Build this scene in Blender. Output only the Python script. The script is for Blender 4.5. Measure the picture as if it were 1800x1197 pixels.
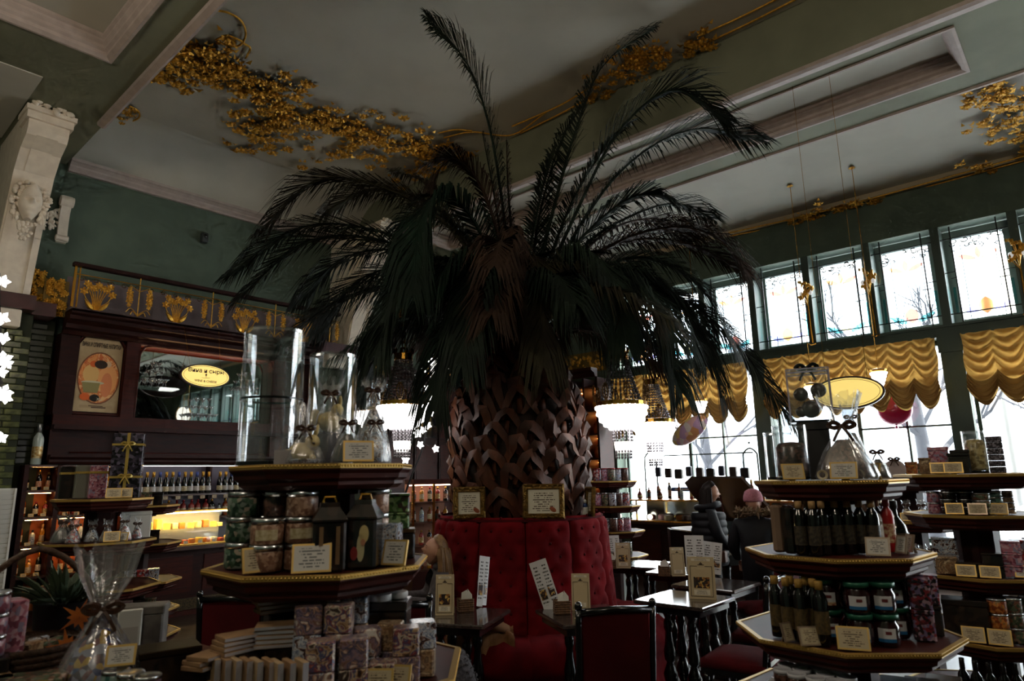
import bpy, bmesh, math, random
from mathutils import Vector, Matrix, noise
random.seed(7)
PI = math.pi
for o in list(bpy.data.objects): bpy.data.objects.remove(o)
SC = bpy.context.scene
COL = SC.collection
# ------------------------------------------------------------------ camera
# room frame: X runs along the wine wall (to the right and away), Y along the window wall (to the left and away)
FPX, PITCH, ROLL, HEAD, CZ = 1160.0, math.radians(11.6), math.radians(1.0), math.radians(41.7), 1.7
fw0 = Vector((math.cos(HEAD), math.sin(HEAD), 0)); rt0 = Vector((math.sin(HEAD), -math.cos(HEAD), 0)); UPV = Vector((0, 0, 1))
FWD = fw0*math.cos(PITCH) + UPV*math.sin(PITCH)
_u1 = UPV*math.cos(PITCH) - fw0*math.sin(PITCH)
RGT = rt0*math.cos(ROLL) - _u1*math.sin(ROLL)
CUP = _u1*math.cos(ROLL) + rt0*math.sin(ROLL)
CAM = Vector((0, 0, CZ))
cd = bpy.data.cameras.new('camera'); cam = bpy.data.objects.new('camera', cd); COL.objects.link(cam)
cd.sensor_width = 36; cd.lens = FPX/1800*36; cd.clip_start = 0.05
m = Matrix((RGT, CUP, -FWD)).transposed().to_4x4(); m.translation = CAM; cam.matrix_world = m
cd.dof.use_dof = True; cd.dof.focus_distance = 6.0; cd.dof.aperture_fstop = 3.6
SC.camera = cam
def ray(x, y): return (FWD*FPX + RGT*(x-900) - CUP*(y-598.5)).normalized()
def atZ(x, y, z): d = ray(x, y); return CAM + d*((z-CZ)/d.z)
def atY(x, y, v): d = ray(x, y); return CAM + d*(v/d.y)
def atX(x, y, v): d = ray(x, y); return CAM + d*(v/d.x)
def atD(x, y, D): d = ray(x, y); return CAM + d*(D/d.dot(fw0))
# ------------------------------------------------------------------ light and exposure
SC.view_settings.view_transform = 'Standard'; SC.view_settings.look = 'None'
SC.view_settings.gamma = 1.0; SC.view_settings.use_curve_mapping = False
SC.view_settings.exposure = 0.4
try:
    SC.cycles.use_denoising = True; SC.cycles.max_bounces = 7; SC.cycles.diffuse_bounces = 3
    SC.cycles.use_adaptive_sampling = True; SC.cycles.adaptive_threshold = .04; SC.cycles.adaptive_min_samples = 12
    SC.cycles.transparent_max_bounces = 24; SC.cycles.glossy_bounces = 3; SC.cycles.transmission_bounces = 4
    SC.cycles.sample_clamp_indirect = 4.0; SC.cycles.caustics_reflective = False; SC.cycles.caustics_refractive = False
except Exception: pass
W = bpy.data.worlds.new('overcast_sky'); SC.world = W; W.use_nodes = True
bg = W.node_tree.nodes['Background']; bg.inputs['Color'].default_value = (0.93, 0.97, 1.0, 1); bg.inputs['Strength'].default_value = 13.0
def lamp(name, kind, loc, energy, color=(1, 1, 1), size=0.1, rot=None, sy=None):
    l = bpy.data.lights.new(name, kind); l.energy = energy; l.color = color
    if kind == 'AREA':
        l.size = size
        if sy: l.shape = 'RECTANGLE'; l.size_y = sy
    else: l.shadow_soft_size = size
    o = bpy.data.objects.new(name, l); COL.objects.link(o); o.location = loc
    if rot: o.rotation_euler = rot
    return o
# the window band is the daylight opening of the room: a portal for the overcast sky
pl = lamp('daylight_portal', 'AREA', (12.75, -.9, 3.15), 1, size=4.7, sy=17.4, rot=(0, PI/2, 0))
pl.data.cycles.is_portal = True
# unseen warm lamps for the hall's other chandeliers, added to brighten ceiling and left side
for p, e in (((-1.2, 4.6, 5.0), 120), ((3.4, -2.2, 5.0), 95), ((-1.5, -1.0, 5.0), 95)):
    lamp('hall_lamp', 'POINT', p, e, (1, .86, .68), .35)
# ------------------------------------------------------------------ materials
MATS = {}
def nodes_of(name):
    m = bpy.data.materials.new(name); m.use_nodes = True
    nt = m.node_tree; return m, nt, nt.nodes['Principled BSDF']
def srgb(h):
    h = h.lstrip('#'); c = [int(h[i:i+2], 16)/255 for i in (0, 2, 4)]
    return tuple(((v+.055)/1.055)**2.4 if v > .04045 else v/12.92 for v in c)
def mat(name, col=None, rough=.5, metal=0., emit=None, es=0., spec=.5, var=None, vs=8., bump=0., bs=60., sheen=0., coat=0., stretch=None, detail=4.):
    """plain procedural material: base colour, optional noise variation towards `var`, optional fine relief"""
    if name in MATS: return MATS[name]
    if isinstance(col, str): col = srgb(col)
    if isinstance(var, str): var = srgb(var)
    m, nt, b = nodes_of(name); L = nt.links.new
    b.inputs['Base Color'].default_value = (*col, 1); b.inputs['Roughness'].default_value = rough; b.inputs['Metallic'].default_value = metal
    b.inputs['Specular IOR Level'].default_value = spec
    if sheen: b.inputs['Sheen Weight'].default_value = sheen; b.inputs['Sheen Roughness'].default_value = .4; b.inputs['Sheen Tint'].default_value = (*col, 1)
    if coat: b.inputs['Coat Weight'].default_value = coat; b.inputs['Coat Roughness'].default_value = .12
    if emit is not None: b.inputs['Emission Color'].default_value = (*emit, 1); b.inputs['Emission Strength'].default_value = es
    if var is not None or bump:
        tc = nt.nodes.new('ShaderNodeTexCoord'); mp = nt.nodes.new('ShaderNodeMapping'); L(tc.outputs['Object'], mp.inputs['Vector'])
        if stretch: mp.inputs['Scale'].default_value = stretch
        if var is not None:
            n = nt.nodes.new('ShaderNodeTexNoise'); n.inputs['Scale'].default_value = vs; n.inputs['Detail'].default_value = detail
            r = nt.nodes.new('ShaderNodeValToRGB'); r.color_ramp.elements[0].position = .38; r.color_ramp.elements[1].position = .62
            r.color_ramp.elements[0].color = (*col, 1); r.color_ramp.elements[1].color = (*var, 1)
            L(mp.outputs[0], n.inputs['Vector']); L(n.outputs[0], r.inputs[0]); L(r.outputs[0], b.inputs['Base Color'])
        if bump:
            n2 = nt.nodes.new('ShaderNodeTexNoise'); n2.inputs['Scale'].default_value = bs; bp = nt.nodes.new('ShaderNodeBump')
            bp.inputs['Strength'].default_value = bump; bp.inputs['Distance'].default_value = .01
            L(mp.outputs[0], n2.inputs['Vector']); L(n2.outputs[0], bp.inputs['Height']); L(bp.outputs[0], b.inputs['Normal'])
    MATS[name] = m; return m
def print_mat(name, cols, scale=18., rough=.35, rand=1.0, coat=0.3, kind='vor'):
    """printed packaging: patches of several colours (flat print)"""
    if name in MATS: return MATS[name]
    m, nt, b = nodes_of(name); L = nt.links.new
    tc = nt.nodes.new('ShaderNodeTexCoord'); oi = nt.nodes.new('ShaderNodeObjectInfo'); ad = nt.nodes.new('ShaderNodeVectorMath'); ad.operation = 'ADD'
    L(tc.outputs['Object'], ad.inputs[0]); L(oi.outputs['Random'], ad.inputs[1])
    if kind == 'vor':
        n = nt.nodes.new('ShaderNodeTexVoronoi'); n.inputs['Scale'].default_value = scale; n.inputs['Randomness'].default_value = rand
        sep = nt.nodes.new('ShaderNodeSeparateColor'); L(ad.outputs[0], n.inputs['Vector']); L(n.outputs['Color'], sep.inputs[0]); fac = sep.outputs[0]
    else:
        n = nt.nodes.new('ShaderNodeTexNoise'); n.inputs['Scale'].default_value = scale; n.inputs['Detail'].default_value = 6; n.inputs['Distortion'].default_value = 1.2
        L(ad.outputs[0], n.inputs['Vector']); mr = nt.nodes.new('ShaderNodeMapRange'); mr.inputs[1].default_value = .3; mr.inputs[2].default_value = .7
        L(n.outputs[0], mr.inputs[0]); fac = mr.outputs[0]
    r = nt.nodes.new('ShaderNodeValToRGB'); r.color_ramp.interpolation = 'CONSTANT' if kind == 'vor' else 'LINEAR'
    cs = [srgb(c) if isinstance(c, str) else c for c in cols]
    e = r.color_ramp.elements
    while len(e) < len(cs): e.new(.5)
    for i, c in enumerate(cs): e[i].position = i/len(cs); e[i].color = (*c, 1)
    L(fac, r.inputs[0]); L(r.outputs[0], b.inputs['Base Color']); b.inputs['Roughness'].default_value = rough
    b.inputs['Coat Weight'].default_value = coat; b.inputs['Coat Roughness'].default_value = .15
    MATS[name] = m; return m
def text_mat(name, paper='#ad9d80', ink='#4a3826', lines=9., rough=.6, gap=.45):
    """paper with rows of printed text (flat print): UV rows broken up into words"""
    if name in MATS: return MATS[name]
    m, nt, b = nodes_of(name); L = nt.links.new
    uv = nt.nodes.new('ShaderNodeUVMap'); sp = nt.nodes.new('ShaderNodeSeparateXYZ'); L(uv.outputs[0], sp.inputs[0])
    def mth(op, a, bb=None):
        n = nt.nodes.new('ShaderNodeMath'); n.operation = op
        for i, v in enumerate((a, bb)):
            if v is None: continue
            if isinstance(v, (int, float)): n.inputs[i].default_value = v
            else: L(v, n.inputs[i])
        return n.outputs[0]
    row = mth('MULTIPLY', sp.outputs[1], lines); fr = mth('FRACT', row); fl = mth('FLOOR', row)
    band = mth('LESS_THAN', fr, gap)
    wn = nt.nodes.new('ShaderNodeTexWhiteNoise'); wn.noise_dimensions = '2D'
    cb = nt.nodes.new('ShaderNodeCombineXYZ'); L(mth('FLOOR', mth('MULTIPLY', sp.outputs[0], lines*3.5)), cb.inputs[0]); L(fl, cb.inputs[1]); L(cb.outputs[0], wn.inputs[0])
    word = mth('LESS_THAN', wn.outputs['Value'], .72)
    cx = mth('ABSOLUTE', mth('SUBTRACT', sp.outputs[0], .5)); cy = mth('ABSOLUTE', mth('SUBTRACT', sp.outputs[1], .5))
    wl = nt.nodes.new('ShaderNodeTexWhiteNoise'); wl.noise_dimensions = '1D'; L(fl, wl.inputs['W'])
    ins = mth('MULTIPLY', mth('LESS_THAN', cx, mth('ADD', .2, mth('MULTIPLY', wl.outputs['Value'], .18))), mth('LESS_THAN', cy, .4))
    f = mth('MULTIPLY', mth('MULTIPLY', band, word), ins)
    mx = nt.nodes.new('ShaderNodeMix'); mx.data_type = 'RGBA'; L(f, mx.inputs[0])
    mx.inputs[6].default_value = (*srgb(paper), 1); mx.inputs[7].default_value = (*srgb(ink), 1); L(mx.outputs[2], b.inputs['Base Color'])
    b.inputs['Roughness'].default_value = rough; MATS[name] = m; return m
def clear_mat(name, tint=(.95, .96, .97), rough=.04, gl=.12, edge=.5, bump=0., bs=20., haze=0.):
    """thin clear plastic, glass or cellophane: see-through with a glossy coat that is stronger at grazing angles"""
    if name in MATS: return MATS[name]
    m = bpy.data.materials.new(name); m.use_nodes = True; nt = m.node_tree; nt.nodes.clear(); L = nt.links.new
    o = nt.nodes.new('ShaderNodeOutputMaterial'); t = nt.nodes.new('ShaderNodeBsdfTransparent'); t.inputs[0].default_value = (*tint, 1)
    g = nt.nodes.new('ShaderNodeBsdfGlossy'); g.inputs['Roughness'].default_value = rough; g.inputs[0].default_value = (1, 1, 1, 1)
    lw = nt.nodes.new('ShaderNodeLayerWeight'); lw.inputs[0].default_value = .3; mr = nt.nodes.new('ShaderNodeMapRange')
    mr.inputs[3].default_value = gl; mr.inputs[4].default_value = edge; L(lw.outputs['Facing'], mr.inputs[0])
    mx = nt.nodes.new('ShaderNodeMixShader'); L(mr.outputs[0], mx.inputs[0]); L(t.outputs[0], mx.inputs[1]); L(g.outputs[0], mx.inputs[2]); L(mx.outputs[0], o.inputs[0])
    if haze:
        df = nt.nodes.new('ShaderNodeBsdfDiffuse'); df.inputs[0].default_value = (.8, .8, .82, 1); m2 = nt.nodes.new('ShaderNodeMixShader'); m2.inputs[0].default_value = haze; L(mx.outputs[0], m2.inputs[1]); L(df.outputs[0], m2.inputs[2]); L(m2.outputs[0], o.inputs[0])
    if bump:
        n = nt.nodes.new('ShaderNodeTexNoise'); n.inputs['Scale'].default_value = bs; bp = nt.nodes.new('ShaderNodeBump'); bp.inputs['Strength'].default_value = bump
        L(n.outputs[0], bp.inputs['Height']); L(bp.outputs[0], g.inputs['Normal']); L(bp.outputs[0], lw.inputs['Normal'])
    MATS[name] = m; return m
def emis(name, col, s):
    if name in MATS: return MATS[name]
    m = bpy.data.materials.new(name); m.use_nodes = True; nt = m.node_tree; nt.nodes.clear()
    o = nt.nodes.new('ShaderNodeOutputMaterial'); e = nt.nodes.new('ShaderNodeEmission'); e.inputs[0].default_value = (*col, 1); e.inputs[1].default_value = s
    nt.links.new(e.outputs[0], o.inputs[0]); MATS[name] = m; return m
M_green = mat('sage_green_plaster', '#58685a', .75, var='#516154', vs=3)
M_ceil = mat('pale_ceiling_plaster', '#bdb9ac', .8, var='#b3afa2', vs=1.2)
M_soff = mat('olive_soffit_paint', '#7c7e68', .75, var='#737560', vs=2)
M_cream = mat('cream_stucco', '#efe2d0', .6, var='#e4d6c4', vs=9)
M_trim = mat('mauve_grey_moulding', '#b3a49c', .6, var='#a99a92', vs=9)
M_gold = mat('gilded_relief', '#eab548', .32, .6, var='#cf9530', vs=30, bump=.25, bs=90)
M_brass = mat('polished_brass', '#c8933c', .25, 1.0)
M_dgold = mat('old_gold_beading', '#b8954e', .42, .7)
M_mah = mat('dark_mahogany', '#31110b', .5, spec=.22, var='#240c0a', vs=5, stretch=(1, 1, 6))
M_mahr = mat('reddish_mahogany', '#45160c', .5, spec=.22, var='#351009', vs=6, stretch=(1, 1, 7))
M_wood = mat('brown_shelf_wood', '#4a2a1c', .4, var='#3a2015', vs=7, stretch=(1, 1, 8), coat=.2)
M_black = mat('black_lacquer', '#0b0b0d', .22, coat=.4)
M_velvet = mat('red_velvet', '#68070f', .95, spec=.15, var='#56060d', vs=5)
M_velvetd = mat('dark_red_upholstery', '#4c0910', .95, spec=.2, var='#3e070c', vs=5)
M_clear = clear_mat('clear_plastic')
M_cello = clear_mat('crinkled_cellophane', rough=.12, gl=.1, edge=.42, bump=.9, bs=30, haze=.09)
M_pane = clear_mat('window_glass', (.97, .99, .99), gl=.03, edge=.25)
M_chrome = mat('silver_lid_metal', '#c9ccd0', .25, 1.0)
M_white = mat('white_paint', '#d8d6d0', .5)
M_frameg = mat('gilt_card_frame', '#c9a45e', .35, .6)
M_card = text_mat('price_card_print'); M_cardw = text_mat('white_price_card_print', '#bdb7b0', '#555555', 8)
M_menu = text_mat('menu_sheet_print', '#d6ccb8', '#4a3a28', 16, gap=.5)
# ------------------------------------------------------------------ mesh helpers
class MB:
    """collects vertices and faces of one mesh"""
    def __init__(s): s.v = []; s.f = []; s.mi = []; s.cur = 0
    def add(s, vs, fs):
        b = len(s.v); s.v += [tuple(v) for v in vs]; s.f += [tuple(i+b for i in f) for f in fs]; s.mi += [s.cur]*len(fs); return s
    def box(s, a, b):
        x0, y0, z0 = a; x1, y1, z1 = b
        return s.add([(x0,y0,z0),(x1,y0,z0),(x1,y1,z0),(x0,y1,z0),(x0,y0,z1),(x1,y0,z1),(x1,y1,z1),(x0,y1,z1)],
                     [(0,3,2,1),(4,5,6,7),(0,1,5,4),(1,2,6,5),(2,3,7,6),(3,0,4,7)])
    def cbox(s, c, sz, rot=None):
        h = Vector(sz)/2; vs = []
        for z in (-1, 1):
            for x, y in ((-1,-1),(1,-1),(1,1),(-1,1)):
                v = Vector((x*h.x, y*h.y, z*h.z)); v = (rot @ v if rot is not None else v) + Vector(c); vs.append(v)
        return s.add(vs, [(0,3,2,1),(4,5,6,7),(0,1,5,4),(1,2,6,5),(2,3,7,6),(3,0,4,7)])
    def bbox(s, a, b, r=.01):
        """box with chamfered vertical and top edges"""
        x0, y0, z0 = a; x1, y1, z1 = b
        def ring(z, d, e): return [(x0+d+e,y0+d,z),(x1-d-e,y0+d,z),(x1-d,y0+d+e,z),(x1-d,y1-d-e,z),(x1-d-e,y1-d,z),(x0+d+e,y1-d,z),(x0+d,y1-d-e,z),(x0+d,y0+d+e,z)]
        return s.rings([ring(z0, r*.6, r), ring(z0+r*.6, 0, r), ring(z1-r*.6, 0, r), ring(z1, r*.6, r)], True)
    def rings(s, rs, closed=True, cap=True):
        n = len(rs[0]); b = len(s.v); fs = []
        for k in range(len(rs)-1):
            for i in range(n if closed else n-1):
                j = (i+1) % n; fs.append((k*n+i, k*n+j, (k+1)*n+j, (k+1)*n+i))
        if cap and closed: fs.append(tuple(range(n-1, -1, -1))); fs.append(tuple((len(rs)-1)*n+i for i in range(n)))
        return s.add([p for r in rs for p in r], fs)
    def lathe(s, prof, seg=16, c=(0,0,0), cap=True, ph=0., sq=1.):
        return s.rings([[(c[0]+r*math.cos(2*PI*i/seg+ph), c[1]+sq*r*math.sin(2*PI*i/seg+ph), c[2]+z) for i in range(seg)] for r, z in prof], True, cap)
    def tube(s, pts, rad, seg=6, cap=True):
        pts = [Vector(p) for p in pts]; n = len(pts); rs = []
        if not hasattr(rad, '__len__'): rad = [rad]*n
        ref = None
        for i, p in enumerate(pts):
            t = (pts[min(i+1, n-1)] - pts[max(i-1, 0)])
            t = t.normalized() if t.length > 1e-9 else Vector((0,0,1))
            if ref is None: ref = Vector((0,0,1)) if abs(t.z) < .9 else Vector((1,0,0))
            a = (ref - t*ref.dot(t)).normalized(); b = t.cross(a); ref = a
            rs.append([tuple(p + (a*math.cos(2*PI*k/seg) + b*math.sin(2*PI*k/seg))*rad[i]) for k in range(seg)])
        return s.rings(rs, True, cap)
    def prism(s, poly, z0, z1):
        return s.rings([[(x, y, z0) for x, y in poly], [(x, y, z1) for x, y in poly]], True)
    def ell(s, c, r, seg=10, rg=6, rot=None):
        rs = []
        for k in range(rg+1):
            a = -PI/2 + PI*k/rg; a = max(min(a, PI/2-.02), -PI/2+.02); rr = []
            for i in range(seg):
                v = Vector((r[0]*math.cos(a)*math.cos(2*PI*i/seg), r[1]*math.cos(a)*math.sin(2*PI*i/seg), r[2]*math.sin(a)))
                if rot is not None: v = rot @ v
                rr.append(tuple(v + Vector(c)))
            rs.append(rr)
        return s.rings(rs, True)
    def grid(s, fn, nu, nv, closeu=False):
        b = [[fn(u, v) for u in range(nu if closeu else nu+1)] for v in range(nv+1)]
        return s.rings(b, closeu, False)
    def strip(s, A, B):
        n = len(A); return s.add(list(A)+list(B), [(i, i+1, n+i+1, n+i) for i in range(n-1)])
    def sweep(s, prof, path, closed=False):
        """profile (out, up) swept along a horizontal path; `out` points to the left of travel"""
        P = [Vector(p) for p in path]; n = len(P); rs = []
        for i in range(n):
            if closed: a = P[i-1]; c = P[(i+1) % n]
            else: a = P[max(i-1,0)]; c = P[min(i+1,n-1)]
            d1 = (P[i]-a); d2 = (c-P[i])
            if d1.length < 1e-9: d1 = d2
            if d2.length < 1e-9: d2 = d1
            d1 = Vector((d1.x, d1.y, 0)).normalized(); d2 = Vector((d2.x, d2.y, 0)).normalized()
            n1 = Vector((-d1.y, d1.x, 0)); n2 = Vector((-d2.y, d2.x, 0)); nn = (n1+n2).normalized(); k = 1/max(.3, nn.dot(n1))
            rs.append([tuple(P[i] + nn*(o*k) + Vector((0,0,u))) for o, u in prof])
        if closed: rs.append(rs[0])
        return s.rings(rs, True, not closed)
    def mesh(s, name, smooth=False):
        me = bpy.data.meshes.new(name); me.from_pydata(s.v, [], s.f); me.update()
        if smooth is True: me.polygons.foreach_set('use_smooth', [True]*len(me.polygons))
        return me
    def build(s, name, m, parent=None, smooth=False, loc=None, rz=0., uv=None):
        me = s.mesh(name, smooth)
        for mm in (m if isinstance(m, (list, tuple)) else [m]): me.materials.append(mm)
        if any(s.mi): me.polygons.foreach_set('material_index', s.mi)
        bm = bmesh.new(); bm.from_mesh(me); bmesh.ops.recalc_face_normals(bm, faces=bm.faces)
        if smooth == 'auto':
            for f in bm.faces: f.smooth = True
            for e in bm.edges:
                if len(e.link_faces) == 2 and e.calc_face_angle(0) > .7: e.smooth = False
        bm.to_mesh(me); bm.free()
        return obj(name, me, None, parent, loc, rz)
def obj(name, me, m=None, parent=None, loc=None, rz=0.):
    o = bpy.data.objects.new(name, me); COL.objects.link(o)
    if m is not None and not me.materials: me.materials.append(m)
    if parent is not None: o.parent = parent
    if loc is not None: o.location = loc
    if rz: o.rotation_euler = (0, 0, rz)
    return o
def tag(o, label=None, cat=None, group=None, kind=None):
    if label: o['label'] = label
    if cat: o['category'] = cat
    if group: o['group'] = group
    if kind: o['kind'] = kind
    return o
def thing(name, label, cat, loc=(0,0,0), rz=0., group=None):
    o = bpy.data.objects.new(name, None); COL.objects.link(o); o.location = loc; o.rotation_euler = (0, 0, rz); o.empty_display_size = .05
    return tag(o, label, cat, group)
def struct(name, mb, m, smooth=False, parent=None):
    o = mb.build(name, m, parent, smooth)
    if parent is None: o['kind'] = 'structure'
    return o
KIDS = {}
def dup(root, loc, rz=0., label=None, group=None, scale=None):
    """copy of a thing with copies of its parts and sub-parts (mesh data shared)"""
    def cp(o, par):
        c = o.copy(); COL.objects.link(c)
        if par is not None: c.parent = par
        for k in list(o.children): cp(k, c)
        return c
    r = cp(root, None); r.location = loc; r.rotation_euler = (0, 0, rz)
    if scale: r.scale = scale if hasattr(scale, '__len__') else (scale,)*3
    if label: r['label'] = label
    if group: r['group'] = group
    return r
def quad_uv(name, pts, m, parent=None, thick=0., loc=None):
    """flat printed sheet with 0..1 UVs; pts = lower-left, lower-right, upper-right, upper-left"""
    p = [Vector(q) for q in pts]; n = (p[1]-p[0]).cross(p[3]-p[0]).normalized()
    if thick: vs = p + [q - n*thick for q in p]; fs = [(0,1,2,3),(7,6,5,4),(0,4,5,1),(1,5,6,2),(2,6,7,3),(3,7,4,0)]
    else: vs = p; fs = [(0,1,2,3)]
    me = bpy.data.meshes.new(name); me.from_pydata([tuple(v) for v in vs], [], fs); me.update()
    ul = me.uv_layers.new(name='UVMap'); base = [(0,0),(1,0),(1,1),(0,1)]
    for poly in me.polygons:
        for li in poly.loop_indices:
            vi = me.loops[li].vertex_index; ul.data[li].uv = base[vi % 4]
    return obj(name, me, m, parent, loc)
def text_mesh(txt, size, m, parent, M4, name='lettering', align='CENTER', ext=.0005):
    cu = bpy.data.curves.new(name, 'FONT'); cu.body = txt; cu.size = size; cu.align_x = align; cu.align_y = 'CENTER'; cu.extrude = ext; cu.resolution_u = 3; cu.offset = size*.02
    t = bpy.data.objects.new('tmp', cu); COL.objects.link(t)
    dg = bpy.context.evaluated_depsgraph_get(); me = bpy.data.meshes.new_from_object(t.evaluated_get(dg)); bpy.data.objects.remove(t)
    me.transform(M4); me.materials.clear(); me.materials.append(m); me.name = name
    return obj(name, me, None, parent)
ORD = ['first', 'second', 'third', 'fourth', 'fifth', 'sixth', 'seventh', 'eighth', 'ninth', 'tenth', 'eleventh', 'twelfth', 'thirteenth', 'fourteenth', 'fifteenth', 'sixteenth', 'seventeenth', 'eighteenth', 'nineteenth', 'twentieth']
def nth(i): return ORD[i] if i < 20 else 'far'
def bez(P, n):
    """smooth curve through the points (Catmull-Rom)"""
    P = [Vector(p) for p in P]; Q = [P[0]*2-P[1]] + P + [P[-1]*2-P[-2]]; out = []
    for k in range(n+1):
        t = k/n*(len(P)-1); i = min(int(t), len(P)-2); u = t-i; a, b, c, d = Q[i:i+4]
        out.append(.5*((2*b) + (c-a)*u + (2*a-5*b+4*c-d)*u*u + (3*b-a-3*c+d)*u**3))
    return out
# ================================================================== room shell
XW, YW, ZS, ZC = 11.95, 10.6, 6.2, 7.0          # window wall, wine wall, soffit height, bay ceiling height
XB, YB = -4.0, -10.4                              # the two walls behind the photographer
M_floor = mat('worn_brown_stone_floor', '#3a2a21', .28, var='#2c201a', vs=2.2, bump=.12, bs=7, coat=.15)
struct('floor', MB().box((XB-.3, YB-.3, -.2), (XW+.4, YW+.3, 0)), M_floor)
struct('wall_wine_side', MB().box((XB-.3, YW, 0), (XW+.4, YW+.3, ZC+.3)), M_green)
struct('wall_behind_left', MB().box((XB-.3, YB, 0), (XB, YW, ZC+.3)), M_green)
struct('wall_behind_right', MB().box((XB-.3, YB-.3, 0), (XW+.4, YB, ZC+.3)), M_green)
cl = struct('ceiling', MB().box((2.2, YB, ZC), (7.4, YW, ZC+.3)).box((9.0, YB, 6.3), (XW+.4, YW, ZC+.3)), M_ceil)
# coves towards the wine wall and the window wall
def cove(n=10):
    return [(math.sin(PI/2*k/n), math.cos(PI/2*k/n)) for k in range(n+1)]
mb = MB()
for x0, x1 in ((2.3, 7.28),):
    A = [(x0, 9.85+.75*s, 6.25+.76*c) for s, c in cove()]; B = [(x1, p[1], p[2]) for p in A]; mb.strip(A, B)
mb.build('cove', M_ceil, cl, True)
# beams: soffit slabs with a recessed coffer each
def coffered(name, x0, x1, hx0, hx1, hy0, hy1, y0, y1, z, top):
    b = MB(); b.box((x0, y0, z), (hx0, y1, top)).box((hx1, y0, z), (x1, y1, top)).box((hx0, y0, z), (hx1, hy0, top)).box((hx0, hy1, z), (hx1, y1, top))
    o = struct(name, b, M_soff)
    MB().box((hx0, hy0, z+.2), (hx1, hy1, top)).build('coffer_panel', M_ceil, o)
    prof = [(0, .2), (.1, .2), (.1, .165), (.075, .15), (.075, .12), (.05, .095), (.05, .06), (.022, .04), (.022, .0), (-.02, -.025), (-.05, -.025), (-.05, .0), (0, .0)]
    MB().sweep(prof, [(hx0, hy0, z), (hx1, hy0, z), (hx1, hy1, z), (hx0, hy1, z)], True).build('coffer_moulding', M_trim, o)
    return o
b1 = coffered('ceiling_beam_left', XB, 2.31, -2.6, 1.88, -1.0, 7.45, YB, YW, ZS, ZC+.3)
MB().sweep([(0, 0), (.0, -.05), (.03, -.06), (.09, -.035), (.1, 0)], [(2.33, 9.0, ZS), (2.33, YB, ZS)][::-1]).build('edge_moulding', M_trim, b1)
MB().box((-.6, 8.35, ZS-.012), (1.5, 10.3, ZS)).build('end_panel', M_ceil, b1)
b2 = coffered('ceiling_beam_middle', 7.27, 9.12, 7.66, 8.62, .62, 9.3, YB, YW, ZS, ZC+.3)
MB().sweep([(0, 0), (.0, -.045), (.05, -.06), (.16, -.04), (.2, 0)], [(7.25, YW, ZS), (7.25, YB, ZS)]).build('edge_moulding', M_trim, b2)
MB().sweep([(0, 0), (0, -.03), (.04, -.03), (.05, 0)], [(9.14, YB, ZS), (9.14, YW, ZS)]).build('edge_moulding', M_trim, b2)
# cornices
cp = [(0, 0), (.06, 0), (.06, .03), (.1, .06), (.1, .09), (.14, .12), (.17, .13), (.17, .17), (.0, .17)]
struct('trim_1', MB().sweep(cp, [(7.25, YW, 6.1), (2.34, YW, 6.1)]), M_trim)
struct('trim_2', MB().sweep(cp, [(XW, YW, 6.1), (9.16, YW, 6.1)]), M_trim)
struct('trim_3', MB().sweep([(0, 0), (.03, 0), (.05, .03), (.05, .1), (0, .1)], [(XW, YB, 6.2), (XW, YW, 6.2)]), mat('pale_gold_trim', '#b9a98c', .5))
# ------------------------------------------------------------------ window wall
YMUL = [-9.4 + k for k in range(18)]             # heavy mullions of the upper lights, one metre apart
M_grf = mat('dark_green_frame_paint', '#3d4d45', .5)
ww = MB()
ww.box((XW, YB, 5.46), (XW+.45, YW, 6.3)); ww.box((XW, 7.75, 0), (XW+.45, YW, 5.46)); ww.box((XW, YB, 0), (XW+.45, -9.55, 5.46)); ww.box((XW, -9.55, 0), (XW+.45, 7.75, .55))
wall_w = struct('wall_window_side', ww, M_green)
for y in (-7.4, -4.4, -1.4, 1.6, 4.6):
    struct('window_post', MB().box((XW-.02, y-.14, .55), (XW+.2, y+.14, 3.72)).box((XW+.2, y-.09, .55), (XW+.45, y+.09, 3.72)).box((XW-.05, y-.17, 3.45), (XW, y+.17, 3.7)), M_grf)
struct('window_transom', MB().box((XW-.03, -9.55, 3.7), (XW+.45, 7.75, 3.86)).box((XW-.06, -9.55, 3.84), (XW-.03, 7.75, 3.88)), M_grf)
st_w = clear_mat('milky_stained_glass', (.93, .97, .98), .1, .03, .2); st_o = clear_mat('orange_stained_glass', (.93, .62, .38), .1, .03, .2)
st_r = clear_mat('red_stained_glass', (.8, .42, .36), .1, .03, .2); st_t = clear_mat('teal_stained_glass', (.4, .8, .82), .1, .03, .2)
st_y = clear_mat('yellow_stained_glass', (.98, .93, .66), .1, .03, .2); st_g = clear_mat('grey_frosted_glass', (.5, .55, .6), .3, .05, .2); st_v = clear_mat('violet_stained_glass', (.6, .58, .88), .1, .03, .2)
M_lead = mat('black_lead_came', '#16211f', .5, .2)
def petal(cy, cz, ang, L, w, x):
    pts = []
    for k in range(9):
        t = k/8; r = w*math.sin(PI*t)**.8; pts.append((L*t, r))
    pts += [(L*k/8, -w*math.sin(PI*k/8)**.8) for k in range(7, 0, -1)]
    ca, sa = math.cos(ang), math.sin(ang)
    return [(x, cy+a*ca-b*sa, cz+a*sa+b*ca) for a, b in pts]
def solid(mb_, poly, dx=.006):
    n = len(poly); mb_.add(list(poly)+[(p[0]+dx, p[1], p[2]) for p in poly], [tuple(range(n)), tuple(range(2*n-1, n-1, -1))] + [(i, (i+1) % n, n+(i+1) % n, n+i) for i in range(n)])
wi = 0
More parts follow.
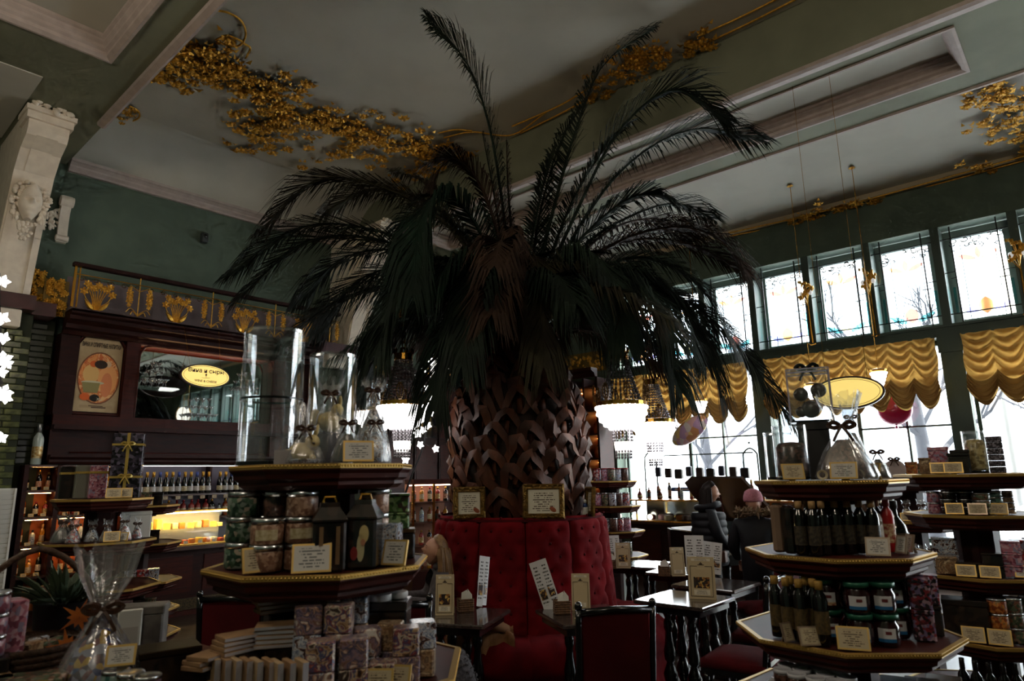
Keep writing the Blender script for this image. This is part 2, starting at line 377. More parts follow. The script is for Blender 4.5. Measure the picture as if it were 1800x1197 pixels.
for k, y0 in enumerate(YMUL[:-1]):
    wi += 1; ya, yb = y0+.06, y0+.94; za, zb = 3.88, 5.44
    struct('window_mullion', MB().box((XW-.02, y0-.06, 3.86), (XW+.45, y0+.06, 5.46)), M_grf)
    w = MB(); fx = XW+.32                        # outer casement, deep in the reveal
    for (a, b, c, d) in ((ya, ya+.1, za, zb), (yb-.1, yb, za, zb), (ya+.1, yb-.1, za, za+.1), (ya+.1, yb-.1, zb-.14, zb)): w.box((fx, a, c), (fx+.06, b, d))
    win = struct('window_%d' % wi, w, mat('pale_green_window_frame', '#8d9d98', .5))
    lead = MB(); lx = XW+.03                     # leaded inner light
    for yy in (ya+.14, yb-.14): lead.box((lx, yy-.009, za), (lx+.018, yy+.009, zb))
    for zz in (za+.16, zb-.2): lead.box((lx, ya, zz-.008), (lx+.018, yb, zz+.008))
    for s in (0, 1):
        for j, zz in enumerate((za+.72+.1*s, za+.62+.1*s)): lead.box((lx, ya+s*(yb-ya-.14) if j == 0 else ya+.07+s*(yb-ya-.21), zz-.006), (lx+.018, (ya+.14 if s == 0 else yb) if j == 0 else (ya+.21 if s == 0 else yb-.07), zz+.006))
        yy = (ya+.22, yb-.22)[s]; lead.box((lx+.29, yy-.005, za+.1), (lx+.3, yy+.005, zb-.25))
    for j in range(16):                          # forged scrolls along the head of the outer light
        cy, cz = random.uniform(ya+.1, yb-.1), zb-.16-random.random()**1.5*.2; r = random.uniform(.02, .06)
        lead.tube([(fx-.02, cy+r*math.cos(t*.8+j), cz+r*.7*math.sin(t*.8+j)) for t in range(6)], .009, 4)
    lead.build('lead_came', M_lead, win)
    MB().box((lx+.005, ya, za), (lx+.011, yb, zb)).build('pane', st_w, win)
    cy = (ya+yb)/2; px = lx+.2
    v = k % 3
    for j, a in enumerate((PI*.12, PI*.88, PI*.5)):
        g = MB(); solid(g, petal(cy+(0, 0, 0)[j]+math.cos(a)*.03, za+1.02, a, (.26, .26, .2)[j], .04, px)); g.build('petal_pane', (st_o, st_r, st_o)[j] if v != 1 else st_r, win)
    g = MB(); solid(g, petal(cy, za+.14, PI*.5, .26, .1, px)); g.build('petal_pane', (st_y, st_o, st_r)[v], win)
    for s in (-1, 1):
        g = MB(); solid(g, petal(cy+s*.06, za+.15, PI*.5-s*1.1, .3, .045, px+.008)); g.build('leaf_pane', (st_t, st_v, st_t)[v], win)
        g = MB(); e = cy+s*.37; g.box((px, e-.02, za+.2), (px+.006, e+.02, za+.62)); g.build('border_pane', st_t, win)
        g = MB(); e = cy+s*.41; g.box((px+.1, e-.055, za+.1), (px+.106, e+.055, zb-.2)); g.build('border_pane', st_g, win)
# big lower lights, one per bay between the posts
for i, (ya, yb) in enumerate(((-1.25, 1.45), (1.75, 4.45), (4.75, 7.7), (-4.25, -1.55), (-7.25, -4.55), (-9.4, -7.55))):
    wi += 1; w = MB(); ym = (ya+yb)/2; fx = XW+.3
    for a, b in ((ya, ya+.05), (yb-.05, yb), (ym-.03, ym+.03), (ym-.72, ym-.69)): w.box((fx, a, .55), (fx+.06, b, 3.7))
    w.box((fx, ya, .55), (fx+.06, yb, .64)); w.box((fx, ya, 3.62), (fx+.06, yb, 3.7)); w.box((fx, ya, 2.35), (fx+.05, ym, 2.38))
    win = struct('window_%d' % wi, w, M_grf)
    MB().box((fx+.025, ya, .6), (fx+.031, yb, 3.66)).build('pane', M_pane, win)
struct('window_sill', MB().box((XW-.12, -9.55, .5), (XW+.32, 7.75, .58)), M_grf)
# ------------------------------------------------------------------ outside: street, bare trees, pale house fronts
struct('ground_outside', MB().box((XW+.45, -40, -.35), (70, 60, -.3)), mat('slushy_pavement', '#d4d4d4', .8, var='#c4c4c6', vs=.6))
M_bark = mat('winter_bark', '#2c2d33', .9)
def bare_tree(loc, h, seed, label):
    rnd = random.Random(seed); t = thing('bare_tree', label, 'tree', loc, 0, 'bare trees outside the windows'); trunk = MB(); br = MB()
    trunk.tube([(0, 0, 0), (.1, .05, h*.3), (.0, .1, h*.5)], [.2, .16, .12], 8)
    def grow(p, d, L, r, n):
        q = p + d*L*.5 + Vector((rnd.uniform(-.1, .1), rnd.uniform(-.1, .1), .05))*L; e = p + d*L
        br.tube([p, q, e], [r, r*.75, r*.45], 4)
        if n == 0: return
        for _ in range(3):
            dd = (d + Vector((rnd.uniform(-.8, .8), rnd.uniform(-.8, .8), rnd.uniform(-.2, .5)))).normalized(); grow(p + d*L*rnd.uniform(.4, 1), dd, L*rnd.uniform(.55, .8), r*.55, n-1)
    for i in range(6):
        a = i*1.05 + rnd.random(); grow(Vector((0, .05, h*rnd.uniform(.22, .5))), Vector((math.cos(a)*.8, math.sin(a)*.8, .7)).normalized(), h*.25, .075, 3)
    trunk.build('trunk', M_bark, t, True); br.build('branches', M_bark, t)
for i, (x, y, h, l) in enumerate(((19, 3.4, 8, 'bare winter tree seen through the middle window bay'), (20, -3.4, 9, 'bare winter tree seen through the window right of the green post'), (24, 11.5, 9, 'bare winter tree seen through the window beside the counter'), (30, .6, 10, 'farther bare winter tree between two window bays'))):
    bare_tree((x, y, -.3), h, i+3, l)
def street_house(name, label, y0, y1, h, colr, x=42):
    t = thing(name, label, 'building', (x, 0, -.3)); MB().box((0, y0, 0), (6, y1, h)).build('facade', mat(colr+'_facade', colr, .9), t)
    MB().box((-.25, y0, h), (6, y1, h+.4)).build('cornice', mat('pale_house_cornice', '#cfcac2', .9), t)
    gm = None; n = int((y1-y0)/3)
    for j in range(n):
        for f in range(int(h/3.6)):
            if gm is None:
                gm = MB().box((-.06, -.6, 0), (0, .6, 1.9)).mesh('house_window'); gm.materials.append(mat('house_window_glass', '#6d7780', .3))
            obj('house_window', gm, None, t, (0, y0+1.5+3*j, 1.2+3.6*f))
street_house('street_house', 'pale cream house front across the street, behind the right bay', -14, 3, 13, '#c9bfae')
street_house('street_house', 'pale grey house front across the street, behind the middle bays', 4, 22, 14, '#b8bcc0')
# ================================================================== pineapple trunk with palm crown
PC = atD(915, 905, 6.4); PC.z = 0                 # axis of the round banquette
def prad(z):
    pts = [(1.0, .56), (1.34, .56), (1.5, .61), (1.75, .635), (2.1, .635), (2.35, .59), (2.6, .5), (2.85, .41), (3.05, .33), (3.3, .22)]
    for (a, ra), (b, rb) in zip(pts, pts[1:]):
        if z <= b: return ra + (rb-ra)*max(0, (z-a)/(b-a))
    return pts[-1][1]
palm = thing('pineapple_palm', 'giant brown pineapple trunk with a crown of dark palm fronds above the round sofa', 'palm', (PC.x, PC.y, 1.0))
M_core = mat('dark_fibre_core', '#1f120c', .9)
M_scale = mat('dried_leaf_scale', '#4c2615', .55, spec=.25, var='#2f170c', vs=7, stretch=(1, 1, .35), bump=.3, bs=40)
M_scale2 = mat('pale_dried_leaf_scale', '#5c321c', .52, spec=.3, var='#371c10', vs=7, stretch=(1, 1, .35), bump=.3, bs=40)
MB().lathe([(prad(1.0+.1*k)-.05, .1*k) for k in range(24)], 32).build('trunk_core', M_core, palm, True)
def scale_mesh(k):
    rnd = random.Random(k); b = MB(); hw, h, wd = .13+rnd.uniform(-.025, .03), .26+rnd.uniform(-.05, .04), .088+rnd.uniform(-.015,.02)
    # folded leaf: one ribbon up to a blunt apex and down again, standing proud of the core
    path = [(-hw*1.1, -h*.62), (-hw*.85, -h*.2), (-hw*.5, h*.16), (-hw*.2, h*.34), (hw*.2, h*.36), (hw*.52, h*.14), (hw*.86, -h*.2), (hw*1.12, -h*.6)]
    path = [(x+rnd.uniform(-.022, .022), z+rnd.uniform(-.022, .022)) for x, z in path]
    n = len(path); out = []; inn = []
    for i, (x, z) in enumerate(path):
        t = Vector((path[min(i+1, n-1)][0]-path[max(i-1, 0)][0], path[min(i+1, n-1)][1]-path[max(i-1, 0)][1])).normalized()
        nn = Vector((-t.y, t.x)); u = i/(n-1); w = wd*(.35+.65*math.sin(PI*u)**.6); lift = .03+.075*math.sin(PI*u)+rnd.uniform(-.01, .01)
        out.append((lift*.75, x+nn.x*w*.5, z+nn.y*w*.5)); inn.append((lift+.012, x-nn.x*w*.5, z-nn.y*w*.5))
    b.strip(out, inn); b.strip([(p[0]-.014, p[1], p[2]) for p in inn], [(p[0]-.02, p[1], p[2]) for p in out])
    b.strip(inn, [(p[0]-.014, p[1], p[2]) for p in inn]); b.strip([(p[0]-.02, p[1], p[2]) for p in out], out)
    tip = [(.02, -.03, -h*.45), (.045, .035, -h*.45), (.05, .02, h*.05), (.03, -.02, h*.05)]     # tongue hanging inside the fold
    b.add(tip + [(p[0]-.01, p[1], p[2]) for p in tip], [(0,1,2,3),(7,6,5,4),(0,4,5,1),(1,5,6,2),(2,6,7,3),(3,7,4,0)])
    me = b.mesh('leaf_scale', True); me.materials.append(M_scale if k % 3 else M_scale2); return me
SCM = [scale_mesh(k) for k in range(9)]
rnd = random.Random(3)
row = 0; z = 1.42
while z < 3.0:
    n = max(9, int(2*PI*prad(z)/.25)); sc = .92 if z < 2.5 else .8
    for i in range(n):
        a = 2*PI*(i+.5*(row % 2))/n + rnd.uniform(-.09, .09); zz = z + rnd.uniform(-.045, .045)
        o = obj('leaf_scale', SCM[rnd.randrange(9)], None, palm, (math.cos(a)*(prad(zz)-.055), math.sin(a)*(prad(zz)-.055), zz-1.0), a)
        o.scale = (sc*1.05, sc*rnd.uniform(.9, 1.1), sc*rnd.uniform(.85, 1.1)); sl = (prad(zz+.05)-prad(zz-.05))/.1; o.rotation_euler = (rnd.uniform(-.25, .25), math.atan(sl)*.6+.06, a)
    row += 1; z += .128
# upper sheath: thin upright fibres between scales and crown
b = MB()
for i in range(90):
    a = rnd.uniform(0, 2*PI); r0 = rnd.uniform(.3, .42); z0 = rnd.uniform(1.75, 2.0); L = rnd.uniform(.2, .5)
    c, s = math.cos(a), math.sin(a); t = .02
    b.add([(c*r0-s*t, s*r0+c*t, z0), (c*r0+s*t, s*r0-c*t, z0), (c*(r0+.06)+s*t*.2, s*(r0+.06)-c*t*.2, z0+L), (c*(r0+.06)-s*t*.2, s*(r0+.06)+c*t*.2, z0+L)], [(0, 1, 2, 3)])
b.build('fibre_sheath', mat('red_brown_fibre', '#3c1a17', .8), palm)
# ---------------------------------------------------------------- fronds
M_fr = mat('dark_green_frond', '#1d2a20', .7, spec=.2, var='#141d18', vs=4); M_fr2 = mat('olive_dry_frond', '#33301f', .7, spec=.2, var='#211c14', vs=4)
M_fr3 = mat('brown_dead_frond', '#3a2a20', .7, spec=.2, var='#251a15', vs=4); M_fr4 = mat('deep_green_frond', '#11261b', .7, spec=.2, var='#0c1a13', vs=4)
def frond(pts, seed, Lm=.42, n=66, droop=.35, m=None, r0=.02):
    rnd = random.Random(seed); N = 60; P = bez(pts, N); b = MB()
    b.tube(P[::4], [max(.0035, r0*(1-k/(N/4))+.003) for k in range(N//4+1)], 5)
    tot = int(n*2.0)
    for k in range(tot):
        u = .1 + .9*k/(tot-1); f = u*N; i = min(int(f), N-1); p = P[i].lerp(P[i+1], f-i); t = (P[min(i+2, N)]-P[max(i-1, 0)]).normalized()
        s = t.cross(UPV); 
        if s.length < .25: s = t.cross(rt0)
        s.normalize(); nb = s.cross(t).normalized()
        if nb.z < 0: nb = -nb
        L = 1.38*Lm*(.5+.5*math.sin(PI*min(1, (u-.1)*1.05))**.7)*(1 if u < .85 else max(.45, (1-u)/.15*.55+.45))*rnd.uniform(.8, 1.12)
        for sd in (-1, 1):
            d = (s*sd*(.78-.3*u) + t*(.62+.55*u) + nb*.22 + Vector((rnd.uniform(-.1, .1), rnd.uniform(-.1, .1), rnd.uniform(-.1, .1)))).normalized()
            q1 = p + d*L*.55 - UPV*(droop*L*.2); q2 = p + d*L*.9 - UPV*(droop*L*rnd.uniform(.7, 1.25))
            w = nb.cross(d).normalized()*.5*rnd.uniform(.013, .02)
            b.add([p-w*.6, p+w*.6, q1-w, q1+w, q2], [(0, 1, 3, 2), (2, 3, 4)])
    return b, m or M_fr
def fr_px(px, dd, Lm=.42, n=66, droop=.35, m=None, D0=6.4, seed=None):
    """frond through picture points: each point gets its own real distance, from the crown's axis out to dd"""
    k = len(px)-1; pts = []
    for i, (x, y) in enumerate(px):
        pts.append(atD(x, y, D0+dd*(i/k))-Vector((PC.x, PC.y, 1.0)))
    b, mm = frond(pts, seed if seed is not None else int(px[-1][0]*7+px[-1][1]), Lm, n, droop, mm_pick(m, px)); b.build('frond', mm, palm)
def mm_pick(m, px): return m
FR = [
 ([(900, 560), (888, 400), (862, 230), (820, 110), (752, 32)], -.2, .5, 90, .4, None),
 ([(925, 560), (975, 360), (1012, 230), (1060, 115), (1150, 48)], .5, .48, 84, .4, None),
 ([(930, 560), (1010, 380), (1085, 235), (1180, 158), (1278, 210)], -.3, .5, 80, .4, None),
 ([(935, 560), (1030, 380), (1120, 275), (1225, 226), (1340, 246)], .3, .52, 80, .4, None),
 ([(935, 560), (1030, 430), (1120, 375), (1190, 358), (1252, 384)], .9, .4, 60, .35, None),
 ([(935, 560), (1060, 440), (1170, 400), (1255, 415), (1312, 478)], -.8, .42, 66, .5, 'M3'),
 ([(935, 570), (1060, 470), (1150, 455), (1235, 510), (1290, 610)], -.5, .42, 66, .6, None),
 ([(935, 575), (1090, 500), (1200, 525), (1300, 610), (1395, 748)], .4, .36, 70, .6, None),
 ([(930, 585), (1020, 535), (1100, 548), (1160, 600), (1198, 688)], -.9, .4, 60, .7, None),
 ([(930, 580), (1070, 500), (1170, 520), (1240, 590), (1268, 700)], -.2, .4, 66, .7, None),
 ([(930, 580), (1050, 510), (1140, 505), (1210, 545), (1240, 640)], .7, .4, 60, .7, None),
 ([(895, 560), (800, 410), (690, 335), (560, 316), (455, 408)], -.3, .44, 76, .55, 'M2'),
 ([(890, 565), (760, 450), (640, 400), (520, 402), (398, 486)], .3, .42, 76, .45, None),
 ([(890, 570), (760, 465), (660, 420), (540, 425), (414, 528)], -.5, .42, 76, .45, None),
 ([(890, 575), (790, 480), (700, 440), (600, 455), (520, 535)], .6, .42, 70, .6, None),
 ([(890, 580), (780, 515), (690, 500), (590, 530), (500, 596)], -.4, .45, 76, .6, None),
 ([(895, 560), (820, 420), (740, 350), (650, 332), (572, 372)], .7, .42, 66, .5, 'M2'),
 ([(900, 555), (872, 400), (835, 310), (790, 278), (757, 330)], -.5, .36, 60, .6, 'M3'),
 ([(890, 585), (800, 545), (730, 555), (670, 610), (628, 700)], .5, .4, 60, .7, None),
 ([(895, 590), (840, 560), (800, 580), (770, 640), (762, 720)], -.8, .36, 56, .8, None),
 ([(908, 560), (900, 420), (893, 330), (890, 246)], .1, .2, 40, .2, 'M3'),
 ([(920, 560), (935, 470), (950, 370), (985, 250), (1030, 175)], .9, .34, 60, .3, None),
 ([(900, 560), (840, 400), (780, 340), (738, 390), (726, 520)], -1.2, .42, 70, .8, 'M4'),
 ([(912, 580), (925, 480), (940, 450), (950, 520), (955, 640)], -1.1, .38, 60, .9, 'M2'),
 ([(905, 580), (870, 500), (850, 470), (830, 520), (812, 640)], -1.2, .4, 60, .9, None),
 ([(925, 580), (985, 470), (1030, 440), (1075, 490), (1100, 600)], -1.2, .4, 64, .9, None),
 ([(915, 570), (908, 450), (900, 400), (905, 430), (915, 510)], -1.0, .17, 40, .9, 'M3'),
 ([(903, 575), (885, 450), (868, 340), (848, 235)], .1, .36, 70, .3, None),
 ([(915, 575), (930, 450), (952, 340), (975, 262)], .2, .34, 66, .3, None),
 ([(922, 575), (968, 450), (1010, 345), (1060, 265), (1098, 225)], .6, .38, 70, .35, None),
 ([(926, 575), (990, 460), (1050, 390), (1115, 345), (1165, 345)], -.5, .38, 66, .45, None),
 ([(900, 575), (855, 465), (805, 400), (748, 372), (700, 400)], .4, .38, 66, .5, None),
 ([(897, 575), (840, 470), (790, 380), (745, 320), (690, 300)], .9, .36, 66, .45, 'M2'),
 ([(925, 578), (1000, 470), (1080, 400), (1160, 385), (1225, 420)], .9, .4, 66, .5, 'M3'),
 ([(935, 570), (1040, 450), (1130, 420), (1215, 430), (1300, 470)], .2, .44, 66, .4, 'M3'),
 ([(930, 575), (1010, 500), (1090, 480), (1150, 520), (1190, 600)], -1.0, .42, 64, .8, None),
 ([(895, 575), (810, 480), (740, 470), (690, 520), (660, 620)], -.9, .42, 64, .8, None),
 ([(890, 575), (790, 490), (700, 470), (620, 500), (560, 580)], .2, .44, 66, .7, None),
]
FMAT = {None: None, 'M2': M_fr2, 'M3': M_fr3, 'M4': M_fr4}
for px, dd, Lm, n, dr, mk in FR: fr_px(px, dd, Lm, n, dr, FMAT[mk])
rnd = random.Random(11)
for k in range(30):                               # fronds all round the crown, also towards the back
    a = 2*PI*k/30*2 + rnd.uniform(-.15, .15); el = rnd.uniform(.15, .95) if k % 2 else rnd.uniform(-.1, .5); R = rnd.uniform(1.0, 1.75)*(1.1-.25*el)
    c, s = math.cos(a), math.sin(a); h = 2.1
    pts = [Vector((0, 0, 1.85)), Vector((c*.3*R, s*.3*R, h+.35*R*el+.1)), Vector((c*.7*R, s*.7*R, h+.62*R*el+.05)), Vector((c*R, s*R, h+.6*R*el-.3))]
    b, mm = frond(pts, 100+k, .4, 56, .6, (M_fr, M_fr2, M_fr, M_fr4, M_fr3)[k % 5]); b.build('frond', mm, palm)
# ================================================================== round tufted banquette
sofa = thing('round_banquette', 'round red velvet sofa with tall buttoned backrest around the pineapple', 'sofa', (PC.x, PC.y, 0))
def tuft(u, v):                                   # u 0..1 across a panel, v metres up
    d = 1e9
    for j in range(9):
        vv = .52 + .105*j
        for uu in ((.3, .7) if j % 2 else (.08, .5, .92)):
            q = ((u-uu)*.4)**2 + (v-vv)**2; d = min(d, q)
    return -.034*math.exp(-d/.0009) + .012*math.sin(PI*u)**.5
def panel_fn(iu, iv):
    u, v = iu/14, iv/34; a = (u-.5)*2*PI/12*.985; zz = .42+.95*v; r = .86-.075*v + (-.05*max(0, v-.93)/.07 if v > .93 else 0) + tuft(u, zz)*(1 if v < .93 else .2)
    e = min(u, 1-u); r -= .03*max(0, 1-e/.06)**2; return (r*math.cos(a), r*math.sin(a), zz - (.0 if v < .97 else .01))
pb = MB().grid(panel_fn, 14, 34); pm = pb.mesh('back_panel', True); pm.materials.append(M_velvet)
bb = MB()
for j in range(9):
    for uu in ((.3, .7) if j % 2 else (.5,)):
        a = (uu-.5)*2*PI/12; zz = .52+.105*j; r = .86-.075*(zz-.42)/.95-.012; bb.ell((r*math.cos(a), r*math.sin(a), zz), (.012, .012, .012), 6, 4)
bmesh_b = bb.mesh('tuft_buttons', True); bmesh_b.materials.append(M_velvetd)
def seat_fn(iu, iv):
    u = iu/12; a = (u-.5)*2*PI/12; prof = [(.84, .47), (.97, .49), (1.1, .495), (1.22, .48), (1.29, .42), (1.32, .34), (1.29, .27), (1.25, .24), (1.26, .12), (1.28, .02)]
    r, zz = prof[iv]; k = .03*abs(math.sin(u*PI*3))*(1 if 1 <= iv <= 6 else .3); zz -= .03*(1-math.sin(PI*u)**.4)*(1 if 1 <= iv <= 5 else 0); return ((r-k*.6)*math.cos(a), (r-k*.6)*math.sin(a), zz-k*.4 if iv < 7 else zz)
sm = MB().grid(seat_fn, 12, 9).mesh('seat_section', True); sm.materials.append(M_velvet)
for k in range(12):
    a = 2*PI*(k+.5)/12 + HEAD + .04
    p = obj('back_panel', pm, None, sofa, (0, 0, 0), a); obj('tuft_buttons', bmesh_b, None, p); obj('seat_section', sm, None, sofa, (0, 0, 0), a)
MB().lathe([(.6, 0), (.6, 1.3), (.77, 1.345), (.77, 1.325)], 36, cap=False).build('top_ledge', M_velvetd, sofa)
# ================================================================== stock prototypes: bottles, glasses, cards
BM = {}
def bottle_proto(kind, glass, lab, cap):
    """returns meshes (glass, label, cap) for a bottle of this kind; kept in BM so that alike bottles share data"""
    key = (kind, glass, lab, cap)
    if key in BM: return BM[key]
    prof = {'wine': [(.033, 0), (.037, .01), (.037, .185), (.033, .215), (.016, .245), (.0145, .3), (.016, .302), (.016, .31)],
            'champ': [(.038, 0), (.043, .012), (.043, .15), (.036, .2), (.019, .25), (.016, .29), (.019, .3), (.018, .315)],
            'oil': [(.03, 0), (.033, .008), (.033, .19), (.028, .215), (.015, .235), (.014, .265), (.0155, .268), (.0155, .275)],
            'square': [(.036, 0), (.038, .01), (.038, .15), (.03, .17), (.013, .185), (.012, .215), (.014, .218), (.014, .225)],
            'round': [(.04, 0), (.052, .02), (.054, .07), (.045, .11), (.018, .15), (.015, .2), (.018, .205), (.018, .215)]}[kind]
    seg = 14; r0, H = prof[2][0], prof[-1][1]
    g = MB().lathe(prof, seg).mesh('glass', True); g.materials.append(glass)
    z0, z1 = {'wine': (.05, .14), 'champ': (.04, .11), 'oil': (.05, .15), 'square': (.04, .12), 'round': (.035, .075)}[kind]
    l = MB().lathe([(r0*1.012 if kind != 'round' else .0555, z0), (r0*1.012 if kind != 'round' else .0545, z1)], seg, cap=False).mesh('label', True); l.materials.append(lab)
    cz = H*{'wine': .8, 'champ': .72, 'oil': .88, 'square': .86, 'round': .86}[kind]; cr = {'wine': .0165, 'champ': .021, 'oil': .0185, 'square': .0155, 'round': .02}[kind]
    c = MB().lathe([(cr, cz), (cr, H*1.01), (cr*.8, H*1.02)], 10).mesh('cap', True); c.materials.append(cap)
    BM[key] = (g, l, c); return BM[key]
def bottle(kind, loc, glass, lab, cap, label, group=None, s=1., name='bottle', rz=0.):
    g, l, c = bottle_proto(kind, glass, lab, cap); t = thing(name, label, 'bottle', (loc[0], loc[1], loc[2]+.0015), rz, group); t.scale = (s, s, s)
    obj('glass', g, None, t); obj('label', l, None, t); obj('cap', c, None, t)
    if 'reg' in globals(): reg(t, loc, {'wine': .038, 'champ': .044, 'oil': .034, 'square': .039, 'round': .056}[kind]*s, .3*s)
    return t
G_dark = mat('dark_green_bottle_glass', '#0c140e', .08, coat=.5); G_blk = mat('near_black_bottle_glass', '#0a0808', .08, coat=.5); G_amb = mat('amber_bottle_glass', '#7a3510', .1, coat=.5)
G_red = mat('rose_bottle_glass', '#8a2f2a', .1, coat=.5); G_clr = mat('pale_bottle_glass', '#a9b3ac', .1, coat=.6); G_yel = mat('golden_bottle_glass', '#a8741e', .1, coat=.5)
L_cr = mat('cream_label_paper', '#cdbf9f', .6, var='#a8946a', vs=60); L_wh = mat('white_label_paper', '#cfcac6', .6, var='#a79f98', vs=70); L_rd = mat('red_label_paper', '#8d2620', .6, var='#c8b08a', vs=60)
L_bl = mat('blue_label_paper', '#31557a', .6, var='#c0c4c4', vs=60); L_gd = mat('gold_label_paper', '#9c7430', .45, .5, var='#d0bf92', vs=70); L_dk = mat('black_label_paper', '#1c1715', .5, var='#4a4030', vs=70)
K_gd = mat('gold_foil_cap', '#b98c3a', .35, .9); K_rd = mat('red_foil_cap', '#7c1a1e', .4, .5); K_bk = mat('black_cap', '#141214', .4); K_pk = mat('pink_foil_cap', '#c98a94', .4, .6); K_wd = mat('pale_cork_cap', '#b08a5c', .7); K_sv = mat('silver_foil_cap', '#b9bcc2', .3, .9)
CM = {}
def card(loc, rz, w=.07, h=.05, label='small framed price card', group=None, frame=None, face=None, tilt=.28, name='price_card'):
    """framed price card leaning back on its support"""
    LP_ = None
    if 'LASTP' in globals() and LASTP[0] is not None:
        S_, l_, p_ = LASTP[0]
        if abs(loc[0]-p_.x)+abs(loc[1]-p_.y) < 1e-4:
            LP_ = tuple(loc); v_ = Vector((p_.x-S_.c.x, p_.y-S_.c.y)); k_ = min(1, (S_.R[l_]-.012)/max(v_.length, 1e-6)); loc = (S_.c.x+v_.x*k_, S_.c.y+v_.y*k_, loc[2])
    key = (round(w, 3), round(h, 3), frame and frame.name, face and face.name)
    if key not in CM:
        R = Matrix.Rotation(-tilt, 3, 'X'); b = MB(); t = .006; d = .008
        def bx(x0, z0, x1, z1):
            b.cbox(R @ Vector(((x0+x1)/2, 0, (z0+z1)/2)), (x1-x0, d, z1-z0), R)
        bx(-w/2, 0, w/2, t); bx(-w/2, h-t, w/2, h); bx(-w/2, t, -w/2+t, h-t); bx(w/2-t, t, w/2, h-t)
        b.cbox(R @ Vector((0, .022, h*.35)), (w*.3, .004, h*.7), R @ Matrix.Rotation(.55, 3, 'X'))
        fm = b.mesh('frame'); fm.materials.append(frame or M_frameg)
        q = quad_uv('sheet', [R @ Vector((x, -.001, z)) for x, z in ((-w/2+t, t), (w/2-t, t), (w/2-t, h-t), (-w/2+t, h-t))], face or M_card, thick=-.003); sh = q.data; bpy.data.objects.remove(q)
        CM[key] = (fm, sh)
    fm, sh = CM[key]; t = thing(name, label, 'price card', (loc[0], loc[1], loc[2]+.003), rz, group); obj('frame', fm, None, t); obj('sheet', sh, None, t); return t
def face_cam(p, off=0.):
    """rotation about Z that turns a thing's front (-Y) towards the aisle where the photographer stands"""
    return math.atan2(p[1], p[0]) - PI/2 + off
_mg = MB().lathe([(.03, 0), (.03, .003), (.004, .006), (.004, .075), (.012, .085), (.05, .125), (.048, .125), (.01, .088)], 12, cap=False).mesh('martini_glass', True); _mg.materials.append(clear_mat('crystal_glass', (.9, .92, .93), .03, .25, .8))
def glass_stack(c, tiers, where, s=1.):
    """pyramid of martini glasses: tiers of nx by ny, every glass its own thing"""
    for ti, (nx, ny) in enumerate(tiers):
        for i in range(nx):
            for j in range(ny):
                o = obj('martini_glass', _mg, None, None, (c[0]+(i-(nx-1)/2)*.1*s, c[1]+(j-(ny-1)/2)*.1*s, c[2]+ti*.1275*s)); o.scale = (s*.97, s*.97, s)
                tag(o, 'martini glass, %s in the %s%s tier of the pyramid %s' % (nth(i), ('front ', 'rear ')[j] if ny > 1 else '', ('bottom', 'middle', 'top')[ti], where), 'glass', 'martini glass pyramid ' + where)
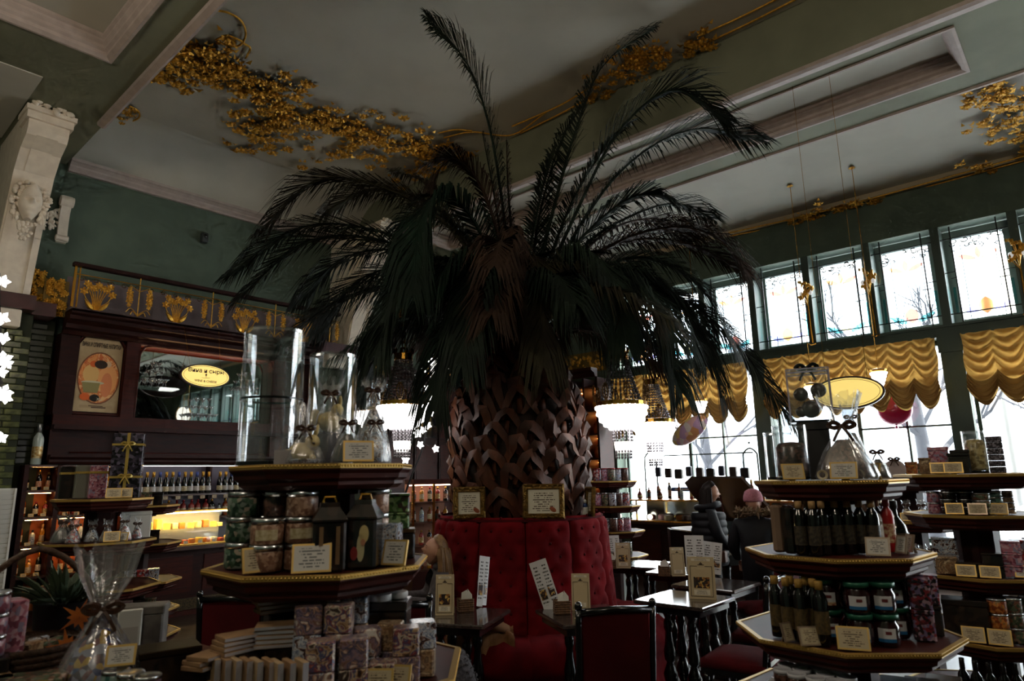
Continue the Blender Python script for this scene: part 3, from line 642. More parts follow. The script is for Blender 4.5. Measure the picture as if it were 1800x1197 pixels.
# ================================================================== pilasters with console and mask
def pilaster(x0, which, brick=True):
    """cream console (bracket) under a beam, on a pilaster faced with glazed green bricks"""
    x1 = x0+.42
    t = thing('wall_console', 'cream stucco console with a carved woman\'s mask %s' % which, 'console', (x0, YW, 4.05), 0, 'consoles under the ceiling beams')
    def P(y, z): return (y-YW, z-4.05)
    side = [P(10.6, 4.05), P(9.98, 4.05), P(9.93, 4.3), P(9.8, 4.75), P(9.66, 5.15), P(9.52, 5.5), P(9.32, 5.72), P(9.1, 5.82), P(9.06, 5.9), P(9.06, 6.2), P(10.6, 6.2)]
    MB().rings([[(0, y, z) for y, z in side], [(.42, y, z) for y, z in side]]).build('bracket', M_cream, t)
    def front(off, xa, xb, i0, i1):               # raised band following the bracket's front curve
        A = []; B = []
        for y, z in side[i0:i1]: A.append((xa, y-off, z+off*.35)); B.append((xb, y-off, z+off*.35))
        A2 = [(p[0], p[1]+off+.02, p[2]) for p in A]; B2 = [(p[0], p[1]+off+.02, p[2]) for p in B]; b_ = MB(); b_.strip(A, B); b_.strip(A2, A); b_.strip(B, B2); return b_
    for xa, xb in ((.02, .08), (.34, .40)): front(.03, xa, xb, 1, 5).build('fillet', M_cream, t)
    front(.02, .1, .32, 5, 8).build('raised_panel', M_cream, t)
    MB().box((-.03, 9.02-YW, 1.95), (.45, 9.4-YW, 2.04)).box((-.05, 8.98-YW, 2.04), (.47, 9.4-YW, 2.1)).build('abacus', M_cream, t)
    hd = MB(); rnd_ = random.Random(5)
    for i in range(26):
        hd.ell((.21+rnd_.uniform(-.2, .2), 9.0-YW+rnd_.uniform(-.04, .03), 2.12+rnd_.uniform(-.05, .04)), (rnd_.uniform(.03, .06), .03, rnd_.uniform(.02, .045)), 7, 4)
    hd.build('leaf_capital', M_cream, t, True)
    # mask: face with brow, nose, mouth and a wreath of curls
    f = MB(); cx, cy, cz = .21, P(9.6, 5.12)[0], P(9.6, 5.12)[1]
    def face_fn(iu, iv):
        u = iu/24*PI - PI/2; v = iv/26; zz = (v-.5)*.42; w = .125*math.sin(PI*min(max(v*.92+.06, .02), .99))**.55*(1 if v > .4 else .72+.28*v/.4)
        x = w*math.sin(u); d = .11*math.cos(u)**.8 if math.cos(u) > 0 else 0
        g = lambda a, b, s: math.exp(-((x-a)**2)/(s*s))*math.exp(-((v-b)**2)/.004)
        d += .07*math.exp(-(x/.02)**2)*max(0, 1-abs(v-.5)/.11)*(1.2-(v-.4)*3) + (.035*math.exp(-(x/.045)**2)*math.exp(-((v-.27)/.035)**2)) + .035*math.exp(-((abs(x)-.045)/.03)**2)*math.exp(-((v-.63)/.03)**2)
        d -= .05*math.exp(-((abs(x)-.045)/.024)**2)*math.exp(-((v-.56)/.035)**2) + .035*math.exp(-(x/.04)**2)*math.exp(-((v-.29)/.012)**2)
        d += .02*math.exp(-(x/.04)**2)*math.exp(-((v-.1)/.05)**2)
        return (cx+x, cy-.06-d - zz*.3, cz+zz)
    f.grid(face_fn, 24, 26); f.build('mask_face', M_cream, t, True)
    h = MB()
    for i in range(60):
        a = rnd_.uniform(-.4, PI+.4); rr = rnd_.uniform(.12, .2); h.ell((cx+rr*1.05*math.cos(a), cy-.05-rnd_.uniform(0, .07), cz+.03+rr*1.15*math.sin(a)), (rnd_.uniform(.02, .04), .03, rnd_.uniform(.018, .035)), 7, 4)
    for i in range(24):
        sx = rnd_.choice((-1, 1)); h.ell((cx+sx*rnd_.uniform(.11, .17), cy-.04, cz-rnd_.uniform(0, .24)), (.025, .028, .035), 7, 4)
    h.build('curls', M_cream, t, True)
    g = MB()
    for i in range(34):
        zz = rnd_.uniform(0, .22); g.ell((cx+rnd_.uniform(-.1, .1)*(1-zz*3.2), cy-.03+zz*.3, cz-.24-zz), (.025, .022, .025), 7, 4)
    g.build('fruit_swag', M_cream, t, True)
    # side scroll and leaf spray on the wall beside the console
    s = thing('wall_scroll', 'pale stucco scroll and leaf spray on the green wall beside %s' % which.replace('carved ', ''), 'relief', (x0+.68, YW-.001, 5.28), 0, 'stucco scrolls beside the consoles')
    sd = [(0, -.26), (-.05, -.25), (-.075, -.18), (-.055, -.1), (-.05, .05), (-.065, .18), (-.1, .27), (-.125, .35), (-.1, .42), (0, .43)]; b = MB(); b.rings([[(x, y, z) for y, z in sd] for x in (.07, .19)]); b.rings([[(x, -.085+.075*math.cos(k*PI/9), .34+.075*math.sin(k*PI/9)) for k in range(18)] for x in (.05, .21)]); b.rings([[(x, -.05+.045*math.cos(k*PI/9), -.2+.045*math.sin(k*PI/9)) for k in range(18)] for x in (.055, .205)]); b.build('scroll', M_cream, s)
    b = MB()
    for i in range(60): 
        u = rnd_.random(); b.ell((.12-u*.36, -.02, .16-u*.3+rnd_.uniform(-.12, .12)), (.045, .02, .022), 6, 4, Matrix.Rotation(rnd_.uniform(0, 3), 3, 'Y'))
    b.build('leaf_spray', M_cream, s, True)
    # pilaster body: dark red stone band, white block, bricks
    pl_ = struct('pilaster', MB().box((x0-.45, 10.12, 0), (x1+.1, YW, 3.98)), mat('dark_mortar', '#2b3020', .9))
    MB().box((x0-.55, 9.9, 3.86), (x1+.06, YW, 4.05)).box((x1+.06, 10.05, 3.84), (x1+.32, YW, 4.02)).build('stone_band', mat('dark_red_marble', '#4a1f22', .3, var='#3a1519', vs=5, coat=.3), pl_)
    MB().bbox((x0-.4, 9.95, 3.63), (x1-.06, 10.12, 3.86), .02).build('cream_block', M_cream, pl_)
    if not brick: return
    bm_ = []
    for c in ('#6e7040', '#64673a', '#5a5f36', '#787a48'):
        me = MB().bbox((-.088, -.02, -.034), (.088, .0, .034), .008).mesh('brick'); me.materials.append(mat('olive_glazed_brick_'+c[1:], c, .18, var='#3f4426', vs=9, coat=.6)); bm_.append(me)
    rr = random.Random(9); r_ = 0; zz = 1.2
    while zz < 3.62:
        xx = x1+.1-.09 - (.093 if r_ % 2 else 0)
        while xx > x0-.12:
            obj('brick', bm_[rr.randrange(4)], None, pl_, (xx, 10.12, zz)); xx -= .186
        r_ += 1; zz += .077
    dk = MB().bbox((-.088, -.02, -.034), (.088, .0, .034), .008).mesh('brick'); dk.materials.append(mat('dark_glazed_brick', '#2d3122', .2, coat=.6))  # same brick with the recess shade put into its colour
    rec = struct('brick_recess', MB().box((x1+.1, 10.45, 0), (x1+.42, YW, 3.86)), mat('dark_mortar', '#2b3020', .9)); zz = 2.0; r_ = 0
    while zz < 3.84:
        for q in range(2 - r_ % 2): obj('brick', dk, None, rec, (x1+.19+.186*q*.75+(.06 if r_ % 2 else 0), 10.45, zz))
        r_ += 1; zz += .077
pilaster(1.55, 'carved at the left picture edge'.replace('carved ', ''))
pilaster(6.72, 'behind the palm fronds', False)
# small detector on the wall
det = thing('motion_detector', 'small dark detector high on the green wall', 'detector', (4.31, YW, 5.52)); MB().bbox((-.05, -.09, 0), (.05, 0, .17), .012).build('housing', mat('grey_detector', '#3d4444', .5), det); MB().ell((0, -.09, .11), (.03, .02, .03), 10, 6).build('lens', M_black, det, True)
# gilded relief panels between pilaster and gallery railing
def gold_cluster(b, c, w, h, n, rnd_, axis='XZ', rmin=.02, rmax=.045, depth=.02):
    """blossoms and leaves scattered over a w x h patch"""
    for i in range(n):
        u, v = rnd_.uniform(-w/2, w/2), rnd_.uniform(-h/2, h/2); r = rnd_.uniform(rmin, rmax)
        flower(b, (c[0]+u, c[1]-depth*rnd_.random(), c[2]+v) if axis == 'XZ' else (c[0]+u, c[1]+v, c[2]-depth*rnd_.random()), r, axis, rnd_)
def flower(b, c, r, axis, rnd_, n=6):
    """gilded blossom: domed heart and a ring of petals"""
    E1, E2, Nn = (Vector((1, 0, 0)), Vector((0, 0, 1)), Vector((0, -1, 0))) if axis == 'XZ' else (Vector((1, 0, 0)), Vector((0, 1, 0)), Vector((0, 0, -1)))
    c = Vector(c); a0 = rnd_.random()*6
    for k in range(n):
        a = a0+2*PI*k/n; d = E1*math.cos(a)+E2*math.sin(a); q = E1*-math.sin(a)+E2*math.cos(a); lift = rnd_.uniform(.25, .6)
        b.add([c+d*r*.2-q*r*.12, c+d*r*.2+q*r*.12, c+d*r*.7+q*r*.32+Nn*r*lift, c+d*r*1.05+Nn*r*lift*.5, c+d*r*.7-q*r*.32+Nn*r*lift, c+d*r*.6+Nn*r*(lift*.4)], [(0, 1, 2, 5), (5, 2, 3), (5, 3, 4), (0, 5, 4)])
    ring = [[tuple(c + (E1*math.cos(2*PI*i/6)+E2*math.sin(2*PI*i/6))*rr_*r + Nn*r*h_) for i in range(6)] for rr_, h_ in ((.38, .1), (.33, .4), (.12, .52))]
    b.rings(ring)
rg = random.Random(21)
for nm, x0, y, z, w, h, n in (('beside the console', 2.09, 10.3, 4.17, .16, .5, 34), ('left of the railing', 2.31, 10.25, 4.1, .24, .46, 44)):
    t = thing('gilded_relief', 'gilded fruit and leaf relief panel %s above the brick pilaster' % nm, 'relief', (x0, y, z-.2)); bb_ = MB(); gold_cluster(bb_, (0, 0, .25), w, h, n, rg, rmin=.025, rmax=.05); bb_.build('blossoms', M_gold, t); MB().box((-w/2-.02, .01, -.0), (w/2+.02, .03, .5)).build('back_plate', mat('dull_gold_plate', '#7c6430', .5, .5), t)
# ================================================================== wine wall: cabinet with gallery railing, poster, mirror
cab = thing('wine_cabinet', 'dark mahogany wine cabinet with cornice covering the back wall', 'cabinet', (0, 10.3, 0))
CY = 10.3
def cb(n, a, b, m=M_mah, par=None): return MB().box((a[0], a[1]-CY, a[2]), (b[0], b[1]-CY, b[2])).build(n, m, par or cab)
XL, XR = 2.44, 6.62
MB().sweep([(0, 0), (.06, 0), (.09, .05), (.16, .07), (.16, .13), (.26, .17), (.3, .17), (.3, .22), (.36, .24), (.36, .29), (0, .29)], [(XR, 10.3-CY, 3.68), (XL, 10.3-CY, 3.68)]).build('cornice', M_mah, cab)
cb('top_board', (XL, 9.94, 3.95), (XR, YW, 3.98))
cb('stile', (XL, 10.28, 2.0), (2.66, YW, 3.7)); cb('stile', (3.24, 10.26, 2.0), (3.42, YW, 3.7), M_mahr); cb('stile', (5.5, 10.26, 2.0), (5.72, YW, 3.7), M_mahr); cb('stile', (6.4, 10.28, 0), (XR, YW, 3.7))
cb('panel', (2.66, 10.34, 2.0), (3.24, YW, 3.7)); cb('panel', (5.72, 10.34, 2.0), (6.4, YW, 3.7))
cb('rail', (XL, 10.22, 2.46), (XR, YW, 2.6), M_mahr); cb('ledge', (XL, 10.12, 2.4), (XR, 10.34, 2.46))
cb('panel', (XL, 10.33, 2.04), (XR, YW, 2.4))
for xa, xb in ((2.7, 3.2), (3.5, 5.4)): MB().sweep([(0, 0), (.012, 0), (.02, .012), (.0, .02)], [(xa, 10.33-CY, 2.1), (xb, 10.33-CY, 2.1)][::-1]).build('panel_bead', M_mahr, cab)
MB().sweep([(0, 0), (.04, .0), (.07, .03), (.07, .06), (.12, .09), (.12, .12), (0, .12)], [(XR, 10.24-CY, 1.95), (XL, 10.24-CY, 1.95)]).build('lower_cornice', M_mah, cab)
# arched head trim around the mirror, its soffit lit from below by an unseen warm lamp
mir = MB(); xa, xb, za, zb, yy = 3.42, 5.5, 2.6, 3.66, 10.46
arch = [(xa, za), (xb, za), (xb, zb-.14), (xb-.06, zb-.03), (xb-.16, zb), (xa+.16, zb), (xa+.06, zb-.03), (xa, zb-.14)]
n = len(arch); mir.add([(x, yy-CY, z) for x, z in arch] + [(x, yy+.02-CY, z) for x, z in arch], [tuple(range(n)), tuple(range(2*n-1, n-1, -1))]+[(i, (i+1) % n, n+(i+1) % n, n+i) for i in range(n)])
mir.build('mirror', mat('silvered_mirror', '#d5dcd8', .02, 1.0), cab)
b = MB()
for i in range(n-1): b.tube([(arch[(i+1) % n][0], 10.27-CY, arch[(i+1) % n][1]), (arch[(i+2) % n][0], 10.27-CY, arch[(i+2) % n][1])], .018, 6)
b.build('arch_bead', M_mahr, cab); cb('soffit', (xa, 10.26, zb), (xb, YW, 3.7), M_mahr)
cb('glass_shelf', (3.44, 10.24, 3.06), (4.05, 10.45, 3.07), M_pane); cb('glass_shelf', (4.88, 10.24, 3.06), (5.48, 10.45, 3.07), M_pane)
lamp('cabinet_lamp', 'AREA', (4.45, 10.4, 3.48), 4, (1, .55, .25), 1.9, (PI, 0, 0), .04)
glass_stack((3.68, 10.355, 3.072), [(4, 2), (3, 1), (2, 1)], 'on the left glass shelf', .95)
glass_stack((5.1, 10.355, 3.072), [(4, 2), (3, 1), (2, 1)], 'on the right glass shelf', .95)
glass_stack((4.4, 10.355, 2.6015), [(5, 2), (4, 1), (3, 1)], 'below the mirror', .95)
# poster: generic orange festive print in an oval (stand-in for the artwork), with its heading
po = thing('wall_poster', 'orange poster with an oval scene and dark heading in the cabinet panel', 'poster', (2.945, 10.335, 2.66))
W2, H2 = .27, 1.02
oct_ = [(-W2, 0), (W2, 0), (W2, H2-.1), (W2-.06, H2), (-W2+.06, H2), (-W2, H2-.1)]
def plate(poly, y, m, name, par, th=.004):
    n = len(poly); MB().add([(x, y, z) for x, z in poly]+[(x, y+th, z) for x, z in poly], [tuple(range(n)), tuple(range(2*n-1, n-1, -1))]+[(i, (i+1) % n, n+(i+1) % n, n+i) for i in range(n)]).build(name, m, par)
plate(oct_, -.008, mat('aged_poster_paper', '#b89f78', .7, var='#a98d66', vs=6), 'sheet', po)
def ellp(cx, cz, a, b_, n=28, t0=0, t1=2*PI): return [(cx+a*math.cos(t0+(t1-t0)*i/n), cz+b_*math.sin(t0+(t1-t0)*i/n)) for i in range(n)]
PM = lambda n, c: mat('poster_ink_'+n, c, .7)
plate(ellp(0, .47, .262, .365), -.010, PM('brown', '#7a4a2c'), 'printed_oval', po, .002); plate(ellp(0, .47, .245, .345), -.012, print_mat('poster_orange_print', ['#d9752f', '#e39a55', '#c65a22', '#e8b277'], 9, .7, 1, 0, 'noise'), 'printed_scene', po, .002)
for q, (poly, mm) in enumerate(((ellp(-.1, .52, .1, .13), PM('gold', '#e0b06a')), (ellp(.11, .46, .12, .2), PM('apricot', '#e8a060')), (ellp(.1, .38, .07, .17), PM('rose', '#d98250')), (ellp(-.08, .66, .045, .045), PM('orange', '#d9601c')), (ellp(.1, .67, .04, .042), PM('skin', '#d8b08c')), (ellp(.01, .66, .08, .06), PM('shade', '#3a2519')), (ellp(-.07, .4, .14, .025), PM('cloth', '#cfc5a4')), ([(-.17, .26), (.0, .26), (.02, .4), (-.2, .4)], PM('olive', '#8f8452')), (ellp(-.03, .19, .06, .05), PM('dark', '#1d1613')), (ellp(-.15, .2, .06, .05), PM('orange', '#d9601c')))):
    plate(poly, -.0125-.0008*q, mm, 'printed_shape', po, .0006)
RX = Matrix.Rotation(PI/2, 4, 'X')
text_mesh('ВИНА И СПИРТНЫЕ НАПИТКИ', .062, PM('dark', '#1d1613'), po, Matrix.Translation((0, -.011, .925)) @ RX @ Matrix.Diagonal((.52, 1.35, 1, 1)))
text_mesh('XL.', .05, PM('cloth', '#cfc5a4'), po, Matrix.Translation((.03, -.0225, .175)) @ RX); quad_uv('printed_line', [(-.2, -.0105, .05), (.2, -.0105, .05), (.2, -.0105, .09), (-.2, -.0105, .09)], text_mat('poster_small_print', '#a98d66', '#4a2c1a', 1.6, gap=.8), po, .001)
b = MB(); pr = [(-W2-.03, -.03), (W2+.03, -.03), (W2+.03, H2-.09), (W2-.045, H2+.03), (-W2+.045, H2+.03), (-W2-.03, H2-.09)]
for i in range(6): b.tube([(pr[i][0], -.012, pr[i][1]), (pr[(i+1) % 6][0], -.012, pr[(i+1) % 6][1])], .02, 6)
b.build('frame', M_mahr, po)
# hanging oval sign
sg = thing('oval_hanging_sign', 'glowing yellow oval sign lettered for wine and cheese, hanging before the mirror', 'sign', (4.13, 9.7, 3.05))
def oval_sign(sg, a, b_, front=-1):
    e = ellp(0, b_, a, b_, 40); o = ellp(0, b_, a+.02, b_+.02, 40)
    def pl2(poly, y0, y1, m, n_):
        n = len(poly); MB().add([(x, y0, z) for x, z in poly]+[(x, y1, z) for x, z in poly], [tuple(range(n)), tuple(range(2*n-1, n-1, -1))]+[(i, (i+1) % n, n+(i+1) % n, n+i) for i in range(n)]).build(n_, m, sg)
    pl2(o, -.03, .03, mat('dark_brown_sign_back', '#2b150e', .4), 'case')
    pl2(e, -.036, -.029, mat('lit_cream_sign_face', '#e8d27c', .5, emit=srgb('#f1d377'), es=.75), 'sign_face')
    b2 = MB(); q = ellp(0, b_, a*.93, b_*.9, 48); b2.tube([(x, -.037, z) for x, z in q+q[:1]], .0025, 4); b2.build('border_line', mat('sign_ink', '#4a3312', .6), sg)
oval_sign(sg, .34, .155)
INK = mat('sign_ink', '#4a3312', .6)
text_mesh('Вина и сыры', .085, INK, sg, Matrix.Translation((0, -.038, .225)) @ RX); text_mesh('WINE & CHEESE', .045, INK, sg, Matrix.Translation((0, -.038, .075)) @ RX)
b = MB(); b.box((-.002, -.039, .12), (.002, -.037, .17)); b.tube([(-.06, -.038, .125), (-.02, -.038, .12), (.06, -.038, .13)], .0025, 4); b.lathe([(.006, 0), (.012, .02), (.011, .035)], 8, (0, -.038, .15), False); b.build('emblem', INK, sg)
for s in (-1, 1): MB().tube([(s*.22, 0, .28), (s*.26, .24, .9)], .0025, 4).build('hanging_wire', M_brass, sg)
# ---------------------------------------------------------------- gallery railing with gilded flowers
rl = thing('gallery_railing', 'brass gallery railing filled with gilded flowers above the wine cabinet', 'railing', (2.45, 9.98, 4.0))
RLEN = 4.1
MB().box((-.05, -.05, .56), (RLEN, .05, .61)).build('handrail', M_mah, rl)
MB().box((0, -.008, .45), (RLEN, .008, .462)).build('top_wire', M_brass, rl)
MB().box((-.01, .36, .0), (RLEN, .38, .5)).build('back_cloth', mat('mauve_backing_cloth', '#6f6263', .9), rl)
MB().box((-.03, -.015, 0), (.0, .015, .56)).box((.03, -.012, 0), (.045, .012, .56)).build('end_post', M_brass, rl)
rg = random.Random(4)
for k in range(8):
    x = .52*k+.27
    if k % 2 == 0:                                # bouquet
        b = MB()
        for j in range(7):
            a = (j-3)*.16; b.tube(bez([(x+.012*(j-3), 0, 0), (x+.02*(j-3), -.01, .15), (x+math.sin(a)*.3, -.02, .3+.02*math.cos(a))], 5), .007, 4); flower(b, (x+math.sin(a)*.3, -.03, .31+.03*math.cos(j*2)), .05, 'XZ', rg)
        for s in (-1, 1):
            b.tube(bez([(x, 0, .02), (x+s*.12, -.02, .12), (x+s*.17, -.02, .22)], 5), .006, 4); flower(b, (x+s*.17, -.03, .23), .055, 'XZ', rg); b.tube(bez([(x+s*.03, 0, .0), (x+s*.1, -.02, .06), (x+s*.15, -.02, .13)], 5), [.01, .03, .03, .025, .01, .004], 5)
        b.build('gilded_bouquet', M_gold, rl)
    else:                                         # baluster with hanging blossom pendants
        b = MB().box((x-.006, -.006, 0), (x+.006, .006, .56))
        for s in (-1, 1):
            for j in range(5): flower(b, (x+s*.13, -.02, .14+.06*j), .05 if j in (1, 2, 3) else .034, 'XZ', rg)
            b.tube(bez([(x, 0, .02), (x+s*.1, -.02, .1), (x+s*.16, -.02, .04)], 6), .006, 4); b.tube(bez([(x, 0, .0), (x+s*.07, -.02, .06), (x+s*.1, -.02, .01)], 6), .006, 4); b.tube([(x, 0, .36), (x+s*.13, -.02, .43)], .005, 4)
        b.build('gilded_pendant', M_gold, rl)
    for j in range(3):
        xx = x-.2+.17*j; b = MB(); b.tube([(xx+.05*math.cos(t*.9)*(1-t*.09), -.0, .4+.04*math.sin(t*.9)*(1-t*.09)) for t in range(9)], .004, 4); b.build('scroll_wire', M_brass, rl)
# ---------------------------------------------------------------- lower back wall: lit bottle niches and champagne shelves
nich = thing('lit_bottle_cabinet', 'mahogany bottle cabinet with warmly lit orange niches beside the brick pilaster', 'cabinet', (2.22, 10.5, 0))
M_on = mat('orange_lit_veneer', '#c46a28', .5, var='#a85620', vs=5)  # veneer colour also holds the orange glow of the lamp strip
def nb(n, a, b_, m=M_mah): return MB().box((a[0]-2.22, a[1]-10.5, a[2]), (b_[0]-2.22, b_[1]-10.5, b_[2])).build(n, m, nich)
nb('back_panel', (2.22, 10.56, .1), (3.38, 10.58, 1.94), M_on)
for x in (2.2, 2.56, 3.36): nb('upright', (x, 10.2, 0), (x+.05, 10.58, 1.94))
for z in (.55, .92, 1.27, 1.6, 1.915): nb('shelf', (2.22, 10.22, z), (3.38, 10.57, z+.025), M_wood)
nb('plinth', (2.2, 10.2, 0), (3.4, 10.56, .12))
nc = 0
sets = [(G_amb, L_cr, K_gd), (G_blk, L_cr, K_rd), (G_dark, L_wh, K_gd), (G_amb, L_dk, K_bk), (G_red, L_gd, K_gd), (G_clr, L_bl, K_bk), (G_yel, L_cr, K_wd), (G_blk, L_rd, K_gd)]
rb = random.Random(31)
for zi, z in enumerate((.575, .945, 1.295, 1.625)):
    for col_, (xa, xb) in enumerate(((2.29, 2.53), (2.66, 3.32))):
        nb('lamp_strip', (xa, 10.27, z+(.33, .31, .29, .29)[zi]), (xb, 10.285, z+(.335, .315, .295, .295)[zi]), emis('warm_shelf_led', (1, .5, .18), 30))
        nn = int((xb-xa)/.085)+1
        for i in range(nn):
            g, l, c = sets[rb.randrange(8)]; kd = rb.choice(('wine', 'square', 'oil', 'square', 'wine'))
            bottle(kd, (xa+(xb-xa)*i/(nn-1), 10.42+.035*(-1)**i, z), g, l, c, '%s-capped bottle, %s on the %s shelf of the %s lit niche' % (c.name.split('_')[0], nth(i), ('lowest', 'second', 'third', 'top')[zi], ('narrow', 'wide')[col_]), 'bottles in the lit niches', rb.uniform(.78, .9))
        for i in range(max(2, nn//2)):
            card((xa+.05+.13*i, 10.26, z), 0, .06, .04, 'price card %s on the %s shelf of the %s lit niche' % (nth(i), ('lowest', 'second', 'third', 'top')[zi], ('narrow', 'wide')[col_]), 'price cards in the lit niches')
# champagne and spirits shelves
wsh = thing('wine_shelves', 'back shelves of champagne and spirits under the mirror', 'shelves', (3.42, 10.5, 0))
def sb(n, a, b_, m=M_wood): return MB().box((a[0]-3.42, a[1]-10.5, a[2]), (b_[0]-3.42, b_[1]-10.5, b_[2])).build(n, m, wsh)
sb('back_panel', (3.425, 10.56, .1), (6.39, 10.58, 1.94), mat('grey_mauve_panel', '#6d6670', .6))
for x in (3.425, 4.62, 5.3, 6.36): sb('upright', (x, 10.4, 0), (x+.03, 10.58, 1.94), M_mah)
sb('shelf', (3.425, 10.2, 1.5), (6.39, 10.57, 1.525)); sb('shelf', (3.425, 10.15, 1.16), (6.39, 10.57, 1.185)); sb('base_unit', (3.425, 10.15, 0), (6.39, 10.57, .85), M_mah)
sb('lamp_strip', (3.45, 10.3, 1.925), (6.35, 10.32, 1.932), emis('cool_shelf_led', (.95, .85, .9), 5))
ch = [(G_dark, L_wh, K_gd), (G_dark, L_wh, K_pk), (G_blk, L_cr, K_gd), (G_blk, L_bl, K_sv), (G_dark, L_gd, K_gd), (G_blk, L_wh, mat('blue_foil_cap', '#3b4a80', .4, .6)), (G_blk, L_wh, mat('orange_foil_cap', '#c47a3c', .4, .6)), (G_dark, L_rd, K_pk)]
for i in range(26):
    x = 3.52+.088*i
    if 4.58 < x < 4.68: continue
    g, l, c = ch[(i*5+i//3) % 8]; bottle('champ', (x, 10.34, 1.525), g, l, c, 'champagne bottle with %s foil, %s on the top back shelf' % (c.name.split('_')[0], nth(i) if i < 20 else '%s from the right' % nth(25-i)), 'champagne bottles on the back shelf', .99)
    if i % 2 == 0: card((x+.03, 10.168, 1.5-.052), 0, .07, .05, 'shelf-edge price card %s from the left under the champagne' % nth(i//2), 'price cards under the champagne', mat('brown_card_edge', '#8a6a44', .6), tilt=.05)
for i in range(22):
    x = 3.5+.105*i; g, l, c = sets[(i*3+1) % 8] if not 5 < i < 11 else (G_red, L_cr, K_rd)
    bottle('square' if 5 < i < 11 or i % 3 else 'round', (x, 10.32+.03*(i % 2), 1.185), g, l, c, 'spirit bottle with %s cap, %s on the lower back shelf' % (c.name.split('_')[0], nth(i) if i < 20 else '%s from the right' % nth(21-i)), 'spirit bottles on the lower back shelf', 1.1 if 5 < i < 11 or i % 3 else .84)
# ---------------------------------------------------------------- cheese counter
ct = thing('cheese_counter', 'dark mahogany counter with a lit glass cheese case in front of the wine wall', 'counter', (3.3, 9.3, 0))
def kb(n, a, b_, m=M_mah, par=None): return MB().box((a[0]-3.3, a[1]-9.3, a[2]), (b_[0]-3.3, b_[1]-9.3, b_[2])).build(n, m, par or ct)
kb('body', (3.3, 9.34, .0), (6.3, 9.95, .82)); kb('plinth', (3.3, 9.26, 0), (6.3, 9.34, .06), M_mahr); kb('kick_grille', (3.3, 9.32, .06), (6.3, 9.34, .2), mat('bronze_kick_grille', '#5a4a2c', .5, .4, var='#2e2415', vs=45))
for x in (3.4, 4.15, 4.9, 5.6): 
    p = kb('front_panel', (x, 9.325, .28), (x+.6, 9.34, .74), M_mahr); kb('panel_bead', (x+.05, 9.318, .33), (x+.55, 9.326, .345), M_mah, None)
kb('counter_edge', (3.25, 9.22, .82), (6.35, 9.98, .87), M_wood); kb('brass_rail', (3.25, 9.235, .875), (4.6, 9.25, .89), M_brass)
xa, xb = 3.36, 4.56
b = MB(); A = [(9.3-9.3, .88), (9.3-9.3, 1.08), (9.34-9.3, 1.2), (9.44-9.3, 1.28), (9.55-9.3, 1.3)]
b.strip([(xa-3.3, y, z) for y, z in A], [(xb-3.3, y, z) for y, z in A]); b.build('curved_glass', M_pane, ct, True)
for x in (xa, xb): MB().tube(bez([(x-3.3, y, z) for y, z in A], 12), .012, 6).build('brass_frame', M_brass, ct, True)
kb('brass_top', (xa, 9.52, 1.295), (xb, 9.75, 1.315), M_brass); kb('lamp_strip', (xa+.02, 9.5, 1.283), (xb-.02, 9.53, 1.295), emis('warm_case_led', (1, .72, .28), 75))
kb('glass_shelf', (xa+.02, 9.5, 1.06), (xb-.02, 9.8, 1.07), M_pane); kb('case_floor', (xa, 9.3, .87), (xb, 9.9, .885), mat('cream_case_floor', '#b9a372', .5)); kb('case_back', (xa, 9.86, .88), (xb, 9.88, 1.3), mat('white_case_back', '#b8b2a2', .6))
M_ch = [mat('yellow_cheese', '#d9ab3c', .6, var='#e0bd5c', vs=9), mat('pale_cheese', '#e0cf9a', .6, var='#d6bd78', vs=9), mat('orange_cheese', '#c9742a', .6)]
rc = random.Random(2)
for i in range(11):
    x = xa+.07+.105*i; h = rc.uniform(.05, .1) if i > 2 else rc.uniform(.1, .15); b = MB()
    if i % 3 == 0: b.prism([(-.045, -.05), (.05, -.04), (.01, .06)], 0, h)
    else: b.bbox((-.038, -.045, 0), (.038, .045, h), .008)
    o = b.build('cheese_piece', M_ch[i % 3 if i > 2 else 0]); o.location = (x, 9.66, 1.0715); o.rotation_euler = (0, 0, rc.uniform(-.4, .4)); tag(o, 'wedge of %s, %s on the glass shelf of the cheese case' % (M_ch[i % 3 if i > 2 else 0].name.replace('_', ' '), nth(i)), 'cheese', 'cheeses in the lit case')
for i in range(12):
    x = xa+.06+.097*i; h = rc.uniform(.03, .075); b = MB(); b.bbox((-.034, -.045, 0), (.034, .045, h), .008); mm = (M_ch+[mat('red_wax_cheese', '#a23a22', .4)])[(i*2+i//3) % 4]
    o = b.build('cheese_piece', mm); o.location = (x, 9.42, .8865); o.rotation_euler = (0, 0, rc.uniform(-.3, .3)); tag(o, 'block of %s, %s on the floor of the cheese case' % (mm.name.replace('_', ' '), nth(i)), 'cheese', 'cheeses in the lit case')
for i in range(6): card((xa+.15+.19*i, 9.335, .885), 0, .06, .04, 'price card %s from the left before the cheeses' % nth(i), 'price cards in the cheese case', face=M_cardw)
# white louvred unit and magazine-style rack at the left picture edge
lv = thing('white_louvred_cabinet', 'white louvred cabinet door below the brick pilaster at the left edge', 'cabinet', (1.66, 9.3, 0))
MB().box((0, .03, 0), (.3, .4, 1.66)).build('carcass', M_white, lv)
for k in range(30): MB().cbox((.15, .015, .08+.053*k), (.26, .006, .05), Matrix.Rotation(.35, 3, 'X')).build('slat', M_white, lv)
MB().box((0, 0, 0), (.02, .03, 1.66)).box((.28, 0, 0), (.3, .03, 1.66)).box((.02, 0, .78), (.28, .03, .83)).build('frame', M_white, lv)
# tall clear bottle on top of the niche cabinet
bottle('wine', (2.33, 10.3, 1.942), G_clr, L_gd, K_sv, 'tall clear bottle with silver cap standing on the lit bottle cabinet', None, 1.65)
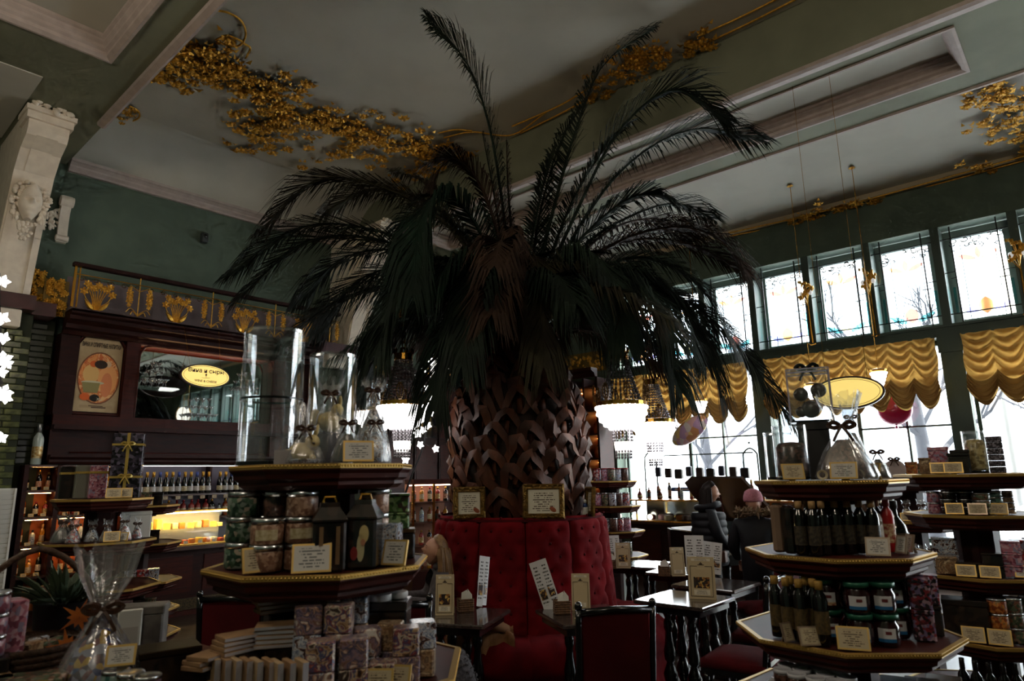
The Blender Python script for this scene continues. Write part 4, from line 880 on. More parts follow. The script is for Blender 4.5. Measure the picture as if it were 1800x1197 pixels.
# ================================================================== gilded ceiling garlands
BLS = []
for k in range(6):
    rr = random.Random(50+k); b = MB(); flower(b, (0, 0, 0), 1.0, 'XY', rr, (6, 7, 8, 6, 5, 9)[k])
    if k % 2 == 0:
        for j in range(7):
            a = j*.9; b.ell((.8*math.cos(a), .8*math.sin(a), -.15), (.22, .1, .12), 6, 4, Matrix.Rotation(a, 3, 'Z'))
    me = b.mesh('blossom'); me.materials.append(M_gold); BLS.append(me)
def garland(label, blobs, z, group_n, vines=(), rmin=.06, rmax=.115, seed=1, name='ceiling_garland', dens=1.):
    """gilded stucco garland on the ceiling; blobs are (picture point, spread) that mark where the blossoms sit on the ceiling plane"""
    rr = random.Random(seed); c0 = atZ(*blobs[0][0], z); t = thing(name, label, 'garland', (c0.x, c0.y, z))
    lv_ = MB(); tot = 0
    for (px, sx, sy, n) in blobs:
        for i in range(int(n*dens)):
            p = atZ(px[0]+rr.gauss(0, .5)*sx, px[1]+rr.gauss(0, .5)*sy, z) - c0; r = rr.uniform(rmin, rmax)
            o = obj('blossom', BLS[rr.randrange(6)], None, t, (p.x, p.y, -.02-rr.random()*.05), rr.random()*6); o.scale = (r, r, r*rr.uniform(.7, 1.1)); tot += 1
            for j in range(2):
                a = rr.random()*6.28; L = r*1.2; d = Vector((math.cos(a), math.sin(a), 0)); q = Vector((-d.y, d.x, 0)); c = p + d*r*.9; c.z = -.015
                lv_.add([c, c+d*L*.5+q*L*.25-UPV*.03, c+d*L, c+d*L*.5-q*L*.25-UPV*.03], [(0, 1, 2, 3)])
    lv_.build('gilded_leaves', M_gold, t)
    for v in vines:
        P = bez([atZ(x, y, z)-c0 - UPV*.02 for x, y in v], 10*len(v)); MB().tube(P, .014, 5).build('vine', M_gold, t, True)
    return t
garland('broad gilded flower garland across the main ceiling bay beside the wine wall', [((345, 90), 60, 25, 16), ((395, 115), 60, 30, 22), ((330, 130), 60, 22, 12), ((425, 140), 50, 28, 14), ((300, 95), 30, 20, 6), ((280, 130), 26, 14, 6), ((500, 160), 60, 32, 20), ((480, 205), 70, 45, 34), ((470, 245), 60, 22, 12), ((560, 205), 50, 30, 16), ((600, 205), 50, 32, 16), ((625, 235), 60, 32, 16), ((680, 225), 50, 35, 16), ((710, 265), 70, 30, 20), ((600, 270), 70, 22, 12), ((755, 255), 60, 26, 14), ((730, 300), 40, 20, 8), ((810, 272), 50, 14, 8)], 6.99, None,
        vines=[[(378, 15), (402, 20), (425, 35), (432, 60), (420, 78), (395, 75), (380, 68)], [(425, 72), (440, 82), (432, 100)], [(380, 68), (400, 60), (430, 72)], [(770, 232), (800, 226), (830, 228)], [(780, 240), (830, 230), (900, 235), (960, 195)]], seed=3)
garland('small gilded sprig with a ring beside the left ceiling beam', [((222, 190), 16, 10, 5), ((212, 205), 16, 6, 3)], 6.99, None, vines=[[(205, 206), (225, 212), (244, 205), (243, 193), (228, 184)]], seed=5, rmin=.04, rmax=.07)
garland('gilded flower cluster with twin vines along the middle beam', [((1080, 135), 60, 26, 14), ((1130, 110), 60, 30, 18), ((1150, 85), 40, 16, 8), ((1215, 75), 50, 20, 12), ((1110, 90), 30, 20, 5), ((1045, 160), 30, 14, 6)], 6.99, None, rmin=.045, rmax=.09,
        vines=[[(1225, 62), (1300, 28), (1380, -12)], [(1240, 74), (1320, 36), (1410, -10)], [(1040, 150), (980, 185), (900, 220)], [(1050, 162), (990, 195), (915, 232)]], seed=6)
garland('gilded leaf cluster on the pale ceiling at the upper right picture edge', [((1725, 165), 40, 18, 14), ((1760, 150), 50, 18, 16), ((1785, 180), 40, 30, 16), ((1750, 222), 50, 18, 14), ((1790, 215), 30, 20, 10), ((1795, 260), 16, 20, 6), ((1800, 245), 20, 40, 8)], 6.28, None, rmin=.05, rmax=.09, seed=8)
garland('gilded flower swag where the pale ceiling meets the window wall', [((1405, 385), 34, 8, 9), ((1430, 376), 40, 8, 12), ((1480, 360), 44, 10, 14), ((1515, 354), 40, 7, 9), ((1540, 350), 30, 5, 6), ((1385, 392), 20, 5, 5), ((1735, 290), 40, 6, 8)], 6.19, None, rmin=.05, rmax=.1, seed=9,
        vines=[[(1280, 414), (1400, 389), (1520, 357), (1660, 318), (1800, 280)], [(1280, 408), (1400, 381), (1520, 350), (1660, 311), (1800, 272)]])
# ================================================================== gold swagged blinds
def cloth_mat(name, c, tr, k):
    m = bpy.data.materials.new(name); m.use_nodes = True; nt = m.node_tree; nt.nodes.clear(); L = nt.links.new
    o = nt.nodes.new('ShaderNodeOutputMaterial'); d = nt.nodes.new('ShaderNodeBsdfDiffuse'); t = nt.nodes.new('ShaderNodeBsdfTranslucent'); g = nt.nodes.new('ShaderNodeBsdfGlossy')
    d.inputs[0].default_value = (*srgb(c), 1); t.inputs[0].default_value = (*srgb(tr), 1); g.inputs[0].default_value = (*srgb('#d9b46a'), 1); g.inputs['Roughness'].default_value = .45
    a = nt.nodes.new('ShaderNodeMixShader'); a.inputs[0].default_value = k; L(d.outputs[0], a.inputs[1]); L(t.outputs[0], a.inputs[2])
    b = nt.nodes.new('ShaderNodeMixShader'); b.inputs[0].default_value = .12; L(a.outputs[0], b.inputs[1]); L(g.outputs[0], b.inputs[2]); L(b.outputs[0], o.inputs[0]); return m
M_cur = cloth_mat('gold_silk_blind', '#b08c54', '#d6a656', .2); M_curd = cloth_mat('bunched_gold_silk', '#8f6d40', '#7a5628', .03)  # second silk is a darker copy: light lost in bunched layers, as colour
def blind(y0, y1, zt, zb, n, label, lift=None, sk=0.):
    NU, NV = n*16, 84; t = thing('swagged_blind', label, 'curtain', (XW-.1, y0, zb), 0, 'gold swagged blinds at the windows'); b = MB(); P = []; PH = []; rz_ = random.Random(int(y0*10)); wob = [rz_.uniform(-.5, .5) for _ in range(n+2)]
    for iv in range(NV+1):
        v = iv/NV; row_ = []; PH.append([])
        for iu in range(NU+1):
            u = iu/NU; s = (u*n) % 1.0; sw = 4*s*(1-s); base = zb + (lift(u) if lift else 0); hgt = zt-base
            vv = v; A = .09 + .16*vv**1.3; zz = zt - hgt*vv*(1-.17) - A*sw*(.25+.75*vv)
            ph = (zz + A*sw*1.2); f = 10 + 16*max(0, vv-.55)
            x = -.03 - .05*vv - (.075+.04*max(0, vv-.55))*(.5+.5*math.sin(2*PI*(zz*8.0*(1+.5*max(0,vv-.6)) + A*sw*9) + 1.1*math.sin(2.3*u*n+3*vv)))*(.3+.7*sw) - .05*(1-sw)*vv + .012*math.sin(2*PI*u*n*3.1+4*vv)*(1-vv)
            PH[-1].append(math.sin(2*PI*(zz*8.0*(1+.5*max(0,vv-.6)) + A*sw*9) + 1.1*math.sin(2.3*u*n+3*vv)))
            if vv > .62: x -= .035*math.sin(2*PI*(zz*17 + A*sw*14 + wob[int(u*n)]))*(vv-.62)/.38
            if vv > .72: x -= .1*math.sin(PI*(vv-.72)/.28)
            row_.append((x, (y1-y0)*u + .01*math.sin(11*vv+u*40), zz-zb))
        P.append(row_)
    for iv in range(NV):
        pass
    lin = MB(); lin.rings([[(p[0]+.022, p[1], p[2]) for p in r_] for r_ in P], False, False); keep = []  # extra layer added behind the folds only, to shade them from the daylight
    for k, f in enumerate(lin.f):
        iv, iu = k//NU, k % NU
        if PH[iv][iu] > .15 and iv/NV < .7: keep.append(f)
    lin.f = keep; lin.mi = [0]*len(keep); lin.build('gathered_lining', M_cur, t, True)
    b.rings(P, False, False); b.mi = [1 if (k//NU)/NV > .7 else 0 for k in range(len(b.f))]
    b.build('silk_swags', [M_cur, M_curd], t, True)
    MB().box((-.04, 0, zt-zb-.02), (.03, y1-y0, zt-zb+.03)).build('headrail', M_grf, t)
    return t
blind(1.78, 4.44, 3.7, 2.66, 8, 'gold silk blind in the middle window bay, between the two green posts')
blind(-1.2, 1.44, 3.7, 2.66, 7, 'gold silk blind at the right picture edge, right of the green post')
blind(4.76, 7.7, 3.7, 2.66, 8, 'gold silk blind partly behind the palm, beside the window counter', lambda u: -.25*u*u)
# ================================================================== sconces, pendants, oval sign, balloons at the windows
def sconce(y, label):
    t = thing('gilded_sconce', label, 'sconce', (XW-.03, y, 3.84), 0, 'gilded flower sconces on the window mullions'); MB().tube([(0, 0, 0), (-.02, 0, .4), (-.03, 0, .85)], [.022, .016, .012], 6).build('stem', M_brass, t)
    b = MB(); rr = random.Random(int(y*10))
    for i in range(9):
        a = i*.7; p = (-.05-.05*abs(math.sin(a)), .09*math.cos(a), .85+.035*i); b.tube(bez([(-.03, 0, .7+.02*i), (p[0]-.02, p[1]*.6, p[2]-.06), p], 5), .007, 4)
        for j in range(5): b.ell((p[0]+rr.uniform(-.03, .03), p[1]+rr.uniform(-.04, .04), p[2]+rr.uniform(-.03, .03)), (.02, .02, .03), 6, 4)
    b.build('gilded_blossoms', M_gold, t); MB().tube(bez([(-.03, -.06, .02), (-.05, 0, .0), (-.03, .06, .03)], 6), .012, 5).build('foot_scroll', M_brass, t)
    b = MB(); [b.ell((-.09, s*.08, .92), (.035, .035, .045), 8, 6) for s in (-1, 1)]; b.build('glass_cups', mat('frosted_cup', '#cfd4d4', .2, emit=(1, .95, .9), es=.3), t, True)
for y, l in ((.6, 'gilded flower sconce on the mullion at the right picture edge'), (2.6, 'gilded flower sconce left of the heavy green post'), (3.6, 'gilded flower sconce on the mullion above the hanging oval sign')): sconce(y, l)
M_glow = emis('glowing_crystal', (1, .96, .93), 5.)
M_cryst = mat('smoky_crystal_bead', '#8f8a90', .08, .35, coat=.6); M_crystg = mat('amber_crystal_bead', '#a07848', .1, .4, coat=.6)
def pendant(px, py, X, label):
    p = atX(px, py, X); t = thing('crystal_pendant', label, 'pendant lamp', (p.x, p.y, p.z), 0, 'small crystal pendants by the windows'); zc = 6.3
    MB().tube([(0, 0, .12), (0, 0, zc-p.z)], .006, 5).build('cord', M_brass, t); MB().lathe([(.05, zc-p.z-.03), (.02, zc-p.z)], 10).build('ceiling_rose', M_brass, t)
    MB().lathe([(.03, .08), (.1, .07), (.12, .1), (.02, .13)], 12).build('cap', M_brass, t)
    for i in range(4): MB().lathe([(.115-.018*i, .06-.05*i), (.12-.018*i, .045-.05*i), (.1-.018*i, .015-.05*i)], 12).build('crystal_tier', mat('lit_crystal_tier', '#e6e6ea', .1, emit=(1, .97, .95), es=4.5), t, True)
for px, py, X, l in ((1232, 712, 10.9, 'small lit crystal pendant before the blind beside the counter'), (1545, 662, 10.6, 'small lit crystal pendant before the middle gold blind'), (1428, 686, 10.6, 'small lit crystal pendant behind the clear gift box')): pendant(px, py, X, l)
ps = atD(1490, 688, 7.0); s2 = thing('oval_hanging_sign', 'plain glowing yellow oval sign hanging before the middle gold blind', 'sign', (ps.x, ps.y, ps.z-.17), -PI/2+.12)
oval_sign(s2, .33, .155)
for s in (-1, 1): MB().tube([(s*.2, 0, .3), (s*.2, 0, 6.2-ps.z+.17)], .0025, 4).build('hanging_wire', M_brass, s2)
bp = atX(1572, 718, XW+.08); bl = thing('balloon', 'magenta balloon showing below the middle gold blind', 'balloon', bp); b = MB(); b.ell((0, 0, 0), (.15, .26, .27), 18, 12); b.build('skin', mat('magenta_balloon_skin', '#a31246', .25, emit=None, coat=.5), bl, True); MB().lathe([(.005, -.27), (.03, -.31), (.02, -.32)], 8).build('knot', MATS['magenta_balloon_skin'], bl)
MB().tube(bez([(0, 0, -.3), (-.1, .2, -.9), (-.15, .5, -1.6), (-.15, .55, -1.98+.0)], 10), .003, 4).build('string', M_white, bl)
bp = atX(1212, 757, XW-.55); bl = thing('foil_balloon', 'pink and gold iridescent foil balloon tilted under the blind beside the counter', 'balloon', bp); MB().ell((0, 0, 0), (.1, .42, .2), 18, 12, Matrix.Rotation(-.55, 3, 'X')).build('skin', print_mat('iridescent_foil', ['#d8a8a0', '#e3c27c', '#b892b0', '#d8c8c0', '#c98a58'], 9, .25, 1, .6), bl, True); MB().tube([(0, .3, -.2), (-.4, .0, -1.36)], .003, 4).build('string', mat('pink_ribbon', '#a05070', .5), bl)
# ================================================================== crystal chandeliers hanging round the palm
def chandelier_mesh():
    parts = {}
    b = MB(); b.lathe([(.015, 1.02), (.06, 1.1), (.075, 1.13), (.055, 1.15), (.02, 1.16)], 14); b.lathe([(.02, .98), (.035, 1.0), (.02, 1.03)], 10); parts['canopy'] = (b, M_brass, True)
    b = MB()
    for i in range(5):
        z = .75+.055*i; b.tube([((.02*math.cos(a) if i % 2 else 0), (0 if i % 2 else .02*math.cos(a)), z+.034*math.sin(a)) for a in [k*PI/4 for k in range(9)]], .006, 5)
    parts['chain'] = (b, M_brass, False)
    b = MB(); b.lathe([(.075, .66), (.085, .665), (.085, .72), (.075, .725)], 18)
    for i in range(10): a = i*PI/5; b.ell((.085*math.cos(a), .085*math.sin(a), .745), (.012, .012, .028), 6, 4)
    parts['crown'] = (b, M_brass, False)
    b = MB()
    for i in range(22):
        a = 2*PI*i/22
        for j in range(15):
            u = j/14; r = .078+.115*u**1.25; b.ell((r*math.cos(a), r*math.sin(a), .65-.4*u), (.0105, .0105, .0125), 5, 3)
    parts['bead_strands'] = (b, M_cryst, False)
    b = MB(); b.lathe([(.205, .235), (.225, .24), (.225, .275), (.205, .28)], 24); parts['ring'] = (b, M_brass, False)
    b = MB()
    for i in range(8):
        a = 2*PI*i/8
        for j in range(9):
            for q in range(3):
                w = (q-1)*.028*math.sin(PI*(j+1)/10); r = .235+.012*math.sin(j*.3); b.ell((r*math.cos(a)-w*math.sin(a), r*math.sin(a)+w*math.cos(a), .285+.017*j), (.009, .009, .01), 5, 3)
    parts['crystal_leaves'] = (b, M_crystg, False)
    b = MB(); b.lathe([(.225, .235), (.222, .19), (.2, .12), (.15, .06), (.09, .035), (.03, .03)], 28)
    for i in range(28):
        for j in range(5): a = 2*PI*(i+.5*(j % 2))/28; r = (.226, .216, .192, .155, .11)[j]; b.ell((r*math.cos(a), r*math.sin(a), (.225, .17, .115, .075, .045)[j]), (.014, .014, .018), 5, 3)
    parts['lit_bowl'] = (b, M_glow, False)
    b = MB()
    for i in range(16):
        a = 2*PI*i/16
        for j in range(4): b.ell((.085*math.cos(a), .085*math.sin(a), .02-.028*j), (.009, .009, .014), 5, 3)
    parts['fringe'] = (b, M_cryst, False); b = MB()
    for i in range(16):
        a = 2*PI*i/16
        for j in range(3): b.ell((.07*math.cos(a), .07*math.sin(a), -.16-.026*j), (.009, .009, .014), 5, 3)
    parts['lower_fringe'] = (b, M_cryst, False)
    b = MB(); b.lathe([(.078, -.075), (.08, -.1), (.072, -.15), (.05, -.17)], 16); parts['lower_tier'] = (b, emis('glowing_lower_tier', (1, .93, .85), 2.2), False)
    return parts
CHM = {k: (b.mesh(k, sm), m) for k, (b, m, sm) in chandelier_mesh().items()}
for px, py, D, l, s in ((1092, 712, 5.9, 'lit crystal chandelier hanging right of the pineapple, nearer of the pair', 1.0), (1149, 742, 7.3, 'lit crystal chandelier hanging right of the pineapple, farther of the pair', 1.0), (708, 712, 6.0, 'lit crystal chandelier hanging left of the pineapple, nearer of the pair', 1.0), (662, 722, 7.5, 'crystal chandelier left of the pineapple, partly hidden behind the clear gift tubes', 1.0)):
    p = atD(px, py, D); t = thing('crystal_chandelier', l, 'chandelier', (p.x, p.y, p.z-.25), 0, 'crystal chandeliers hung around the palm')
    for k, (me, m) in CHM.items(): obj(k, me, m, t)
    # dark bracket arm from the palm's crown carries it
    hx, hy, hz = p.x, p.y, p.z-.25+1.15; dx, dy = PC.x-hx, PC.y-hy
    MB().tube(bez([(0, 0, 1.15), (dx*.08, dy*.08, 1.28), (dx*.5, dy*.5, 1.22), (dx*.95, dy*.95, 2.9-(p.z-.25))], 14), .014, 6).build('bracket_arm', M_black, t)
# ================================================================== window-side counter, back cabinet, arched rack
wc = thing('window_counter', 'dark mahogany counter with glass pastry case along the windows', 'counter', (10.2, 4.2, 0))
def wb(n, a, b_, m=M_mah): return MB().box((a[0]-10.2, a[1]-4.2, a[2]), (b_[0]-10.2, b_[1]-4.2, b_[2])).build(n, m, wc)
wb('body', (10.25, 2.2, 0), (10.9, 6.45, .86)); wb('counter_edge', (10.15, 2.15, .86), (11.0, 6.5, .91), M_wood); wb('brass_rail', (10.14, 2.15, .9), (10.17, 6.5, .925), M_brass); wb('plinth', (10.2, 2.2, 0), (10.25, 6.45, .1), M_mahr)
for k in range(6): wb('front_panel', (10.235, 2.35+.7*k, .2), (10.25, 2.9+.7*k, .76), M_mahr)
wb('case_glass', (10.25, 3.9, .91), (10.258, 6.35, 1.24), M_pane); wb('case_glass', (10.25, 2.2, .91), (10.258, 3.7, 1.24), M_pane); wb('case_top', (10.2, 2.2, 1.24), (10.75, 6.4, 1.265), M_brass); wb('case_back', (10.78, 2.2, .91), (10.8, 6.4, 1.24), mat('case_mirror', '#9aa0a0', .1, .9))
for k in range(7): 
    t = MB().ell((0, 0, .05), (.045, .045, .045), 12, 8).build('globe_lamp', emis('warm_globe', (1, .86, .66), 5), wc, True); t.location = (.25, 2.2-.15+.0+(.35*k-.1)*.9+.0, .91)
for yy in (3.95, 6.3): wb('case_post', (10.24, yy-.012, .91), (10.264, yy+.012, 1.24), M_brass)
rb = random.Random(77)
for i in range(30):
    y = 6.32-.135*i; g, l, c = sets[rb.randrange(8)]; kd = rb.choice(('square', 'oil', 'round', 'wine'))
    bottle(kd, (10.42+.09*(i % 3), y, 1.265), g, l, c, '%s-capped bottle, %s from the left on the window counter case' % (c.name.split('_')[0], nth(i) if i < 20 else nth(i-20)+' past the twentieth'), 'bottles on the window counter', rb.uniform(.8, 1.05))
M_cake = [mat('chocolate_cake', '#4a2414', .5), mat('pink_cake', '#c89aa0', .5), mat('cream_cake', '#d8c8a8', .5), mat('orange_pastry', '#b8692a', .5)]
for i in range(14):
    o = MB().lathe([(.075, 0), (.08, .01), (.08, .07), (.06, .085), (.02, .09)], 14).build('pastry', M_cake[i % 4], None, 'auto'); o.location = (10.56+.1*(i % 2), 6.2-.17*i, .912); tag(o, 'round %s, %s from the left in the window pastry case' % (M_cake[i % 4].name.replace('_', ' '), nth(i)), 'cake', 'pastries in the window case')
rk = thing('arched_rack', 'dark green tubular rack with arched ends on the window counter, holding tins', 'rack', (10.85, 4.4, .912))
def arch_end(y): return bez([(0, y-.12, 0), (0, y-.12, .95), (0, y-.1, 1.1), (0, y, 1.17), (0, y+.1, 1.1), (0, y+.12, .95), (0, y+.12, 0)], 30)
for y in (.05, 1.92): MB().tube(arch_end(y), .014, 6).build('arched_end', M_grf, rk, True); MB().ell((0, y, 1.26), (.02, .02, .02), 8, 6).tube([(0, y, 1.17), (0, y, 1.25)], .005, 5).build('finial', M_grf, rk)
MB().tube([(0, .0, 1.1), (0, 1.95, 1.1)], .012, 6).build('top_bar', M_grf, rk); MB().tube([(0, 1.0, 0), (0, 1.0, 1.1)], .01, 6).build('middle_post', M_grf, rk); MB().tube([(0, 0, .45), (0, 1.95, .45)], .006, 6).build('lower_bar', M_grf, rk)
mug = MB().lathe([(.05, 0), (.06, .01), (.06, .16), (.052, .16), (.05, .02)], 14, cap=False).mesh('mug_body', True); M_mugs = [mat('black_mug', '#17151a', .3), mat('brown_tin', '#3c2c2a', .4), mat('navy_mug', '#1d2440', .3)]
for i in range(9):
    y = 4.4+.14+.2*i; t = thing('hanging_tin', 'dark tin %s from the right on the arched counter rack' % nth(i), 'tin', (10.8, y, 1.6+.02*(i % 3)), 0, 'dark tins on the arched rack')
    b = MB(); b.bbox((-.05, -.07+.01*(i % 3), 0), (.05, .07-.01*(i % 3), .17), .02); b.build('tin_body', M_mugs[i % 3], t); MB().tube([(0, -.05, .17), (.03, 0, .4), (0, .05, .17)], .004, 4).build('hanger', M_grf, t)
t = thing('window_bottles_tray', 'blue boxed sweets on the rack shelf', 'box', (10.92, 5.42, 1.3825)); MB().bbox((-.06, 0, 0), (.06, .55, .07), .01).build('box', mat('blue_sweet_box', '#2b58a8', .4), t); MB().box((-.061, .1, .02), (-.06, .45, .05)).build('label', L_wh, t)
MB().box((-.1, .0, .46), (.1, 1.95, .468)).build('glass_shelf', M_pane, rk)
# glazed cabinet with amber-lit shelves by the end of the window wall
ac = thing('amber_cabinet', 'tall dark cabinet with amber-lit shelves in the back corner', 'cabinet', (11.35, 7.8, 0))
def ab(n, a, b_, m=M_mah): return MB().box((a[0]-11.35, a[1]-7.8, a[2]), (b_[0]-11.35, b_[1]-7.8, b_[2])).build(n, m, ac)
ab('back_panel', (11.85, 7.8, 0), (11.92, 9.5, 3.7)); ab('base', (11.35, 7.8, 0), (11.9, 9.5, 1.0)); 
for y in (7.78, 8.12, 8.5, 9.0, 9.48): ab('upright', (11.38, y, 1.0), (11.88, y+.05, 3.7))
for k, z in enumerate((1.0, 1.5, 2.0, 2.5, 3.0, 3.5)):
    ab('shelf', (11.4, 7.8, z), (11.86, 9.5, z+.03)); 
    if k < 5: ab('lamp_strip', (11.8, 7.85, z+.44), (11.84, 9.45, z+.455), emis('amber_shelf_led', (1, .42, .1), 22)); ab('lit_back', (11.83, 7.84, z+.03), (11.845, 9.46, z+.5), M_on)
MB().sweep([(0, 0), (.08, 0), (.12, .08), (.22, .12), (.22, .18), (0, .18)], [(11.35-11.35, 7.75-7.8, 3.7), (0, 9.55-7.8, 3.7)]).build('cornice', M_mah, ac)
dsh = MB().lathe([(.12, .0), (.125, .01), (.03, .012)], 16).mesh('plate', True)
for k, z in enumerate((1.53, 2.03, 2.53, 3.03)):
    for i, y in enumerate((7.96, 8.3, 8.75, 9.2)):
        kk = (i+k) % 3
        if kk == 0:
            o = MB().lathe([(.03, 0), (.08, .05), (.1, .14), (.06, .24), (.05, .3), (.07, .32)], 14).build('amber_vase', mat('amber_vase_glass', '#c87a1c', .15, coat=.5), None, True)
        else: o = MB().lathe([(.06, 0), (.09, .03), (.1, .12), (.08, .2), (.09, .21), (.03, .26), (.02, .3)], 14).build('amber_jar', mat('orange_jar_glass', '#b8521a', .15, coat=.5), None, True)
        o.location = (11.6, y, z+.0015); tag(o, '%s glowing on the %s shelf, %s bay of the amber-lit cabinet' % (('amber vase', 'orange jar', 'orange jar')[kk], ('lowest', 'second', 'third', 'top')[k], nth(i)), 'vase', 'amber glassware in the corner cabinet')
t = thing('gilded_frieze', 'band of gilded relief on the green wall above the corner cabinet', 'relief', (11.94, 7.95, 3.95)); b = MB(); rr = random.Random(3)
for i in range(120):
    c = (-.01-.02*rr.random(), rr.uniform(0, 1.9), rr.uniform(0, .38)); b.ell(c, (.02, rr.uniform(.02, .05), rr.uniform(.02, .05)), 6, 4)
b.build('blossoms', M_gold, t); MB().box((-.012, -.05, -.03), (0, 1.95, .42)).build('back_plate', mat('dull_gold_plate', '#7c6430', .5, .5), t)
# second dark cabinet of the wine wall, seen behind the palm
c2 = thing('panelled_cabinet', 'dark panelled cabinet on the back wall behind the palm', 'cabinet', (7.35, 10.4, 0))
def c2b(n, a, b_, m=M_mah): return MB().box((a[0]-7.35, a[1]-10.4, a[2]), (b_[0]-7.35, b_[1]-10.4, b_[2])).build(n, m, c2)
c2b('carcass', (7.35, 10.4, 0), (11.3, 10.58, 3.7)); MB().sweep([(0, 0), (.06, 0), (.1, .07), (.2, .1), (.2, .18), (0, .18)], [(11.3-7.35, 0, 3.66), (0, 0, 3.66)]).build('cornice', M_mah, c2)
for k in range(6):
    x = 7.42+.65*k; c2b('upper_panel', (x, 10.385, 2.5), (x+.55, 10.4, 3.5), mat('dim_cabinet_mirror', '#8d98a0', .06, .9) if k % 2 == 0 else M_mahr); c2b('middle_panel', (x, 10.385, 1.5), (x+.55, 10.4, 2.35), M_mahr); c2b('lower_panel', (x, 10.385, .2), (x+.55, 10.4, 1.35), M_mahr); c2b('stile', (x-.06, 10.37, .1), (x-.02, 10.4, 3.6), M_mah)
# ================================================================== octagonal tiered display stands
def octa(R, ph): return [(R*math.cos(ph+PI/4*k+PI/8)/math.cos(PI/8), R*math.sin(ph+PI/4*k+PI/8)/math.cos(PI/8)) for k in range(8)]
class Stand: pass
def stand(px, D, levels, delta, label, bead=True, base=True):
    """tiered mahogany stand: central column, octagonal shelves with moulded edge and gilt beading; levels = (height, inner radius)"""
    c = atD(px, 838, D); c.z = 0; S = Stand(); S.c = c; S.D = D; S.z = [z for z, R in levels]; S.R = [R for z, R in levels]
    ph = math.atan2(-c.y, -c.x) + math.radians(delta); S.ph = ph
    t = thing('display_stand', label, 'display stand', (c.x, c.y, 0), 0, 'tiered octagonal display stands'); S.t = t
    zt = max(S.z)
    MB().prism(octa(.1, ph), .08, zt-.05).build('column', M_mah, t); MB().prism(octa(.13, ph), zt-.1, zt-.05).prism(octa(.3, ph), 0, .08).build('collar', M_mahr, t)
    for z, R in levels:
        rings_ = [octa(r, ph) for r in (R*.55, R*.84, R*.9, R*.9, R*.95, R*.96, R)]; zz = (z-.085, z-.08, z-.066, z-.055, z-.045, z-.03, z-.018)
        b = MB(); b.rings([[(x, y, h) for x, y in o] for o, h in zip(rings_, zz)] + [[(x, y, z-.012) for x, y in octa(R, ph)], [(x, y, z-.002) for x, y in octa(R*.985, ph)]]); sh = b.build('shelf', M_mahr, t)
        # gilt beaded strip along the rim
        b = MB(); o1 = octa(R*1.004, ph); o2 = octa(R*.962, ph); b.rings([[(x, y, z-.014) for x, y in o1], [(x, y, z) for x, y in o1], [(x, y, z+.0015) for x, y in o2], [(x, y, z-.004) for x, y in o2]], True, False)
        b.build('gilt_strip', M_dgold, t)
        if bead:
            b = MB()
            for k in range(8):
                p, q = Vector((*o1[k], z-.006)), Vector((*o1[(k+1) % 8], z-.006)); n = int((q-p).length/.011)
                for i in range(n): b.ell(p.lerp(q, (i+.5)/n), (.0042, .0042, .0055), 4, 2)
            ob = b.build('gilt_beads', M_dgold, t); ob['kind'] = 'stuff'
    return S
PILES = {}; LASTP = [None]
def reg(t, loc, r, h):
    """note a good's footprint on a stand so that settle() can part goods that would stand inside each other"""
    if LASTP[0] is None: return
    S, l, p = LASTP[0]
    if abs(loc[0]-p.x)+abs(loc[1]-p.y) > 1e-4: return
    k = (id(S), l, round(loc[0], 4), round(loc[1], 4)); e = PILES.setdefault(k, {'S': S, 'l': l, 'x': loc[0], 'y': loc[1], 'r': 0, 'z0': 9, 'z1': -9, 'o': []})
    e['r'] = max(e['r'], r); e['z0'] = min(e['z0'], loc[2]); e['z1'] = max(e['z1'], loc[2]+h); e['o'].append(t)
def settle(n=160):
    E = list(PILES.values())
    for e in E: e['x0'], e['y0'] = e['x'], e['y']
    for it in range(n):
        for i, a in enumerate(E):
            for b in E[i+1:]:
                if a['S'] is not b['S'] or a['l'] != b['l'] or a['z0'] >= b['z1']-.002 or b['z0'] >= a['z1']-.002: continue
                dx, dy = b['x']-a['x'], b['y']-a['y']; d = math.hypot(dx, dy) or 1e-6; g = a['r']+b['r']+.001-d
                if g > 0: ux, uy = dx/d, dy/d; a['x'] -= ux*g*.5; a['y'] -= uy*g*.5; b['x'] += ux*g*.5; b['y'] += uy*g*.5
            S = a['S']; dx, dy = a['x']-S.c.x, a['y']-S.c.y; d = math.hypot(dx, dy) or 1e-6; lo = (.146+a['r']) if a['l'] > 0 else 0; hi = S.R[a['l']]-a['r']*.9 if a['r'] > .085 else S.R[a['l']]-a['r']-.03
            t_ = min(max(d, lo), max(hi, lo)); a['x'] = S.c.x+dx/d*t_; a['y'] = S.c.y+dy/d*t_
    for e in E:
        for o in e['o']: o.location.x += e['x']-e['x0']; o.location.y += e['y']-e['y0']
def pos(S, l, px, d=0., dz=0.):
    p = atD(px, 838, S.D-d); p.z = S.z[l]+dz+.003; LASTP[0] = (S, l, p.copy()); return p
